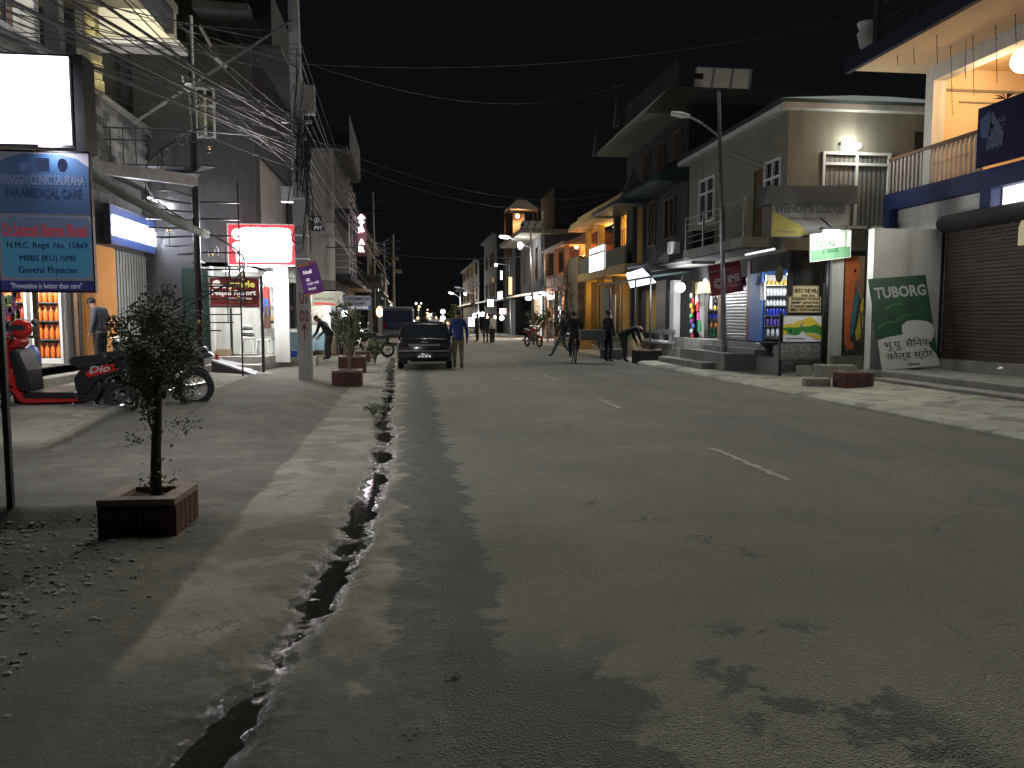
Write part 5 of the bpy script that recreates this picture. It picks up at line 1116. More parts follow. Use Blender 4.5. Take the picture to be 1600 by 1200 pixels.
B.poly([(0, .62), (.12, .70), (.25, .68), (.38, .80), (.52, .84), (.62, .9), (.7, .97), (.8, .86), (.9, .72), (1, .60), (1, .45), (0, .45)], ye, 'yellow_hills'); B.poly([(0, .52), (.15, .56), (.3, .54), (.5, .57), (.7, .60), (.85, .66), (1, .55), (1, .22), (.9, .30), (.75, .34), (.6, .33), (.5, .40), (.42, .27), (.3, .25), (.15, .28), (0, .35)], gr, 'forest', lift=.006)
B.poly([(.42, .57), (.50, .72), (.55, .80), (.50, .66), (.47, .56)], M['blue_door'], 'river', lift=.008); B.poly([(.0, .44), (.06, .44), (.12, .36), (.08, .28), (.0, .26)], ye, 'field', lift=.008); B.poly([(.55, .30), (.7, .34), (.85, .28), (1, .20), (1, .08), (.85, .10), (.75, .2)], ye, 'field', lift=.009); B.text('MAP OF CHITWAN NATIONAL PARK', .08, .10, .5, .05, mat('print_grey', (.07, .06, .05)))
B.poly([(.2+.03*math.cos(t), .42+.06*math.sin(t)) for t in np.linspace(0, 6.28, 9)[:-1]], bk_, 'tree_mark', lift=.009)
S, B = std('photo_board', 'board of grey printed photos under the map board', (1219, 562), (1282, 536), 18.95, mat('photo_grey', (.32, .32, .31), .5, var=.6, vs=18, col2=(.08, .08, .08)), M['sign_dark'])
for i, (x0, y0, x1_, y1_) in enumerate(((.01, .5, .33, .98), (.35, .5, .66, .98), (.68, .5, .99, .98), (.01, .02, .33, .48), (.35, .02, .66, .48), (.68, .02, .99, .48))):
    B.poly([(x0, y0), (x1_, y0), (x1_, y1_), (x0, y1_)], mat('photo_%d' % i, (.38-.03*i, .38-.03*i, .36-.03*i), .5, var=.85, vs=11+i, col2=(.03, .03, .03)), 'photo_print')
mb = MB(); e0 = AY(1219, 562, 19.05); e1 = AY(1284, 562, 19.05); mb.box(e0.x-.03, 19.04, 0, e0.x+.03, 19.1, 1.7); mb.box(e1.x-.03, 19.04, 0, e1.x+.03, 19.1, 2.4); tag(mb.obj('board_stand', M['sign_dark']), 'dark stand holding the map and photo boards', 'stand')
# rubble blocks, red planter with seedling
for (px, py, sx, sy, sz, rz, lab) in ((1256, 589, .34, .25, .30, .2, 'upright broken concrete block at the kerb'), (1275, 602, .55, .35, .16, -.25, 'flat concrete slab lying at the kerb'), (1305, 592, .9, .4, .34, -.1, 'dark long stone behind the flat slab')):
    p = G(px, py, .06); q = MB(); q.box(-sx/2, -sy/2, -.05, sx/2, sy/2, sz); q.v = [tuple(Vector(v)*random.uniform(.92, 1.06)) for v in q.v]; o = q.obj('concrete_block', mat('block_stone', (.30, .29, .25), .95, var=.4, vs=7, bump=.5), None, bevel=.02); o.location = p; o.rotation_euler = (0, 0, rz); tag(o, lab, 'block')
def planter(label, p, sx, sy, h, rz, nb=6, m=None, sub=.7):
    t = thing('planter', label, 'planter', p, rz); m = m or M['rust_red']
    wth = .07
    mb = MB(); mb.box(-sx/2, -sy/2, -.12, sx/2, -sy/2+wth, h-.045); mb.box(-sx/2, sy/2-wth, -.12, sx/2, sy/2, h-.045); mb.box(-sx/2, -sy/2+wth, -.12, -sx/2+wth, sy/2-wth, h-.045); mb.box(sx/2-wth, -sy/2+wth, -.12, sx/2, sy/2-wth, h-.045); mb.obj('box', m, t)
    rim = MB(); e = .012; ww = wth+.03
    rim.box(-sx/2-e, -sy/2-e, h-.045, sx/2+e, -sy/2+ww, h); rim.box(-sx/2-e, sy/2-ww, h-.045, sx/2+e, sy/2+e, h); rim.box(-sx/2-e, -sy/2+ww, h-.045, -sx/2+ww, sy/2-ww, h); rim.box(sx/2-ww, -sy/2+ww, h-.045, sx/2+e, sy/2-ww, h)
    rim.obj('rim', mat('planter_rim', (.30, .24, .21), .9, var=.4, vs=8, bump=.3), t)
    for k in range(nb):
        w = sx/nb; q = MB(); q.box(-sx/2+k*w+.006, -sy/2-.014, -.12, -sx/2+(k+1)*w-.006, -sy/2, h-.05); q.obj('slat', m, t)
        w = sy/nb; q = MB(); q.box(sx/2, -sy/2+k*w+.006, -.12, sx/2+.014, -sy/2+(k+1)*w-.006, h-.05); q.obj('slat', m, t)
        q = MB(); q.box(-sx/2-.014, -sy/2+k*w+.006, -.12, -sx/2, -sy/2+(k+1)*w-.006, h-.05); q.obj('slat', m, t)
    so_ = MB(); n = 8; gx = np.linspace(-sx/2+wth, sx/2-wth, n); gy = np.linspace(-sy/2+wth, sy/2-wth, n); random.seed(int(abs(p[0])*100))
    so_.add([(x, y, h-.05+random.uniform(-.02, .02)) for y in gy for x in gx], [(j*n+i, j*n+i+1, (j+1)*n+i+1, (j+1)*n+i) for j in range(n-1) for i in range(n-1)]); so_.obj('soil', M['soil'], t, smooth=True)
    return t
a = G(1309, 608, .05); planter('dull red block planter with a bare seedling right of the kerb stones', (9.42, 15.9, .05), .62, .5, .35, .05)
S = thing('seedling', 'bare little seedling in the red planter beside the beer sign', 'plant', (9.42, 15.9, .35)); mb = MB(); mb.tube([(0, 0, 0), (.02, 0, .3), (0, .02, .75)], .006, 5); mb.tube([(.02, 0, .3), (.12, 0, .55)], .004, 4); mb.obj('stem', M['bark'], S)
q = MB(); q.box(-.09, -.06, 0, .09, .06, .05); q.obj('clod', M['soil'], S)

# ================================================================== street lamps with solar panels
def solar_lamp(label, base, top, lamp_dx, on, h_panel=(1.7, .9), px_tilt=.5, watts=0):
    t = thing('solar_street_lamp', label, 'street lamp'); base = Vector(base); top = Vector(top)
    mb = MB(); mb.tube([base, base.lerp(top, .5), top], [.075, .065, .05], 10); mb.obj('pole', M['steel'], t, smooth=True)
    w, h = h_panel; B = Board((top.x-w/2, top.y-.2, top.z-.0), (1, 0, 0), (-.05+.25, .35, .55), w, h, t)
    B.panel(M['sign_dark'], .035, 'solar_panel')
    q = MB()
    for i in range(3): q.hexa([B.pt(.02+i*.325, .04, -.042), B.pt(.325+i*.325, .04, -.042), B.pt(.325+i*.325, .96, -.042), B.pt(.02+i*.325, .96, -.042)], [B.pt(.02+i*.325, .04, -.037), B.pt(.325+i*.325, .04, -.037), B.pt(.325+i*.325, .96, -.037), B.pt(.02+i*.325, .96, -.037)])
    q.obj('back_sheet', mat('panel_back', (.45, .44, .42), .6, var=.15, vs=3), t)
    # seen from below the pale back sheets face the camera
    q = MB()
    for i in range(3): q.hexa([B.pt(.02+i*.325, .04, .004), B.pt(.30+i*.325, .04, .004), B.pt(.30+i*.325, .96, .004), B.pt(.02+i*.325, .96, .004)], [B.pt(.02+i*.325, .04, .008), B.pt(.30+i*.325, .04, .008), B.pt(.30+i*.325, .96, .008), B.pt(.02+i*.325, .96, .008)])
    q.obj('cell_sheet', mat('panel_back', (.45, .44, .42)), t)
    q = MB(); q.tube([B.pt(.1, .5, -.06), B.pt(.9, .5, -.06)], .025, 5); q.tube([top-Vector((0, 0, .3)), B.pt(.5, .6, -.05)], .03, 5); q.box(B.pt(.05, 0).x, top.y-.12, B.pt(0, .55).z-.12, B.pt(.2, 0).x, top.y-.04, B.pt(0, .55).z+.03); q.obj('mount', M['iron'], t)
    j = base.lerp(top, .84); e = j+Vector((lamp_dx, 0, .55)); q = MB(); q.tube([j, j+Vector((lamp_dx*.6, 0, .38)), e], .03, 6); q.obj('arm', M['steel'], t)
    q = MB(); d = Vector((lamp_dx, 0, .12)).normalized()*.5; q.tube([e-d*.1, e+d*.4, e+d], [.05, .09, .06], 8); q.obj('lamp_head', BULB if on else M['white_paint'], t)
    if on: point('street_light', e+d*.5-Vector((0, 0, .25)), watts, (.95, .98, 1), .12, t)
    return t
solar_lamp('nearest solar street lamp, unlit, in front of the grey shutter shops', (AY(1133, 566, 22.3).x, 22.3, -.02), AY(1123, 142, 22.3), -.95, False)
solar_lamp('second solar street lamp, lit, leaning slightly before the grey flat roofed house', (AY(834, 555, 44).x, 44, 0), AY(829, 358, 44), -1.25, True, (1.25, .6), watts=150)
solar_lamp('far lit solar street lamp in the middle distance of the right kerb', AY(742, 500, 75)*Vector((1, 1, 0)) if False else (AY(742, 520, 75).x, 75, 0), AY(740, 447, 75), -1.3, False, (1.1, .4))
solar_lamp('farthest lit street lamp at the street end right side', (AY(721, 510, 95).x, 95, 0), AY(719, 456, 95), -.9, True, (1.2, .4), watts=500)
for (px, py, Y, w, lab) in ((813, 383, 58, 90, 'white lit lamp head hanging over the far right kerb'), (727, 459, 70, 0, 'small oval white lamp on a thin bracket far down the street'), (775, 414, 66, 0, 'tiny white lamp on the far pole top')):
    L = thing('street_light_head', lab, 'street lamp'); p = AY(px, py, Y); mb = MB(); mb.ball(p, (.2, .12, .26) if Y < 60 else (.11, .1, .13), 10, 6); mb.obj('glass', BULB, L, smooth=True); mb = MB(); mb.tube([p+Vector((0, 0, .1)), p+Vector((1.1, 0, .0 if Y > 60 else -.3)), (p.x+1.25, Y, 0)], .04, 5); mb.obj('pole', M['steel'], L)
    if w: point('head_light', p-Vector((0, .1, .4)), w, (.96, .98, 1), .12, L)
# plain tall thin pole beside the second solar lamp
mb = MB(); mb.tube([AY(847, 330, 47), (AY(856, 555, 47).x, 47, 0)], .05, 8); tag(mb.obj('pole', M['steel'], None, smooth=True), 'thin bare steel pole right of the second solar lamp', 'pole')

# ================================================================== RIGHT: dark tiered house, x = 10
R4 = thing('tiered_house', 'dark house with stepped pointed eaves, rooftop balustrade and porch roofs', 'building')
mb = MB(); grid_wall(mb, 'x', 10.2, .2, 28.6, 37, 3.4, 9.3, holes=[(30, 31.2, 4.6, 6.2), (32.4, 33.4, 4.5, 6.4), (29.4, 30.2, 7.2, 8.6), (31.4, 32.2, 7.2, 8.6), (33.4, 34.2, 7.2, 8.6)]); grid_wall(mb, 'y', 28.6, .2, 10.4, 16, 0, 9.3); mb.obj('wall', M['plaster_dark'], R4)
for a_, b_, c_, d_ in ((30, 31.2, 4.6, 6.2), (32.4, 33.4, 4.5, 6.4), (29.4, 30.2, 7.2, 8.6), (31.4, 32.2, 7.2, 8.6), (33.4, 34.2, 7.2, 8.6)): window(R4, 'x', 10.2, -1, a_, b_, c_, d_, M['wood'], M['glass'], 2)
mb = MB(); a, b = AX(973, 200, 9.2), AX(1040, 203, 9.2)
mb.hexa([(8.6, 29, 9.0), (16, 29, 9.0), (16, 37, 9.0), (8.6, 37, 9.0)], [(9.6, 29, 10.0), (16, 29, 10.0), (16, 36.2, 10.0), (9.6, 36.2, 10.0)]); mb.obj('eaves_slab', mat('eaves_cream', (.13, .125, .10), .9, var=.3, vs=1), R4)
for (y, z) in ((36.9, 9.0), (33.2, 9.5)):
    q = MB(); q.hexa([(8.55, y-.15, z), (8.8, y-.15, z), (8.8, y+.15, z), (8.55, y+.15, z)], [(8.66, y-.01, z+1.25), (8.68, y-.01, z+1.25), (8.68, y+.01, z+1.25), (8.66, y+.01, z+1.25)]); q.obj('spire', M['plaster_grey'], R4)
q = MB(); q.box(9.8, 28.8, 10.9, 9.9, 36, 11.0); q.obj('balustrade_rail', M['plaster_dark'], R4)
for k in range(22):
    if k == 0: q = MB(); q.box(9.8, 0, 10, 9.9, .09, 10.9); bl0 = q.obj('baluster', M['plaster_grey'], R4); bl0.location = (0, 28.9, 0)
    else: inst(bl0, (0, 28.9+k*.33, 0))
for (yy0, yy1, z0_, x0_) in ((28.8, 33.5, 6.55, 8.9), (33.3, 38, 6.35, 8.7)):
    q = MB(); q.hexa([(x0_, yy0, z0_), (10.2, yy0, z0_), (10.2, yy1, z0_), (x0_, yy1, z0_)], [(x0_+.1, yy0, z0_+.18), (10.2, yy0, z0_+.9), (10.2, yy1, z0_+.9), (x0_+.1, yy1, z0_+.18)]); q.obj('porch_roof', M['tin'], R4)
q = MB(); q.add([(8.9, 33.4, 6.4), (10.2, 33.4, 6.4), (9.5, 33.4, 7.9), (8.9, 33.6, 6.4), (10.2, 33.6, 6.4), (9.5, 33.6, 7.9)], [(0, 1, 2), (5, 4, 3), (0, 3, 4, 1), (1, 4, 5, 2), (2, 5, 3, 0)]); q.obj('gable', M['plaster_grey'], R4)
# dark ground floor, tile pier, roll shutter, awnings
mb = MB(); grid_wall(mb, 'x', 10.0, .2, 28.5, 34.2, .3, 3.4, holes=[(29.1, 30.2, .3, 2.6), (31.6, 33.6, .9, 2.7)]); mb.obj('ground_wall', M['plaster_dark'], R4)
mb = MB(); mb.box(9.95, 30.25, .3, 10.0, 31.5, 3.0); mb.obj('tiled_pier', mat('dark_tile', (.10, .10, .11), .4, var=.4, vs=6), R4)
shutter(R4, 'x', 10.05, -1, 29.1, 30.2, .3, 2.6, M['shutter_grey'], .1)
mb = MB(); mb.box(9.7, 28.5, .3, 9.95, 28.95, 2.9); mb.obj('white_pier', M['plaster_white'], R4)
mb = MB(); a, b = AX(948, 478, 8.6), AX(1103, 432, 8.6); mb.hexa([(8.6, 27.6, 2.95), (10.1, 27.6, 3.15), (10.1, 36, 3.15), (8.6, 36, 2.95)], [(8.6, 27.6, 3.02), (10.1, 27.6, 3.22), (10.1, 36, 3.22), (8.6, 36, 3.02)]); mb.obj('awning', M['tin'], R4)
for k in range(5): mb = MB(); mb.tube([(8.65, 28+k*1.95, 0.1), (8.65, 28+k*1.95, 3.0)], .035, 6); mb.obj('awning_post', M['iron'], R4)
L = thing('shopfront_bulb', 'dazzling bare bulb under the awning edge beside the snack shop', 'lamp'); p = AX(1063, 449, 9.3); mb = MB(); mb.ball(p, .17, 12, 8); mb.obj('glass', BULB, L, smooth=True); mb = MB(); mb.tube([p+Vector((0, 0, .15)), p+Vector((.1, 0, .45))], .015, 5); mb.obj('flex', M['cable'], L); point('bulb_light', p+Vector((-.35, -.25, -.1)), 90, (.93, .97, 1), .1, L)
mb = MB(); mb.ball(AX(1102, 439, 9.4), .06, 8, 6); L = tag(mb.obj('small_bulb', BULB), 'small bare bulb at the end of the awning rail', 'lamp')
S = thing('hanging_lit_banner', 'tilted lit white and blue banner sheet hanging under the canopy', 'banner'); a, b, c, d = AX(985, 450, 8.9), AX(1024, 442, 8.9), AX(1003, 420, 9.3), AX(978, 428, 9.3)
mb = MB(); mb.hexa([a, b, c, d], [p+Vector((.03, 0, .03)) for p in (a, b, c, d)]); mb.obj('sheet', mat('lit_banner', (.7, .72, .8), .5, emit=(.8, .88, 1), es=.8), S); area('banner_glow', (9.4, 33.2, 3.9), (-.5, -.4, -1), 60, (.93, .97, 1), 1, .6, S)
mb = MB(); mb.hexa([AX(978, 418, 9.0), AX(1044, 408, 9.0), AX(1044, 420, 10), AX(990, 426, 10)], [p+Vector((0, 0, .08)) for p in (AX(978, 418, 9.0), AX(1044, 408, 9.0), AX(1044, 420, 10), AX(990, 426, 10))]); mb.obj('canopy', M['plaster_grey'], R4)
# green low wall and lit restaurant interior at x=10, y 31.6-33.6
mb = MB(); mb.box(9.2, 31.2, .1, 9.35, 34.3, 1.0); tag(mb.obj('low_green_wall', mat('pale_green_paint', (.20, .30, .21), .85, var=.3, vs=3)), 'low pale green wall in front of the lit restaurant', 'wall')
mb = MB(); mb.box(11.6, 31, .3, 11.7, 34.4, 3.2); mb.obj('restaurant_wall', M['plaster_white'], R4)
random.seed(4)
for k in range(7):
    q = MB(); q.box(-.2, -.25, 0, .2, .25, .3); o = q.obj('carton', pk[k % 7]); o.location = (11.3, 31.9+.3*(k % 5), 1.2+.45*(k//3)); tag(o, ['white', 'red', 'yellow', 'orange', 'green', 'violet', 'blue'][k]+' carton on the shelf inside the restaurant', 'carton', 'cartons in the restaurant')
area('restaurant_light', (10.8, 32.6, 3.1), (0, -.2, -1), 14, (1, .93, .85), .8, 1.5, R4)
# benches and black planter on the platform
mb = MB(); mb.box(9.0, 27.0, .0, 10.1, 31, .42); tag(mb.obj('platform', M['concrete']), 'low dark platform carrying the stone benches', 'platform')
for k, (y, x) in enumerate(((27.6, 8.9), (29.4, 9.1))):
    t = thing('bench', ['long stone slab bench nearest the snack shop', 'long stone slab bench farther from the snack shop'][k], 'bench', (x, y, .2)); mb = MB(); mb.box(-.25, -.9, .42, .25, .9, .50); mb.obj('seat', M['concrete_pale'], t)
    mb = MB(); mb.box(.2, -.9, .72, .27, .9, .9); mb.obj('backrest', M['concrete'], t)
    for s_ in (-.7, .7): mb = MB(); mb.box(-.2, s_-.06, 0, .2, s_+.06, .42); mb.obj('leg', M['concrete'], t); mb = MB(); mb.box(.2, s_-.04, .5, .26, s_+.04, .72); mb.obj('support', M['concrete'], t)
planter('dark box planter beside the awning post at the kerb', (8.15, 26.7, .04), .9, .5, .38, 0, m=M['plaster_dark'])

# ================================================================== RIGHT: amber lit hotel, x = 10, y 34-44
R5 = thing('amber_hotel', 'amber lit hotel with recessed balconies and white glowing sign', 'building')
mb = MB(); mb.box(11.4, 34.4, .3, 11.6, 44, 8.2); mb.box(10, 34.3, .3, 11.4, 34.45, 6.9); mb.obj('wall', M['plaster_yellow'], R5)
for z0_, z1_ in ((3.5, 3.9), (6.75, 7.05)):
    mb = MB(); mb.box(9.4, 34.3, z0_, 12, 44.3, z1_); mb.obj('floor_slab', M['plaster_yellow'], R5)
mb = MB(); mb.hexa([(8.9, 38, 6.3), (10.4, 38, 6.3), (10.4, 44.6, 6.3), (8.9, 44.6, 6.3)], [(9.1, 38, 6.75), (10.4, 38, 6.75), (10.4, 44.6, 6.75), (9.1, 44.6, 6.75)]); mb.obj('canopy', M['plaster_yellow'], R5)
for y in (34.5, 37.6, 40.8, 43.8):
    mb = MB(); mb.box(9.8, y, .3, 10.1, y+.3, 6.75 if y > 38 else 7.0); mb.obj('column', M['plaster_dark'] if y < 38 else M['plaster_yellow'], R5)
mb = MB(); mb.box(9.45, 34.5, 3.9, 9.55, 44, 4.7); mb.obj('parapet', mat('olive_stone', (.13, .12, .08), .9, var=.3, vs=4), R5)
for k, (y0_, y1_, z0_, z1_, mm) in enumerate(((35.2, 36.2, 4.7, 6.2, PANEW), (38.4, 39.6, 4.2, 6.2, M['wood']), (41.5, 42.4, 4.2, 6.2, M['wood']), (35.4, 37, 1.0, 2.9, PANEY))): window(R5, 'x', 11.38, -1, y0_, y1_, z0_, z1_, M['wood'], mm, 2)
S = thing('hotel_sign', 'glowing white sign panel on the hotel balcony front', 'sign'); B = Board((9.38, 41.2, 3.85), -Y_, Z_, 3.3, 1.2, S); B.panel(lit('hotel_sign_face', (.9, .96, 1), .9), .06); B.frame(M['iron'], .05); B.poly([(.48, 0), (.52, 0), (.52, 1), (.48, 1)], M['iron'], 'divider'); B.poly([(.02, .70), (.98, .70), (.98, .78), (.02, .78)], M['iron'], 'divider')
for (x, y, z, w, c) in ((10.6, 36.2, 6.3, 45, (1, .62, .22)), (10.6, 40.8, 6.2, 70, (1, .62, .22)), (10.6, 43, 3.0, 20, (1, .6, .2)), (10.5, 36.4, 2.9, 60, (1, .66, .25))):
    L = thing('balcony_lamp', {36.2: 'amber lamp above the near upper hotel balcony', 40.8: 'amber lamp above the far upper hotel balcony', 43: 'amber lamp under the far end of the hotel', 36.4: 'amber lamp under the near ground floor of the hotel'}[y], 'lamp'); mb = MB(); mb.ball((x, y, z), .07, 8, 6); mb.obj('glass', BULB_W, L); mb = MB(); mb.tube([(x, y, z+.06), (x, y, z+.4)], .015, 5); mb.obj('flex', M['cable'], L); point('amber_light', (x, y, z-.12), w, c, .08, L)
# ground floor: amber room, grey curtains, fence
mb = MB(); mb.box(9.7, 38.2, .3, 9.9, 39.6, 3.0); mb.box(9.75, 37.2, .3, 9.8, 38.2, 2.6); mb.obj('curtain', M['curtain'], R5)
mb = MB(); mb.box(9.2, 34.4, .1, 9.35, 39, .8); mb.obj('low_wall', M['concrete'], R5)
# stone pier and dark creeper wall beyond
R6 = thing('stone_gatehouse', 'tall stone pier building with creeper between the hotel and the grey house', 'building')
mb = MB(); mb.box(9.5, 44.6, 0, 10.2, 47.5, 5.0); mb.box(10.2, 44.8, 0, 15, 50, 4.4); mb.obj('wall', mat('stone_wall', (.26, .20, .12), .95, var=.5, vs=5, bump=.6, bs=12), R6)
stc = [mat('rubble_stone_%d' % k, c, .9, var=.3, vs=8, bump=.3) for k, c in enumerate(((.30, .23, .14), (.22, .17, .11), (.36, .29, .19)))]
random.seed(6); s0 = {}
for r in range(16):
    z = .1+r*.30; x = 9.5
    while x < 10.15:
        w = random.choice((.3, .38)); k = random.choice((0, 1, 2))
        key = (k, w)
        if key not in s0: q = MB(); q.box(0, 0, 0, w-.02, .05, .28); s0[key] = q.obj('stone', stc[k], R6); s0[key].location = (x, 44.55+random.uniform(-.02, .01), z)
        else: inst(s0[key], (x, 44.55+random.uniform(-.02, .01), z))
        x += w
R7 = thing('orange_terrace', 'red plastered terrace building with glowing orange lamps and timber balcony', 'building')
redw = mat('red_plaster', (.42, .15, .07), .85, var=.25, vs=1)
mb = MB(); mb.box(10.6, 47.5, 0, 14, 55, 6.6); mb.obj('wall', redw, R7); mb = MB(); mb.box(9.3, 47.2, 3.2, 10.6, 55, 3.45); mb.obj('terrace_slab', redw, R7); mb = MB(); mb.box(9.2, 47.4, 5.9, 14, 55.2, 6.1); mb.obj('roof_slab', M['wood'], R7)
mb = MB(); mb.box(9.35, 47.4, 3.45, 9.45, 55, 4.1); mb.obj('parapet', M['wood'], R7)
for y in (47.6, 51, 54.6): mb = MB(); mb.box(9.35, y, .0, 9.6, y+.25, 5.9); mb.obj('column', M['wood'], R7)
for k in range(9): q = MB(); q.box(9.34, 47.8+k*.8, 4.1, 9.46, 48.1+k*.8, 4.3); q.obj('merlon', M['wood'], R7)
window(R7, 'x', 10.58, -1, 50, 51.2, 3.6, 5.4, M['wood'], PANEY, 2)
for k, (px, py, Y, w) in enumerate(((902, 408, 47.9, 90), (912, 402, 47.7, 60), (919, 398, 47.5, 60), (901, 386, 49, 40))):
    L = thing('orange_lamp', ['lower left orange lamp of the terrace', 'middle orange lamp of the terrace', 'right orange lamp of the terrace', 'upper orange lamp under the terrace roof'][k], 'lamp'); p = AY(px, py, Y); mb = MB(); mb.ball(p, .14, 8, 6); mb.obj('glass', lit('orange_glow', (1, .42, .12), 1.6), L); mb = MB(); mb.tube([p+Vector((0, 0, .1)), p+Vector((.3, 0, .5))], .02, 4); mb.obj('bracket', M['iron'], L); point('orange_light', p+Vector((-.1, -.2, .0)), w, (1, .42, .12), .1, L)
# lit terrace restaurant under: amber windows
window(R7, 'x', 9.9, -1, 48.5, 50.5, .8, 2.6, M['wood'], PANEY, 3, (1.7,))
R8 = thing('grey_flat_roof_house', 'grey house with flat overhanging roof and narrow dark windows', 'building')
hx = 9.2
mb = MB(); grid_wall(mb, 'x', hx, .2, 55.5, 66, 3.2, 7.3, holes=[(57, 57.8, 4.2, 6.6), (60, 60.8, 4.2, 6.6), (63, 63.8, 4.2, 6.6)]); grid_wall(mb, 'y', 55.4, .2, hx+.2, 16, 0, 7.3); mb.obj('wall', M['plaster_grey'], R8)
for a_ in (57, 60, 63): window(R8, 'x', hx, -1, a_, a_+.8, 4.2, 6.6, M['wood'], M['glass'], 1)
mb = MB(); mb.box(hx-1.6, 54.6, 7.3, 16, 67, 7.6); mb.obj('roof_slab', M['plaster_cream'], R8); mb = MB(); mb.box(hx+1.2, 57, 7.6, 15, 63, 10.8); mb.obj('upper_storey', M['plaster_dark'], R8)
mb = MB(); mb.box(hx+.0, 55.6, .2, hx+.1, 60, 3.1); mb.obj('shopfront', M['plaster_white'], R8)
mb = MB(); mb.hexa([(7.6, 54.5, 3.0), (9.2, 54.5, 3.2), (9.2, 63, 3.2), (7.6, 63, 3.0)], [(7.6, 54.5, 3.1), (9.2, 54.5, 3.3), (9.2, 63, 3.3), (7.6, 63, 3.1)]); mb.obj('awning', mat('white_awning', (.7, .7, .68), .7), R8)
L = thing('awning_lamps', 'row of glaring white lamps over the white awning of the grey house', 'lamp')
for px, py in ((826, 466), (838, 464), (852, 459), (860, 464), (868, 463)): q = MB(); q.ball(AY(px, py, 54.2), (.22, .12, .14), 8, 6); q.obj('glass', BULB, L)
point('awning_light', AY(850, 470, 53.6), 130, (.95, 1, .97), .15, L)
for k, (px0, py0, px1, py1, Y, m, lab) in enumerate(((866, 478, 876, 500, 52, PANEW, 'white glowing sign with dark N shape'), (864, 492, 875, 503, 51.8, PANEW, 'lower white glowing sign box by the cafe'), (852, 481, 864, 502, 51.5, mat('brown_poster', (.45, .25, .12), .7, emit=(.5, .25, .1), es=.15), 'brown cafe poster board left of the white signs'))):
    S = thing('cafe_sign', lab, 'sign'); a = AY(px0, py1, Y); b = AY(px1, py0, Y); B = front_board((a.x, Y, a.z), b.x-a.x, b.z-a.z, S); B.panel(m, .06); B.frame(M['iron'], .03)
    if k == 0: B.text('N', .2, .1, .6, .6, bk_, bold=.05)
    if k == 2: B.poly([(.3, .3), (.7, .3), (.75, .6), (.5, .8), (.25, .6)], bk_, 'cup_mark')
# darker blocks further on
def far_block(label, x, y0, y1, h, m, s, lit_w=(), dark_w=(), roof=.35, depth=6):
    t = thing('street_building', label, 'building')
    mb = MB()
    x0, x1 = (x, x+depth) if s < 0 else (x-depth, x)
    mb.box(x0, y0, 0, x1, y1, h); mb.obj('wall', m, t)
    mb = MB(); mb.box(x0-(roof if s < 0 else 0), y0-.2, h, x1+(roof if s > 0 else 0), y1+.2, h+.2); mb.obj('roof', M['plaster_dark'], t)
    for (a, b, c, d, mm) in lit_w:
        window(t, 'x', x+.06*s, s, a, b, c, d, M['wood'], mm, 2)
    n = int((y1-y0)/2.2)
    for k in range(n):
        for zz in np.arange(3.6, h-1, 3.0):
            if (k*7+int(zz)) % 3: window(t, 'x', x+.06*s, s, y0+.5+k*2.2, y0+1.6+k*2.2, zz, zz+1.4, M['wood'], M['glass'], 2)
    mb = MB(); mb.box(x+(0.0 if s > 0 else -1.0), y0, 3.0, x+(1.0 if s > 0 else 0.0), y1, 3.15); mb.obj('awning', M['tin'], t)
    return t
far_block('tall dark building with a lamp lit rooftop pavilion beyond the grey house', 8.9, 67, 76, 8.2, M['plaster_dark'], -1)
far_block('dim balconied block right of the distant street lamp', 8.4, 77, 90, 9.5, M['plaster_dark'], -1, [(80, 81, 4, 5.5, PANEY)])
far_block('last dark block on the right before the glowing bazaar', 8.0, 92, 120, 8, M['plaster_dark'], -1, [(95, 97, 3.5, 5, PANEW)])
# rooftop pavilion
t = thing('rooftop_pavilion', 'small lamp lit timber pavilion on the dark rooftop', 'pavilion')
mb = MB(); mb.hexa([(8.2, 67.2, 10.6), (11, 67.2, 10.6), (11, 70, 10.6), (8.2, 70, 10.6)], [(9.2, 68.2, 11.5), (10, 68.2, 11.5), (10, 69, 11.5), (9.2, 69, 11.5)]); mb.obj('roof', M['wood'], t)
for x in (8.3, 10.8):
    for y in (67.3, 69.8): mb = MB(); mb.box(x, y, 8.4, x+.15, y+.15, 10.6); mb.obj('post', M['wood'], t)
mb = MB(); mb.box(8.9, 68.6, 8.4, 9.9, 68.8, 10.4); mb.obj('lit_screen', mat('pav_wood', (.5, .35, .2), .8), t); mb = MB(); mb.ball((9.2, 67.9, 10.1), .2, 8, 6); mb.obj('lamp_glass', BULB_W, t); point('pavilion_light', (9.2, 67.7, 10), 120, (1, .7, .4), .1, t)
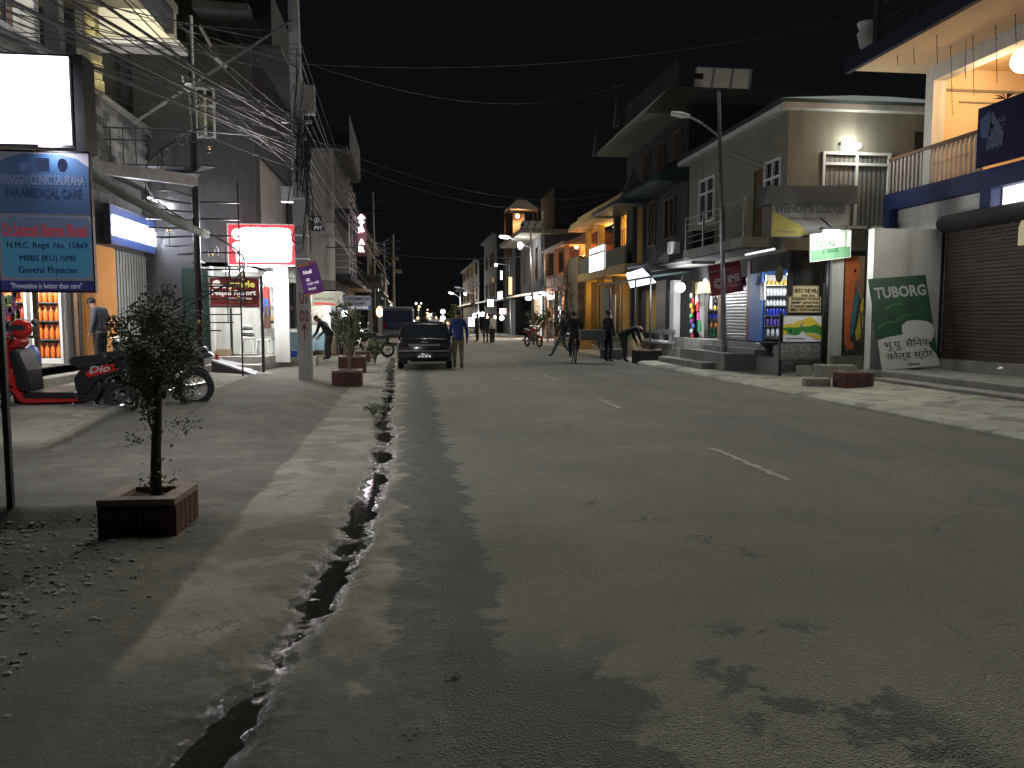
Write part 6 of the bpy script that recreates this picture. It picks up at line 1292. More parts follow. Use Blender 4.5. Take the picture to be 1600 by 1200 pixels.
# vertical lit signs far right
for k, (px0, py0, px1, py1, Y, m, lab) in enumerate(((795, 433, 800, 460, 62, PANEY, 'tall amber lit window strip on the dark block'), (782, 423, 785, 437, 64, PANEW, 'narrow white lit strip sign'), (778, 456, 782, 468, 60, PANEW, 'small left white lit vertical sign'), (782, 455, 785, 466, 60.2, PANEW, 'small right white lit vertical sign'), (762, 468, 771, 479, 58, PANEW, 'square white lit sign over the far shops'), (781, 482, 791, 491, 57, lit('red_sign_glow', (1, .10, .05), 1.2), 'glowing red heart shaped sign'), (732, 496, 741, 510, 70, lit('orange_board', (1, .75, .55), .9), 'bright poster board beside the distant shops'))):
    S = thing('lit_sign', lab, 'sign'); a = AY(px0, py1, Y); b = AY(px1, py0, Y); B = front_board((a.x, Y, a.z), b.x-a.x, b.z-a.z, S); B.panel(m, .1)
for k, (px, py, Y, c, w) in enumerate(((762, 494, 58, (1, .6, .25), 160), (772, 496, 58, (1, .65, .3), 0), (784, 497, 56, (1, 1, 1), 120), (742, 493, 70, (1, 1, 1), 200), (748, 491, 70, (1, 1, 1), 0), (754, 491, 71, (1, .9, .7), 0), (692, 497, 80, (1, 1, 1), 150), (692, 487, 90, (1, 1, 1), 0))):
    L = thing('shop_lamp', ['warm lamp over the far shop row', 'pale lamp right of the warm one', 'white lamp by the red sign', 'left white lamp by the poster board', 'middle white lamp by the poster board', 'warm lamp by the poster board', 'white lamp low beside the dark tree', 'white lamp high beside the dark tree'][k], 'lamp'); p = AY(px, py, Y); mb = MB(); mb.ball(p, Y*.0030, 8, 6); mb.obj('glass', lit('lamp_%d' % k, c, 2), L)
    mb = MB(); mb.tube([p, p+Vector((.5, .2, .4))], .02, 4); mb.obj('bracket', M['iron'], L)
    if w: point('shop_light', p+Vector((-.2, -.3, 0)), w, c, .1, L)
S = thing('cafe_shrub_bed', 'yellow painted planting bed along the cafe front', 'planter', (8.2, 40, 0)); mb = MB(); mb.box(-.35, -3, 0, .35, 3, .45); mb.obj('box', M['plaster_yellow'], S)
# red mobile service banners on the near solar pole
S = thing('mobile_payment_banner', 'crooked red banner with swirl emblem behind the near solar pole', 'banner'); p = AY(1112, 463, 22.6)
B = Board((p.x, 22.6, p.z), (1, 0, .16), (-.16, 0, 1), 1.0, .90, S); B.panel(mat('banner_red', (.22, .018, .03), .5, var=.2, vs=4), .02); B.text('iME', .55, .36, .42, .25, mat('banner_print', (.42, .36, .38), .5), bold=.04); B.text('MONEY TRANSFER', .05, .75, .6, .07, mat('banner_print', (.42, .36, .38))); B.text('www.imeremit.com', .5, .22, .45, .06, mat('banner_print', (.42, .36, .38)))
for q in range(2): B.poly([(.26+(.15-q*.06)*math.cos(t), .38+(.17-q*.07)*math.sin(t)) for t in np.linspace(.6, 5.4, 12)]+[(.26+(.12-q*.06)*math.cos(t), .38+(.13-q*.07)*math.sin(t)) for t in np.linspace(5.4, .6, 12)], mat('banner_print', (.42, .36, .38)), 'swirl')
S = thing('small_red_banner', 'smaller crooked red banner hanging below the larger red one', 'banner'); p = AY(1146, 451, 22.7); B = Board((p.x, 22.7, p.z), (1, 0, .2), (-.12, 0, 1), .42, .28, S); B.panel(mat('banner_red', (.22, .018, .03)), .02); B.text('IME', .15, .4, .3, .22, mat('banner_print', (.42, .36, .38)), bold=.02); B.poly([(0, 0), (1, 0), (1, .12), (0, .12)], mat('banner_print', (.42, .36, .38)), 'stripe')
# ================================================================== LEFT beyond the pole: building C, stall, far left row
C1 = thing('concrete_corner_building', 'bare concrete three storey building with balcony rails beyond the utility pole', 'building')
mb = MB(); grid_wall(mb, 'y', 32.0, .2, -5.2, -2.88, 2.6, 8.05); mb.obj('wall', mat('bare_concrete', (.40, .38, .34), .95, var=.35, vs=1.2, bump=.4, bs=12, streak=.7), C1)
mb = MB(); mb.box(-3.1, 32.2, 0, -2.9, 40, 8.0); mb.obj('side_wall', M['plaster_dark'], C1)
mb = MB(); mb.box(-2.9, 32.3, 3.0, -2.3, 40, 3.25); mb.box(-2.9, 32.3, 5.6, -2.3, 40, 5.8); mb.obj('balcony_slab', M['plaster_dark'], C1)
mb = MB(); mb.box(-2.9, 33, 8.2, -2.3, 40, 9.6); mb.box(-5.4, 32, 8.05, -2.35, 40, 8.2); mb.obj('roof_slab', M['plaster_dark'], C1)
for z in (3.5, 3.75, 4.0, 4.25, 6.0, 6.25, 6.5, 6.75): b = MB(); b.tube([(-2.33, 32.4, z), (-2.33, 36, z)], .018, 5); b.tube([(-2.85, 32.35, z), (-2.33, 32.35, z)], .018, 5); b.obj('rail', M['steel'], C1)
for y in (32.4, 34, 36): b = MB(); b.box(-2.36, y-.03, 3.2, -2.30, y+.03, 7.0); b.obj('rail_post', M['steel'], C1)
for px0, py0, px1, py1, t_ in ((487, 350, 502, 338, 'KEY'), (487, 361, 507, 352, 'PVT')):
    S = thing('black_signboard', 'small black board reading %s on the bare concrete wall' % t_, 'sign'); a = AY(px0, py0, 31.9); b = AY(px1, py1, 31.9); B = front_board((a.x, 31.9, a.z), b.x-a.x, b.z-a.z, S); B.panel(M['sign_dark'], .03); B.text(t_, .2, .2, .65, .6, tw, bold=.03)
S = thing('market_stall', 'bright lit stall with cloth valance where a person bends', 'stall')
a = AY(487, 478, 31.2); b = AY(532, 458, 31.2)
B = front_board((a.x, 31.2, a.z), b.x-a.x, b.z-a.z, S); B.panel(mat('valance_cloth', (.55, .52, .42), .8, var=.3, vs=9), .03, 'valance'); B.poly([(.1, .1), (.8, .05), (.8, .2), (.1, .28)], mat('print_red', (.55, .06, .05)), 'stripe')
B.text('SAFARI TOURS & TRAVELS', .1, .45, .7, .2, mat('print_darkgreen', (.03, .12, .05)))
mb = MB(); mb.box(-4.1, 33.0, .2, -2.65, 33.1, 2.6); mb.box(-4.15, 31.3, .2, -4.1, 33, 2.6); mb.obj('back_sheet', M['plaster_white'], S)
mb = MB(); mb.box(-4.2, 31.2, 2.45, -2.6, 33.2, 2.52); mb.obj('roof_sheet', M['plaster_white'], S)
mb = MB(); mb.box(-3.9, 31.4, .1, -2.9, 31.9, .9); mb.obj('counter', M['wood'], S)
for x in (-4.15, -2.62): mb = MB(); mb.box(x, 31.2, 0, x+.05, 31.25, 2.5); mb.obj('post', M['white_paint'], S)
B2 = front_board((-3.95, 32.9, 1.3), .5, .8, S); B2.panel(mat('poster', (.45, .42, .36), .6, var=.7, vs=9, col2=(.1, .08, .07)), .02, 'poster')
point('stall_lamp_light', (-3.2, 31.9, 2.2), 60, (.97, 1, 1), .1, S)
mb = MB(); mb.box(-3.6, 32.9, 2.0, -2.8, 32.95, 2.06); mb.obj('tube', TUBE, S)
L = thing('porch_bulb', 'white bulb on the post between the stall and the blue white board', 'lamp'); p = AY(539, 490, 30); mb = MB(); mb.ball(p, .12, 10, 8); mb.obj('glass', BULB, L, smooth=True); mb = MB(); mb.tube([(p.x, 30.1, 0), (p.x, 30.1, 2.3)], .025, 6); mb.obj('post', M['white_paint'], L); point('porch_light', p+Vector((0, -.3, -.05)), 60, (.97, 1, .96), .08, L)
S = thing('blue_white_signboard', 'white and blue signboard on two thin posts over the pavement', 'sign'); a = AY(539, 484, 29.6); b = AY(579, 462, 29.6); B = front_board((a.x, 29.6, a.z), b.x-a.x, b.z-a.z, S); B.panel(mat('board_white', (.6, .62, .68), .5), .04); B.poly([(0, .02), (1, .02), (1, .30), (0, .30)], mat('board_blue', (.10, .18, .5), .5), 'band'); B.text('HOTEL SAURAHA TOURS', .04, .66, .92, .24, td, bold=.02); B.text('TICKET BOOKING', .1, .06, .8, .2, wh, bold=.02); B.text('Tel: 056-580', .1, .4, .7, .16, td)
mb = MB(); mb.box(b.x-.02, 29.62, 0, b.x+.02, 29.66, b.z); mb.box(a.x-.02, 29.62, 0, a.x+.02, 29.66, b.z); mb.obj('post', M['iron'], S)
S = thing('cream_hanging_board', 'tilted dim cream double board hanging over the left pavement', 'sign'); a = AY(572, 452, 36); b = AY(597, 430, 36); B = front_board((a.x, 36, a.z), b.x-a.x, b.z-a.z, S, .06); B.panel(mat('dim_cream', (.22, .2, .15), .7, var=.3, vs=4), .04); B.poly([(.48, .1), (.52, .1), (.52, .95), (.48, .95)], M['sign_dark'], 'divider'); B.poly([(.08, .5), (.42, .5), (.42, .85), (.08, .85)], mat('print_grey', (.07, .06, .05)), 'print'); B.poly([(.58, .5), (.92, .5), (.92, .85), (.58, .85)], mat('print_grey', (.07, .06, .05)), 'print'); mb = MB(); mb.tube([B.pt(0, 1), B.pt(-1.2, 1.2)], .02, 4); mb.obj('bracket', M['iron'], S)
# vertical LED sign
S = thing('vertical_led_sign', 'vertical sign with glowing pinkish white characters on the left side', 'sign'); a = AY(558, 400, 31.6); b = AY(572, 334, 31.6); B = front_board((a.x, 31.6, a.z), b.x-a.x, b.z-a.z, S); B.panel(mat('dark_red_box', (.06, .01, .015), .6), .1)
lg_ = lit('pink_white_led', (1, .85, .95), 3)
for k, ch in enumerate(('R', 'A', 'B', '', 'E')[:0]): pass
B.poly([(.1, .90), (.5, .99), (.9, .90), (.6, .84), (.4, .84)], lg_, 'arrow_mark', lift=.02)
for ch, y0_, h_ in (('T', .70, .12), ('B', .55, .13), ('A', .27, .13), ('R', .10, .13)): B.text(ch, .2, y0_, .6, h_, lg_, lift=.02, bold=.09)
mb = MB(); mb.tube([B.pt(0, .8, -.05), B.pt(-3.2, .8, -.05)], .03, 4); mb.tube([B.pt(0, .2, -.05), B.pt(-3.2, .2, -.05)], .03, 4); mb.obj('bracket', M['iron'], S); point('led_light', B.pt(.5, .5, .5), 10, (1, .8, .95), .3, S)
L = thing('amber_wall_lamp', 'orange glowing lamp on the left building behind the bus', 'lamp'); p = AY(593, 487, 47); mb = MB(); mb.ball(p, (.2, .14, .32), 8, 6); mb.obj('glass', lit('orange_glow', (1, .42, .12), 1.6), L, smooth=True); mb = MB(); mb.tube([p+Vector((0, .1, .2)), p+Vector((-.6, .4, .4))], .03, 4); mb.obj('bracket', M['iron'], L); point('amber_light2', p+Vector((.1, -.35, -.2)), 90, (1, .6, .28), .1, L)
for k, (x, y0_, y1_, h_) in enumerate(((-3.3, 40.5, 50, 7.0), (-2.6, 51, 62, 6.2), (-3.2, 63, 76, 7.2), (-3.0, 77, 95, 5.6), (-3.4, 96, 125, 6.5))):
    far_block(['dark left block just beyond the concrete building', 'second dark left block behind the bus', 'third left block with a tin awning', 'low left block far down the street', 'last left block at the glowing bazaar'][k], x, y0_, y1_, h_, M['plaster_dark'], 1, [(y0_+2, y0_+3, 3.6, 4.6, PANEW)] if k in (2, 3) else ())
# glowing bazaar at the end of the street
random.seed(15); BL = [lit('bazaar_%d' % k, c, 1.5) for k, c in enumerate(((1, .85, .6), (1, .5, .2), (.9, .95, 1), (1, .65, .35)))]
for k, (px, py, r) in enumerate(((650, 474, .3), (655, 479, .34), (658, 474, .22), (654, 484, .2), (645, 485, .25), (668, 492, .6), (675, 492, .45), (664, 499, .5), (671, 500, .6), (680, 497, .5), (684, 503, .6), (653, 497, .35), (659, 503, .5), (690, 500, .4), (693, 487, .35), (662, 510, .5), (674, 508, .6), (700, 505, .4), (646, 502, .4), (688, 510, .5), (636, 490, .3), (668, 484, .2))):
    L = thing('bazaar_lamp', 'one of the small glowing lamps crowding the far end of the street', 'lamp', group='lamps at the far end of the street'); Y = random.uniform(115, 175); p = AY(px, py, Y); mb = MB(); mb.ball(p, r*Y/200, 7, 5); mb.obj('glass', BL[k % 4], L); mb = MB(); mb.tube([p+Vector((0, .2, 0)), (p.x, p.y+.2, -.2)], .04, 4); mb.obj('post', M['iron'], L)
point('bazaar_light', (1.5, 120, 4), 2500, (1, .85, .65), .5)
# ================================================================== TREES AND PLANTS
leaf_d = mat('leaf_dark', (.15, .19, .10), .55, var=.5, vs=14, spec=.5); leaf_g = mat('leaf_mid', (.075, .11, .045), .6, var=.4, vs=10, spec=.3)
def leaf_cloud(pts, s0, s1, m, name, parent, seed):
    random.seed(seed); vs = []; fs = []
    for p in pts:
        s = random.uniform(s0, s1); u = Vector((random.gauss(0, 1), random.gauss(0, 1), random.gauss(0, .6))).normalized(); v = u.orthogonal().normalized(); a = random.uniform(0, 6.28); v = v*math.cos(a)+u.cross(v)*math.sin(a)
        o = len(vs); w = u.cross(v)*.25*s
        vs += [p, p+u*s*.5+v*s*.36+w, p+u*s, p+u*s*.5-v*s*.36+w]; fs += [(o, o+1, o+2), (o, o+2, o+3)]
    mb = MB(); mb.v = [tuple(v) for v in vs]; mb.f = fs; return stuff(mb.obj(name, m, parent))
planter('dull red slatted concrete planter holding the leafy tree nearest the camera', (-1.885, 5.96, -.02), .50, .52, .31, -.04, 5)
T = thing('potted_tree', 'slender leafy tree with a round dark crown growing in the nearest planter', 'tree', (-1.84, 5.97, .25))
random.seed(41)
cz = 1.03; tk = MB(); tp = [Vector((0, 0, -.02)), Vector((.0, .01, .25)), Vector((.02, 0, .5)), Vector((.03, .02, .75)), Vector((.02, .02, 1.0))]
tk.tube(tp, [.040, .037, .034, .028, .018], 10)
for k in range(15):
    a = random.uniform(0, 6.28); b = Vector((.02, .01, random.uniform(.55, .95))); e = b+Vector((math.cos(a)*random.uniform(.15, .32), math.sin(a)*random.uniform(.15, .32), random.uniform(.05, .4))); tk.tube([b, b.lerp(e, .5)+Vector((0, 0, .04)), e], [.010, .007, .003], 5)
for k in range(3): # creeper stems round the trunk
    ph = random.uniform(0, 6); tk.tube([Vector((.038*math.cos(ph+t*7), .038*math.sin(ph+t*7), t*.8)) for t in np.linspace(0, 1, 16)], .005, 4)
tk.obj('trunk', M['bark'], T, smooth=True)
def crown_pts(n, C, R3, clumps, cr, rnd):
    cs = []
    for _ in range(clumps):
        d = Vector((rnd.gauss(0, 1), rnd.gauss(0, 1), rnd.gauss(0, 1))).normalized()*rnd.uniform(.35, 1.0); cs.append((Vector((C[0]+d.x*R3[0], C[1]+d.y*R3[1], C[2]+d.z*R3[2])), rnd.uniform(.6, 1.3)*cr))
    out = []
    for _ in range(n):
        c, r = rnd.choice(cs); d = Vector((rnd.gauss(0, 1), rnd.gauss(0, 1), rnd.gauss(0, 1))).normalized()*r*rnd.random()**.4; out.append(c+d)
    return out
rr_ = random.Random(5)
pts = crown_pts(4600, (.03, .0, cz+.08), (.31, .28, .43), 75, .09, rr_)+[Vector((.03+random.gauss(0, .09), random.gauss(0, .07), random.uniform(.05, .62))) for _ in range(60)]
for b in ((-.16, 0, .42), (-.12, .02, .40), (.14, -.02, .52), (.2, -.02, .50), (.10, 0, .10), (-.06, 0, .12), (.28, 0, .55)): pts += [Vector((b[0]+random.gauss(0, .03), b[1]+random.gauss(0, .02), b[2]+random.gauss(0, .025))) for _ in range(16)]
leaf_cloud(pts, .018, .034, leaf_d, 'foliage', T, 1); leaf_cloud(crown_pts(900, (.06, -.12, cz-.2), (.22, .12, .28), 20, .06, rr_), .018, .032, mat('leaf_pale', (.22, .23, .14), .6, var=.4, vs=12), 'foliage', T, 2)
planter('red planter just past the utility pole with a bare branching shrub', tuple(G(548, 604, .02)+Vector((-.1, .5, 0))), .62, .6, .34, .0, 4)
planter('second red planter in front of the bending person', tuple(G(532, 590, .02)+Vector((.15, 2.2, 0))), .7, .65, .45, .0, 4)
planter('small red planter beside the parked motorbike', tuple(G(566, 566, .02)+Vector((0, .5, 0))), .5, .5, .38, .0, 0)
bp = G(544, 604, .02); bp = Vector((bp.x, bp.y+.5, .3))
T = thing('bare_shrub', 'bare forked shrub growing in the planter just past the pole', 'shrub', bp); tk = MB(); random.seed(11)
for k in range(8):
    a = k*.8; q = [Vector((0, 0, 0)), Vector((.03*math.cos(a), .03*math.sin(a), .35))]
    x, y, z = .03*math.cos(a), .03*math.sin(a), .35
    for j in range(4): x += math.cos(a)*random.uniform(.0, .12); y += math.sin(a)*.06; z += .3; q.append(Vector((x+.03*math.sin(j*2+k), y, z)))
    tk.tube(q, [.022, .018, .014, .011, .008, .005], 5)
tk.obj('branches', mat('pale_bark', (.22, .2, .15), .9, var=.3, vs=20), T)
leaf_cloud([Vector((random.gauss(0, .2), random.gauss(0, .15), random.uniform(.5, 1.6))) for _ in range(160)], .03, .07, leaf_g, 'foliage', T, 3)
def bush(label, p, r, h, n, s, m=None, name='shrub', cl=20):
    t = thing(name, label, 'shrub', p); rnd = random.Random(int(p[1]*31)); tk = MB()
    for k in range(6): a = k; tk.tube([Vector((0, 0, 0)), Vector((math.cos(a)*r*.3, math.sin(a)*r*.3, h*.5)), Vector((math.cos(a)*r*.7, math.sin(a)*r*.6, h*.9))], [.02, .014, .006], 4)
    tk.obj('stems', M['bark'], t); leaf_cloud(crown_pts(n, (0, 0, h*.6), (r, r*.8, h*.42), cl, r*.3, rnd), s*.6, s, m or leaf_g, 'foliage', t, int(p[1])); return t
bush('leafy oleander shrub in the red planter before the bending person', tuple(G(535, 590, 0)+Vector((.1, 2.2, .4))), .38, 1.35, 700, .11)
bush('dark tall shrub beneath the blue and white signboard', (-2.4, 28.6, 0), .5, 2.1, 700, .12, leaf_d)
bush('low spiky plant beside the dark car on the kerb', (-1.15, 26.5, 0), .35, .9, 250, .14, leaf_d)
bush('creeping weeds hanging over the gutter edge', tuple(G(584, 648, 0)), .22, .16, 380, .03, leaf_d, 'weeds', 14)
bush('small bush left of the low green wall by the amber hotel', (7.6, 30.6, 0), .5, 1.5, 700, .1, leaf_d)
t = bush('sparse tree by the terrace cafe with a dim crown', (8.6, 46, 0), 1.1, 4.2, 900, .13, leaf_d, 'street_tree', 26)
bush('green hedge plants in the yellow bed by the cafe', (8.2, 41, .4), .9, 1.5, 900, .14); bush('green plants before the grey house shopfront', (8.0, 50, .2), .9, 1.8, 900, .16)
bush('dark tree rising behind the man in blue', (3.9, 66, 0), .8, 2.6, 700, .22, leaf_d, 'street_tree', 30)
bush('thin plant in front of the elephant mural', (11.35, 18.7, .3), .22, 1.6, 220, .07, leaf_d, 'plant', 14)
planter('dark planter with shrub at the pavement beside the standing man', (7.55, 28.9, .03), .9, .6, .35, .0, 0, m=M['plaster_dark'])
# ================================================================== VEHICLES
def wheel(mb_t, mb_r, c, R, w, spokes=8, ax='x'):
    mb_t.torus(c, R-w*.5, w*.5, ax, 24, 8, 1.0); mb_r.torus(c, R-w*1.05, w*.16, ax, 20, 6, 2.0)
    for k in range(spokes):
        a = k*2*PI/spokes; d = (R-w)
        mb_r.tube([c, Vector(c)+(Vector((0, math.cos(a)*d, math.sin(a)*d)) if ax == 'x' else Vector((math.cos(a)*d, 0, math.sin(a)*d)))], .008 if spokes > 10 else .014, 4)
    mb_r.lathe([(.035, -.04), (.045, -.03), (.045, .03), (.035, .04)], c, 8, ax)
def P2(pts, m, name, parent, w, smooth=False, bevel=.02, cy=0.0, seg=3):
    """side-profile solid: pts are (x, z), symmetric about y=cy, half width w"""
    mb = MB(); mb.prism([(x, z) for x, z in pts], (0, cy-w, 0), (1, 0, 0), (0, 0, 1), (0, 2*w, 0)); return mb.obj(name, m, parent, smooth, bevel, seg)
def motorbike(label, p, rz, body=None, seatm=None, name='motorbike', group=None):
    t = thing(name, label, 'motorbike', p, rz, group); body = body or M['black_plastic']
    for x, nm in ((-.62, 'rear_wheel'), (.66, 'front_wheel')):
        a, b = MB(), MB(); wheel(a, b, Vector((x, 0, .30)), .30, .10, 6, 'y'); w = a.obj(nm, M['tyre'], t, True); b.obj('rim', M['chrome'], w)
    P2([(-.25, .72), (.05, .74), (.32, .80), (.36, .92), (.2, 1.0), (-.05, .98), (-.2, .84)], body, 'fuel_tank', t, .12, bevel=.05)
    P2([(-.85, .88), (-.8, .96), (-.45, .86), (-.12, .84), (-.1, .76), (-.5, .76)], M['seat'], 'seat', t, .13, bevel=.03)
    P2([(-.95, .80), (-.6, .72), (-.3, .6), (-.25, .72), (-.85, .87)], body, 'tail', t, .10, bevel=.02)
    P2([(-.2, .28), (.2, .28), (.28, .5), (.15, .7), (-.15, .68), (-.25, .5)], mat('engine_metal', (.16, .16, .16), .5, metal=.7, var=.4, vs=14), 'engine', t, .12, bevel=.03)
    mb = MB()
    for s in (-.08, .08): mb.tube([(.66, s, .30), (.42, s, 1.02)], .025, 6)
    mb.tube([(-.62, .09, .3), (-.1, .09, .42)], .02, 5); mb.tube([(-.62, -.09, .3), (-.1, -.09, .42)], .02, 5); mb.obj('fork', M['chrome'], t)
    mb = MB(); mb.tube([(.3, -.36, 1.08), (.36, -.2, 1.10), (.42, 0, 1.04), (.36, .2, 1.10), (.3, .36, 1.08)], .016, 6); mb.obj('handlebar', M['chrome'], t)
    mb = MB(); mb.lathe([(.04, .36), (.10, .42), (.11, .5), (.095, .53)], (0, 0, .96), 12, 'x'); mb.obj('headlight', M['chrome'], t, True)
    mb = MB(); mb.tube([(.1, -.13, .35), (-.2, -.15, .25), (-.8, -.16, .34)], [.025, .03, .05], 8); mb.obj('exhaust', M['chrome'], t, True)
    mb = MB()
    for s in (-.3, .3): mb.tube([(.36, s, 1.1), (.34, s*1.2, 1.28)], .008, 4); mb.ball((.34, s*1.25, 1.31), (.02, .07, .045), 8, 6)
    mb.obj('mirror', M['chrome'], t)
    P2([(.38, .38), (.5, .60), (.66, .66), (.85, .58), (.94, .4), (.9, .42), (.8, .54), (.66, .6), (.54, .56), (.44, .38)], body, 'front_fender', t, .06, bevel=.01)
    mb = MB(); mb.box(-.99, -.07, .74, -.95, .07, .82); mb.obj('tail_lamp', mat('tail_red', (.4, .02, .02), .2), t)
    return t
# ---- red and black scooter, side-on; x forward = to the left in the picture
sg = G(190, 649, .12); SCO = thing('scooter', 'red and black scooter with a glossy black seat parked left of the potted tree', 'scooter', (sg.x, sg.y, .115), PI-.06); SCO.scale = (1.14,)*3
def scoot():
    SX = lambda x: x+.16*sstep(.5, 1.0, x)
    _P = P2
    def PP(pts, *a_, **k_): return _P([(SX(x), z) for x, z in pts], *a_, **k_)
    t = SCO; red = mat('scooter_red', (.42, .018, .02), .22, coat=.5); blk = mat('scooter_black', (.016, .016, .018), .28, coat=.4); drk = M['black_plastic']
    for x, nm in ((0, 'rear_wheel'), (1.41, 'front_wheel')):
        a, b = MB(), MB(); wheel(a, b, Vector((x, 0, .225)), .225, .10, 5, 'y'); w = a.obj(nm, M['tyre'], t, True); b.obj('rim', mat('dark_rim', (.12, .12, .12), .4, metal=.7), w)
    # rear body shell
    PP([(-.34, .66), (-.30, .78), (.10, .70), (.42, .62), (.52, .50), (.50, .32), (.40, .26), (.30, .34), (.22, .46), (.05, .52), (-.16, .56)], blk, 'rear_body', t, .15, bevel=.05)
    PP([(.20, .45), (.45, .42), (.52, .26), (.46, .18), (.30, .2), (.18, .34)], drk, 'under_cover', t, .11, bevel=.03)
    PP([(-.05, .60), (.32, .50), (.36, .56), (.2, .64), (0, .68)], red, 'side_stripe', t, .166, bevel=.006)
    B = Board((.30, .172, .55), (-1, 0, .12), Z_, .25, .09, t); B.text('Dio', 0, 0, 1, 1, mat('chrome_print', (.7, .7, .72), .3, metal=.6), bold=.02, shear=.3)
    # seat with stepped pillion
    PP([(-.30, .80), (-.26, .85), (-.05, .85), (.10, .82), (.22, .79), (.48, .77), (.56, .72), (.52, .66), (.44, .60), (.10, .69), (-.28, .78)], M['seat'], 'seat', t, .145, bevel=.035)
    PP([(-.46, .80), (-.44, .84), (-.20, .80), (-.22, .76)], drk, 'grab_rail', t, .10, bevel=.01)
    PP([(-.42, .70), (-.34, .76), (-.30, .66), (-.38, .62)], mat('tail_red', (.4, .02, .02)), 'tail_lamp', t, .08, bevel=.01)
    PP([(-.38, .60), (-.30, .58), (-.32, .40), (-.42, .30)], drk, 'mudflap', t, .07, bevel=.01)
    # engine and variator case
    PP([(-.02, .18), (.26, .14), (.36, .20), (.32, .29), (.02, .28), (-.05, .24)], mat('engine_metal', (.16, .16, .16)), 'engine_case', t, .035, bevel=.02, cy=-.11)
    mb = MB(); mb.tube([(.38, -.1, .2), (.2, .13, .13), (-.22, .16, .16)], [.02, .03, .045], 8); mb.obj('exhaust', M['chrome'], t, True)
    # floorboard, leg shield, front apron
    PP([(.42, .26), (.50, .32), (.90, .32), (.98, .30), (.96, .22), (.46, .20)], drk, 'floorboard', t, .17, bevel=.02)
    PP([(.44, .20), (.46, .24), (.94, .25), (1.0, .34), (1.06, .40), (1.10, .36), (1.0, .20), (.9, .18)], red, 'lower_fairing', t, .175, bevel=.015)
    PP([(.88, .32), (1.0, .36), (1.10, .80), (1.04, .88), (.98, .84), (.90, .60)], drk, 'leg_shield', t, .20, bevel=.04)
    PP([(1.02, .36), (1.18, .44), (1.22, .64), (1.16, .86), (1.10, .88), (1.10, .62)], red, 'front_apron', t, .17, bevel=.04)
    PP([(1.0, .40), (1.08, .36), (1.30, .46), (1.46, .36), (1.50, .26), (1.44, .30), (1.28, .38), (1.1, .3)], red, 'front_fender', t, .075, bevel=.02)
    PP([(.96, .96), (1.04, 1.05), (1.16, 1.04), (1.24, .94), (1.18, .86), (1.02, .86)], red, 'handlebar_cowl', t, .13, bevel=.045)
    PP([(1.17, .87), (1.27, .93), (1.22, 1.0), (1.14, .98)], M['chrome'], 'headlight', t, .09, bevel=.02)
    mb = MB(); mb.tube([(1.16, -.34, 1.0), (1.20, -.18, 1.0), (1.24, 0, .98), (1.20, .18, 1.0), (1.16, .34, 1.0)], .018, 6); mb.obj('handlebar', drk, t)
    for s in (-1, 1): mb = MB(); mb.tube([(1.16, .24*s, 1.0), (1.18, .30*s, 1.14)], .008, 5); mb.ball((1.18, .32*s, 1.19), (.02, .07, .045), 10, 6); mb.obj('mirror', drk, t)
    mb = MB(); mb.tube([(.52, .12, .2), (.60, .20, .0)], .012, 5); mb.tube([(.30, .10, .18), (.22, .16, .0)], .012, 5); mb.obj('stand', M['steel'], t)
    mb = MB(); mb.tube([(1.41, 0, .225), (1.28, 0, .62)], .03, 6); mb.obj('fork', M['steel'], t)
    return t
scoot()
hl = thing('red_helmet', 'glossy red helmet resting on the scooter front at the left edge', 'helmet'); c = AY(34, 513, sg.y-.05); mb = MB(); mb.ball(c, (.14, .13, .14), 14, 10); mb.obj('shell', mat('helmet_red', (.5, .02, .02), .12, coat=.6), hl, smooth=True); mb = MB(); mb.box(c.x-.12, c.y-.15, c.z-.03, c.x+.1, c.y-.10, c.z+.05); mb.obj('visor', M['glass'], hl, bevel=.02)
motorbike('black motorbike with chrome handlebar parked behind the scooter seat', (sg.x+.15, sg.y+.95, .13), PI+.12)
motorbike('dark motorbike mostly hidden behind the potted tree', (-4.55, 14.2, .10), PI*.72)
motorbike('motorbike with chrome fork parked beyond the planters', tuple(G(582, 560, 0)+Vector((0, .3, 0))), PI+.5)
motorbike('red motorbike parked at the right kerb before the yellow bed', (6.3, 40.5, .0), -1.2, mat('scooter_red', (.42, .018, .02)))
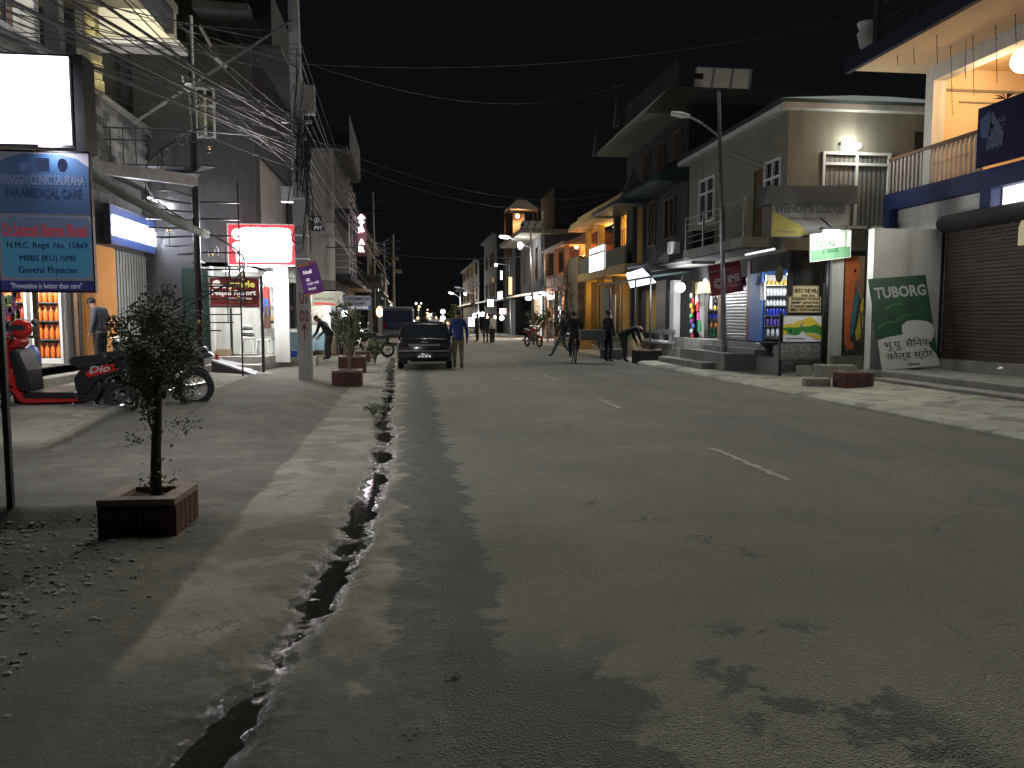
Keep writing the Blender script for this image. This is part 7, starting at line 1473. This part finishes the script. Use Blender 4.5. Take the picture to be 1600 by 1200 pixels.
# second handlebar mirror near helmet in shop: person in the doorway is built below
def bicycle(label, p, rz, R=.335):
    t = thing('bicycle', label, 'bicycle', p, rz)
    for x, nm in ((-.52, 'rear_wheel'), (.53, 'front_wheel')):
        a, b = MB(), MB(); a.torus((x, 0, R), R-.02, .02, 'y', 30, 6); b.torus((x, 0, R), R-.045, .012, 'y', 26, 5)
        for k in range(16): an = k*PI/8; b.tube([(x, .02*(-1)**k, R), (x+(R-.05)*math.cos(an), 0, R+(R-.05)*math.sin(an))], .0025, 3)
        w = a.obj(nm, M['tyre'], t, True); b.obj('rim', M['chrome'], w)
    mb = MB(); bb = (-.08, 0, .30); sd = (-.22, 0, .78); hd = (.34, 0, .80)
    for a_, b_ in ((bb, sd), (bb, (.37, 0, .66)), (sd, hd), ((-.52, .05, R), bb), ((-.52, -.05, R), bb), ((-.52, .05, R), sd), ((-.52, -.05, R), sd)): mb.tube([a_, b_], .015, 6)
    for s in (-.05, .05): mb.tube([(.53, s, R), (.36, s*.6, .72)], .011, 5)
    mb.tube([(.37, 0, .62), (.33, 0, .92)], .016, 6); mb.obj('frame', M['iron'], t)
    mb = MB(); mb.tube([(.2, -.27, .94), (.36, -.2, .96), (.34, 0, .93), (.36, .2, .96), (.2, .27, .94)], .012, 6); mb.obj('handlebar', M['chrome'], t)
    P2([(-.36, .86), (-.34, .90), (-.12, .89), (-.04, .86), (-.12, .84)], M['seat'], 'saddle', t, .06, bevel=.02); mb = MB(); mb.tube([sd, (-.24, 0, .86)], .012, 5); mb.obj('seat_post', M['chrome'], t)
    mb = MB(); mb.tube([Vector((-.52+(R+.03)*math.cos(a_), 0, R+(R+.03)*math.sin(a_))) for a_ in np.linspace(.3, 3.4, 12)], .018, 5); mb.obj('mudguard', M['iron'], t)
    mb = MB(); mb.torus((-.08, .05, .30), .08, .008, 'y', 16, 4); mb.tube([(-.08, .05, .30), (-.02, .08, .16)], .01, 4); mb.tube([(-.08, -.05, .30), (-.14, -.08, .44)], .01, 4); mb.box(-.06, .06, .14, .03, .14, .16); mb.box(-.19, -.14, .43, -.10, -.06, .45); mb.obj('crank', M['steel'], t)
    return t
bc = G(296, 634, .04); bicycle('old black bicycle leaning with its rear wheel right of the potted tree', (bc.x-.55, bc.y+.1, .04), PI+.15)
# ---- dark hatchback seen from behind
CX, CY = .42, 23.3
CAR = thing('parked_car', 'dark grey hatchback car parked on the left road edge, seen from behind', 'car', (CX, CY, .0), -.04)
def car():
    t = CAR; pt = mat('car_paint', (.028, .03, .034), .22, metal=.3, coat=.6)
    def loft(secs, m, name, smooth=True, bev=0.0):
        vs = []; n = len(secs[0][1])
        for y, pr in secs: vs += [(x, y, z) for x, z in pr]
        fs = [(i*n+j, (i+1)*n+j, (i+1)*n+(j+1) % n, i*n+(j+1) % n) for i in range(len(secs)-1) for j in range(n)]+[tuple(range(n)), tuple(range((len(secs)-1)*n, len(secs)*n))[::-1]]
        mb = MB(); mb.add(vs, fs); return mb.obj(name, m, t, smooth, sub=0 if bev else 2 if False else 0, bevel=bev)
    def sec(w, z0, z1, r=.1, tum=.04):
        return [(-w+.06, z0), (-w, z0+.12), (-w, (z0+z1)*.5), (-w+tum, z1-r*.5), (-w+tum+r, z1), (0, z1+.02), (w-tum-r, z1), (w-tum, z1-r*.5), (w, (z0+z1)*.5), (w, z0+.12), (w-.06, z0)]
    loft([(0, sec(.72, .34, .80)), (.05, sec(.79, .26, .90)), (.25, sec(.81, .22, .95)), (1.0, sec(.82, .20, .93)), (2.4, sec(.82, .20, .93)), (3.1, sec(.81, .22, .88)), (3.6, sec(.76, .26, .76)), (3.75, sec(.62, .34, .66))], pt, 'body', True, .02)
    def roof(y, w, z): return [(-w, z-.10), (-w+.05, z-.02), (-w+.14, z), (0, z+.03), (w-.14, z), (w-.05, z-.02), (w, z-.10), (w-.02, z-.13), (-w+.02, z-.13)]
    loft([(.50, roof(0, .60, 1.31)), (.7, roof(0, .62, 1.36)), (1.4, roof(0, .63, 1.39)), (2.2, roof(0, .60, 1.36)), (2.35, roof(0, .58, 1.32))], pt, 'roof', True, .01)
    # pillars
    mb = MB()
    for s in (-1, 1):
        mb.tube([(s*.74, .10, .93), (s*.60, .50, 1.33)], .045, 6); mb.tube([(s*.74, 2.9, .90), (s*.58, 2.3, 1.34)], .03, 6); mb.tube([(s*.75, 1.5, .93), (s*.62, 1.45, 1.38)], .03, 6)
    mb.obj('pillar', pt, t)
    gl = mat('car_glass', (.02, .025, .03), .05, spec=.7)
    mb = MB(); mb.hexa([(-.70, .07, .92), (.70, .07, .92), (.58, .46, 1.33), (-.58, .46, 1.33)], [(-.70, .10, .92), (.70, .10, .92), (.58, .49, 1.33), (-.58, .49, 1.33)]); mb.obj('rear_window', gl, t)
    for s in (-1, 1): mb = MB(); mb.hexa([(s*.76, .35, .93), (s*.76, 2.8, .92), (s*.61, 2.25, 1.35), (s*.61, .6, 1.35)], [(s*.74, .35, .93), (s*.74, 2.8, .92), (s*.59, 2.25, 1.35), (s*.59, .6, 1.35)]); mb.obj('side_window', gl, t)
    mb = MB(); mb.hexa([(-.7, 2.95, .90), (.7, 2.95, .90), (.57, 2.36, 1.35), (-.57, 2.36, 1.35)], [(-.7, 2.98, .90), (.7, 2.98, .90), (.57, 2.39, 1.35), (-.57, 2.39, 1.35)]); mb.obj('windscreen', gl, t)
    mb = MB(); mb.box(-.77, -.07, .34, .77, .06, .54); mb.obj('rear_bumper', pt, t, bevel=.04); mb = MB(); mb.box(-.74, -.08, .545, .74, -.05, .575); mb.obj('bumper_strip', M['chrome'], t)
    for s in (-1, 1): mb = MB(); mb.box(s*.48, -.012, .66, s*.74, .05, .80); mb.obj('tail_lamp', mat('tail_dark_glass', (.03, .012, .012), .10, spec=.7), t, bevel=.015)
    mb = MB(); mb.box(-.46, -.008, .70, .46, .03, .76); mb.obj('boot_trim', mat('trim_grey', (.2, .2, .2), .3, metal=.5), t); mb = MB(); mb.box(-.12, -.012, .80, .12, .03, .83); mb.obj('boot_handle', M['chrome'], t)
    B = Board((-.24, -.083, .36), X_, Z_, .48, .15, t); B.panel(mat('plate', (.06, .05, .05), .5), .01, 'number_plate'); B.text('बा ८', .30, .55, .4, .32, wh); B.text('८८४३', .12, .08, .76, .42, wh, bold=.03)
    mb = MB(); mb.torus((0, -.01, .87), .035, .008, 'y', 12, 5); mb.obj('badge', M['chrome'], t)
    for x in (-.72, .72):
        for y, nm in ((.62, 'rear_wheel'), (3.0, 'front_wheel')):
            mb = MB(); mb.lathe([(.20, x-.08), (.27, x-.085), (.29, x-.05), (.29, x+.05), (.27, x+.085), (.20, x+.08)], (0, y, .285), 22, 'x'); w = mb.obj(nm, M['tyre'], t, True); mb = MB(); mb.lathe([(.05, x-.082), (.18, x-.09), (.19, x-.07), (.19, x+.07), (.18, x+.09), (.05, x+.082)], (0, y, .285), 16, 'x'); mb.obj('rim', M['steel'], w)
    mb = MB(); mb.tube([(-.45, -.06, .27), (-.45, .3, .27)], .03, 8); mb.obj('exhaust', M['steel'], t)
    for s in (-1, 1): mb = MB(); mb.box(s*.80, 2.5, .93, s*.98, 2.6, 1.05); mb.obj('side_mirror', pt, t, bevel=.02)
    mb = MB(); mb.tube([(.75, .2, .75), (.84, .28, .7), (.86, 1.0, .66)], .012, 5); mb.obj('side_trim', M['chrome'], t)
car()
BUS = thing('parked_bus', 'small bus with a blue rear and white roof parked beyond the car', 'bus', (-.62, 43.5, 0), 0)
def bus():
    t = BUS; wp = mat('bus_white', (.32, .34, .38), .5, var=.15, vs=3); bp_ = mat('bus_blue', (.035, .055, .20), .45, var=.2, vs=3)
    mb = MB(); mb.box(-.85, 0, .45, .85, 5.5, 1.95); mb.obj('body', wp, t, bevel=.08, seg=3); mb = MB(); mb.box(-.80, -.02, 1.93, .80, 5.4, 2.08); mb.obj('roof', wp, t, bevel=.07, seg=3)
    mb = MB(); mb.box(-.74, -.03, .85, .74, -.002, 1.88); mb.obj('rear_panel', bp_, t, bevel=.02); mb = MB(); mb.box(-.58, -.045, 1.32, .58, -.032, 1.80); mb.obj('rear_window', mat('bus_glass', (.06, .08, .16), .12), t)
    for z in (1.05, 1.18): mb = MB(); mb.box(-.6, -.045, z, .6, -.032, z+.03); mb.obj('trim_line', wp, t)
    mb = MB(); mb.box(-.82, -.10, .42, .82, 0, .62); mb.obj('bumper', wp, t, bevel=.03)
    for s in (-1, 1): mb = MB(); mb.box(s*.66, -.05, .9, s*.78, -.03, 1.25); mb.obj('tail_lamp', mat('tail_red', (.4, .02, .02)), t)
    for x in (-.72, .72):
        for y in (1.0, 4.4): mb = MB(); mb.lathe([(.25, x-.1), (.36, x-.08), (.36, x+.08), (.25, x+.1)], (0, y, .36), 16, 'x'); mb.obj('wheel', M['tyre'], t)
    B = Board((-.22, -.11, .46), X_, Z_, .44, .12, t); B.panel(mat('plate', (.06, .05, .05)), .01, 'number_plate')
bus()
# ================================================================== PEOPLE
def person(label, p, rz, pose, top, legs, shoe=None, scale=1.0, group=None, hairm=None, extra=None):
    """one continuous skinned body; local x right, y forward, z up; pose maps joint -> position"""
    J = dict(pelvis=(0, 0, .93), spine=(0, 0, 1.10), chest=(0, 0, 1.32), neck=(0, .0, 1.47), head0=(0, .01, 1.55), head1=(0, .015, 1.68),
             shL=(-.17, 0, 1.40), elL=(-.23, -.02, 1.12), wrL=(-.24, .06, .88), haL=(-.24, .09, .79),
             shR=(.17, 0, 1.40), elR=(.23, -.02, 1.12), wrR=(.24, .06, .88), haR=(.24, .09, .79),
             hiL=(-.09, 0, .88), knL=(-.10, .02, .48), anL=(-.10, 0, .09), toL=(-.11, .15, .04),
             hiR=(.09, 0, .88), knR=(.10, .02, .48), anR=(.10, 0, .09), toR=(.11, .15, .04))
    J.update(pose)
    rad = dict(pelvis=.135, spine=.125, chest=.15, neck=.055, head0=.075, head1=.085, shL=.07, shR=.07, elL=.048, elR=.048, wrL=.034, wrR=.034, haL=.036, haR=.036, hiL=.095, hiR=.095, knL=.066, knR=.066, anL=.046, anR=.046, toL=.04, toR=.04)
    E_ = [('pelvis', 'spine'), ('spine', 'chest'), ('chest', 'neck'), ('neck', 'head0'), ('head0', 'head1'), ('chest', 'shL'), ('shL', 'elL'), ('elL', 'wrL'), ('wrL', 'haL'), ('chest', 'shR'), ('shR', 'elR'), ('elR', 'wrR'), ('wrR', 'haR'),
          ('pelvis', 'hiL'), ('hiL', 'knL'), ('knL', 'anL'), ('anL', 'toL'), ('pelvis', 'hiR'), ('hiR', 'knR'), ('knR', 'anR'), ('anR', 'toR')]
    names = list(rad); me = bpy.data.meshes.new('body'); me.from_pydata([J[n] for n in names], [(names.index(a), names.index(b)) for a, b in E_], []); ob = bpy.data.objects.new('body', me); COL.objects.link(ob)
    sk = ob.modifiers.new('skin', 'SKIN')
    for i, n in enumerate(names):
        r = rad[n]; me.skin_vertices[0].data[i].radius = (r*(1.32 if n in ('chest', 'pelvis', 'spine') else 1.14), r*(.9 if n in ('chest', 'spine') else 1.12)); me.skin_vertices[0].data[i].use_root = n == 'pelvis'
    sb = ob.modifiers.new('sub', 'SUBSURF'); sb.levels = 2; sb.render_levels = 2
    bpy.context.view_layer.update(); dg = bpy.context.evaluated_depsgraph_get(); bm_ = bpy.data.meshes.new_from_object(ob.evaluated_get(dg)); bpy.data.objects.remove(ob)
    # fingers, thumb, nose, ears join the body mesh
    mb = MB(); mb.v = [tuple(v.co) for v in bm_.vertices]; mb.f = [tuple(q.vertices) for q in bm_.polygons]; nb = len(mb.f)
    for s, w, h in ((-1, 'wrL', 'haL'), (1, 'wrR', 'haR')):
        a = Vector(J[w]); b = Vector(J[h]); d = (b-a).normalized(); side = d.cross(Vector((s, 0, 0))); side = side.normalized() if side.length > .1 else Vector((0, 1, 0)); nrm = side.cross(d)
        for k, L_ in enumerate((.065, .08, .075, .06)):
            o = b+side*(k-1.5)*.02; mb.tube([o, o+d*L_*.5+nrm*.006*s, o+d*L_-nrm*.02*s], [.010, .009, .007], 5)
        mb.tube([a.lerp(b, .4)+side*.03, a.lerp(b, .8)+side*.06, b+side*.065+d*.02], [.012, .011, .008], 5)
    hv = (Vector(J['head1'])-Vector(J['head0'])).normalized(); fw = Vector((0, 1, 0)); fw = (fw-hv*fw.dot(hv)); fw = fw.normalized() if fw.length > .2 else Vector((0, 0, -1)); rt = fw.cross(hv); hc = Vector(J['head0']).lerp(Vector(J['head1']), .6)
    mb.tube([hc+fw*.085+hv*.015, hc+fw*.108-hv*.02], [.008, .014], 5)
    for s in (-1, 1): mb.ball(hc+rt*.083*s-hv*.0, (.012, .02, .03), 6, 4)
    body = mb.obj('person', [M['skin'], top, legs, shoe or M['black_plastic']], None, True)
    seg_m = {('neck', 'head0'): 0, ('head0', 'head1'): 0, ('wrL', 'haL'): 0, ('wrR', 'haR'): 0, ('hiL', 'knL'): 2, ('knL', 'anL'): 2, ('anL', 'toL'): 3, ('hiR', 'knR'): 2, ('knR', 'anR'): 2, ('anR', 'toR'): 3, ('pelvis', 'hiL'): 2, ('pelvis', 'hiR'): 2}
    segs = [(Vector(J[a]), Vector(J[b]), seg_m.get((a, b), 1)) for a, b in E_]
    idx = []
    for i, pl in enumerate(body.data.polygons):
        if i >= nb: idx.append(0); continue
        c = pl.center; best = (9e9, 0)
        for a, b, m_ in segs:
            d = b-a; t_ = max(0, min(1, (c-a).dot(d)/max(d.dot(d), 1e-9))); q = (c-(a+d*t_)).length
            if q < best[0]: best = (q, m_)
        idx.append(best[1])
    body.data.polygons.foreach_set('material_index', idx); body.data.update()
    hr = MB(); hr.ball((0, 0, 0), (.098, .105, .10), 12, 8); hr.v = [tuple(hc+rt*v[0]+fw*(v[1]-.022)+hv*(v[2]+.035)) for v in map(Vector, hr.v)]
    hr.obj('hair', hairm or M['hair'], body, True)
    for s in (-1, 1): e = MB(); e.ball(hc+fw*.086+rt*.033*s+hv*.012, .011, 6, 4); e.obj('eye', M['sign_dark'], body)
    mo = MB(); mo.box(-.025, -.004, -.005, .025, .004, .005); mo.v = [tuple(hc+rt*v[0]+fw*(v[1]+.088)+hv*(v[2]-.045)) for v in map(Vector, mo.v)]; mo.obj('mouth', mat('lip', (.15, .06, .05), .6), body)
    # jacket hem: flared band over the hips
    hm = MB(); n = 14; a = Vector(J['pelvis']); b = Vector(J['spine']); d = (b-a).normalized(); u = Vector((1, 0, 0)); v = d.cross(u).normalized()
    ring = lambda c, rx, ry: [c+u*rx*math.cos(k*2*PI/n)+v*ry*math.sin(k*2*PI/n) for k in range(n)]
    r0 = ring(a-d*.07, .185, .145); r1 = ring(a.lerp(b, .6), .168, .128); hm.add(r0+r1, [(k, (k+1) % n, n+(k+1) % n, n+k) for k in range(n)]); hm.obj('jacket_hem', top, body, True)
    body.location = p; body.rotation_euler = (0, 0, rz); body.scale = (scale,)*3; tag(body, label, 'person', group); return body
blackc = mat('black_cloth', (.014, .014, .018), .9, var=.3, vs=9); darkc = mat('charcoal_cloth', (.03, .03, .034), .9, var=.3, vs=9); navyc = mat('navy_jacket', (.02, .035, .16), .75, var=.3, vs=12); khaki = mat('khaki_trousers', (.22, .18, .10), .9, var=.3, vs=9); greyc = mat('grey_trousers', (.10, .10, .10), .9, var=.3, vs=9); denim = mat('faded_denim', (.07, .085, .11), .9, var=.3, vs=9); whitec = mat('white_jacket', (.5, .5, .5), .8); redc = mat('red_shirt', (.4, .03, .03), .8)
stand = dict(knL=(-.10, .01, .48))
p = G(716, 577); person('person in a dark blue jacket and khaki trousers walking away beside the car', (p.x, p.y, .02), .0, dict(knL=(-.10, .07, .49), anL=(-.10, .04, .09), toL=(-.11, .19, .04), knR=(.10, .0, .48), anR=(.10, -.10, .10), toR=(.11, .04, .03), elR=(.26, -.06, 1.13), wrR=(.27, .0, .88), haR=(.27, .03, .79)), navyc, khaki)
p = G(950, 567); person('person all in black standing upright on the right edge of the road', (p.x, p.y, .03), -1.0, dict(elL=(-.22, .05, 1.14), wrL=(-.14, .16, 1.0), haL=(-.08, .19, .98)), blackc, blackc)
p = G(978, 568); person('person in black bending down to lift a wooden sheet from the pavement', (p.x, p.y, .04), -1.35, dict(pelvis=(0, -.12, .90), spine=(0, .02, 1.02), chest=(0, .24, 1.12), neck=(0, .38, 1.16), head0=(0, .44, 1.14), head1=(0, .56, 1.08), shL=(-.17, .30, 1.12), shR=(.17, .30, 1.12), elL=(-.2, .38, .86), wrL=(-.16, .48, .66), haL=(-.14, .5, .58), elR=(.2, .38, .86), wrR=(.16, .48, .66), haR=(.14, .5, .58), hiL=(-.09, -.12, .86), hiR=(.09, -.12, .86), knL=(-.1, -.02, .48), knR=(.1, -.06, .48), anR=(.1, -.1, .09), toR=(.11, .05, .04)), blackc, darkc)
q = G(1010, 557, .03); mb = MB(); mb.box(-.45, -.02, 0, .45, .02, .62, Matrix.Rotation(-.6, 4, 'Y')); o = mb.obj('wooden_sheet', M['wood_pale']); o.location = (q.x-.25, q.y, .18); tag(o, 'tilted pale wooden sheet held by the bending person', 'board')
p = G(513, 563, .02); person('person in a dark vest and grey trousers bending forward at the lit stall', (p.x, p.y, .03), 1.15, dict(pelvis=(0, -.06, .92), spine=(0, .03, 1.08), chest=(0, .18, 1.25), neck=(0, .30, 1.36), head0=(0, .37, 1.40), head1=(0, .47, 1.46), shL=(-.17, .22, 1.30), shR=(.17, .22, 1.30), elL=(-.2, .30, 1.02), wrL=(-.15, .45, .85), haL=(-.14, .52, .80), elR=(.2, .26, 1.02), wrR=(.15, .42, .84), haR=(.14, .48, .78), hiL=(-.09, -.06, .87), hiR=(.09, -.06, .87)), darkc, greyc)
# cyclist with a carrying box, and the pedestrian striding beside
cp = G(900, 569); bt = bicycle('bicycle ridden away from the camera carrying a box', (cp.x, cp.y+.4, .03), PI/2-.1)
person('person riding the bicycle away from the camera in a dark jacket', (cp.x+.02, cp.y+.42, .0), -.1, dict(pelvis=(0, -.2, .95), spine=(0, -.12, 1.1), chest=(0, .02, 1.32), neck=(0, .08, 1.47), head0=(0, .11, 1.54), head1=(0, .14, 1.66), shL=(-.18, .04, 1.39), shR=(.18, .04, 1.39), elL=(-.27, .16, 1.17), wrL=(-.25, .30, 1.0), haL=(-.25, .36, .97), elR=(.27, .16, 1.17), wrR=(.25, .30, 1.0), haR=(.25, .36, .97), hiL=(-.09, -.2, .92), hiR=(.09, -.2, .92), knL=(-.13, .12, .62), anL=(-.11, -.02, .25), toL=(-.11, .12, .2), knR=(.13, .08, .78), anR=(.11, -.1, .46), toR=(.11, .04, .42)), blackc, darkc)
mb = MB(); mb.box(cp.x+.1, cp.y-.15, .78, cp.x+.95, cp.y+.25, 1.12); tag(mb.obj('carried_box', mat('box_grey', (.10, .11, .11), .7, var=.2, vs=5), None, bevel=.02), 'grey box carried across the bicycle rack', 'box')
p = G(880, 561); person('person in faded jeans striding left past the cyclist', (p.x, p.y, .02), 1.35, dict(knL=(-.10, .24, .52), anL=(-.10, .42, .14), toL=(-.10, .56, .12), knR=(.10, -.04, .50), anR=(.1, -.34, .14), toR=(.1, -.22, .05), elL=(-.23, -.14, 1.16), wrL=(-.2, -.22, .92), haL=(-.2, -.24, .83), elR=(.23, .12, 1.14), wrR=(.2, .28, .95), haR=(.2, .34, .88)), darkc, denim)
# distant pedestrians
for k, (px, py, tp_, lg_2, rz, lab) in enumerate(((746, 534, darkc, blackc, 1.2, 'distant person left of the group with a bag by the kerb'), (759, 536, blackc, greyc, .2, 'distant person in black in the middle of the group'), (770, 536, whitec, darkc, .8, 'distant person in a pale top at the right of the group'), (764, 534, darkc, darkc, -.5, 'distant dark clothed person between the two others'))):
    p = G(px, py); person(lab, (p.x, p.y, 0), rz, dict(), tp_, lg_2, group='distant pedestrians by the right kerb')
seat_pose = dict(pelvis=(0, -.25, .86), spine=(0, -.2, 1.02), chest=(0, -.1, 1.24), neck=(0, -.04, 1.39), head0=(0, 0, 1.47), head1=(0, .02, 1.6), shL=(-.18, -.08, 1.32), shR=(.18, -.08, 1.32), elL=(-.28, .06, 1.12), wrL=(-.26, .28, 1.08), haL=(-.27, .35, 1.08), elR=(.28, .06, 1.12), wrR=(.26, .28, 1.08), haR=(.27, .35, 1.08), hiL=(-.11, -.25, .84), hiR=(.11, -.25, .84), knL=(-.2, .14, .72), anL=(-.16, .0, .36), toL=(-.16, .14, .32), knR=(.2, .14, .72), anR=(.16, .0, .36), toR=(.16, .14, .32))
for k, (px, Y, tp_, lab) in enumerate(((664, 36, blackc, 'rider in black on the left motorbike beyond the car'), (678, 35, whitec, 'rider in a pale jacket on the right motorbike beyond the car'))):
    x = AY(px, 500, Y).x; motorbike(['left motorbike ridden away beyond the parked car', 'right motorbike ridden away beyond the parked car'][k], (x, Y, 0), PI/2, group='motorbikes ridden down the street'); person(lab, (x, Y, .06), 0, seat_pose, tp_, darkc)
# customer in the soda shop doorway
p = AX(146, 560, -7.15); person('person with a red collar standing at the orange pillar behind the scooters', (p.x+.1, p.y+.2, .33), 1.2, dict(chest=(0, .05, 1.30), neck=(0, .12, 1.44), head0=(0, .17, 1.50), head1=(0, .24, 1.60)), mat('grey_hoodie', (.07, .08, .10), .9), darkc, scale=.98)
# ================================================================== OVERHEAD CABLES
random.seed(77)
def cable(p0, p1, sag, r, label, m=None, group='overhead cables', n=14):
    p0, p1 = Vector(p0), Vector(p1); mb = MB(); mb.tube([p0.lerp(p1, t)-Vector((0, 0, sag*4*t*(1-t))) for t in np.linspace(0, 1, n)], r, 4, caps=False)
    o = mb.obj('overhead_cable', m or M['cable']); return tag(o, label, 'cable', group)
def ext(a, b, k): return a+(b-a)*k
# bundle from the pole up to the left, over the forecourt
for k in range(34):
    z0_ = random.uniform(4.9, 6.3) if k % 4 else random.uniform(6.2, 8.6); a = Vector((polex(z0_)+random.uniform(-.12, .16), py_-.15, z0_))
    if k % 3 == 0: px, py = random.uniform(60, 390), -6
    else: px, py = -6, random.uniform(-60, 75)
    if k % 7 == 0: px, py = random.uniform(-5, 60), random.uniform(0, 20)
    X = random.uniform(-4.2, -2.9) if py < 0 and px > 0 else random.uniform(-5.2, -3.6)
    b = AX(px, py, X)
    if b.y < 2: b = AY(px, py, 6)
    cable(a, ext(a, b, 1.5), random.uniform(.0, .16), random.choice((.004, .006, .007, .009)), 'thin cable fanning from the utility pole up over the left shops', M['cable_pale'] if random.random() < .2 else M['cable'], 'cables fanning over the left shops')
# fatter dark cables
for k, (px, py, z) in enumerate(((120, -4, 6.0), (160, -4, 5.8), (30, -4, 5.7), (-5, 30, 5.5))):
    a = Vector((polex(z), py_-.16, z)); b = AX(px, py, -3.6); cable(a, ext(a, b, 1.5), .08, .022, ['thick black cable crossing the lit soffit, upper of two', 'thick black cable crossing the lit soffit, lower of two', 'thick black cable above the light box sign', 'thick black cable meeting the left edge of the view'][k])
# down the left side to the far poles
for k in range(9):
    z = 5.2+.35*k; a = Vector((polex(z)+.1, py_, z)); b = AY(602+random.uniform(-3, 10), 372+k*8, 48); cable(a, b, random.uniform(.5, 1.1), .010, 'sagging cable running down the left side of the street', M['cable_pale'] if k % 2 else M['cable'], 'cables down the left side')
for k in range(6):
    z = 3.0+.3*k; a = Vector((polex(z)+.12, py_, z+1)); b = AY(555+k*5, 380+k*16, 34); cable(a, b, .3, .009, 'cable dropping from the utility pole to the dark building row', None, 'cables dropping to the building row')
cable(Vector((polex(7.6), py_, 7.55)), AY(978, 130, 31), .9, .006, 'long faint cable crossing the street from pole to tiered house', M['cable_pale'])
cable(Vector((polex(7.5), py_, 7.45)), AY(1340, 26, 19), .5, .006, 'longest faint cable crossing the whole street high up', M['cable_pale'])
cable(Vector((polex(5.8), py_, 5.85)), AY(980, 296, 33), .9, .006, 'upper of two low cables crossing the dark street', M['cable_pale']); cable(Vector((polex(5.7), py_, 5.65)), AY(960, 306, 34), 1.0, .006, 'lower of two low cables crossing the dark street', M['cable_pale'])
cable(AY(600, 395, 50), AY(905, 388, 48), .5, .012, 'pale cable strung across the far street', M['cable_pale'])
cable(AY(1130, 230, 22.2), AY(1340, 292, 20.4), .15, .009, 'upper thin cable along the cream house wall'); cable(AY(1130, 240, 22.2), AY(1330, 300, 20.4), .12, .007, 'lower thin cable along the cream house wall')
cable(AY(972, 202, 30), AY(1085, 172, 24), .35, .010, 'cable from the tiered house eaves to the solar lamp')
cable(AY(830, 330, 46), AY(740, 420, 64), .4, .010, 'distant faint cable over the right kerb')
# far left poles
for k, (px, pt, Y, lab) in enumerate(((582, 300, 44, 'thin dark pole beside the vertical LED sign'), (614, 366, 58, 'second thin pole farther down the left kerb'), (600, 378, 70, 'third thin pole farthest down the left kerb'))):
    b = AY(px, pt, Y); t = thing('far_utility_pole', lab, 'pole'); mb = MB(); mb.tube([(b.x, Y, 0), b], [.11, .08], 6); mb.obj('shaft', M['concrete'], t); mb = MB(); mb.box(b.x-.6, Y-.05, b.z-.5, b.x+.6, Y+.05, b.z-.4); mb.box(b.x-.5, Y-.05, b.z-1.1, b.x+.5, Y+.05, b.z-1.0); mb.obj('crossarm', M['iron'], t)
for k, (px, py) in enumerate(((617, 404), (622, 424), (612, 413))):
    S = thing('small_dim_board', ['upper dim board hanging on the far left pole', 'lower dim board hanging on the far left pole', 'middle dim board hanging on the far left pole'][k], 'sign'); a = AY(px-5, py+3, 56+k); b = AY(px+6, py-3, 56+k); B = front_board((a.x, 56+k, a.z), b.x-a.x, b.z-a.z, S); B.panel(mat('dim_cream', (.22, .2, .15)), .06)

# ================================================================== empties stand at the base of their things
bpy.context.view_layer.update()
for o in list(SC.objects):
    if o.type == 'EMPTY' and o.parent is None and o.location.length < 1e-6:
        mn = Vector((1e9,)*3); mx = -mn
        def walk(c):
            global mn, mx
            if c.type == 'MESH' and len(c.data.vertices):
                for q in c.bound_box:
                    w = c.matrix_world @ Vector(q); mn = Vector(map(min, mn, w)); mx = Vector(map(max, mx, w))
            for g in c.children: walk(g)
        for c in o.children: walk(c)
        if mn.x > 1e8: continue
        base = Vector(((mn.x+mx.x)/2, (mn.y+mx.y)/2, mn.z)); o.location = base
        for c in o.children: c.matrix_parent_inverse = Matrix.Translation(-base)
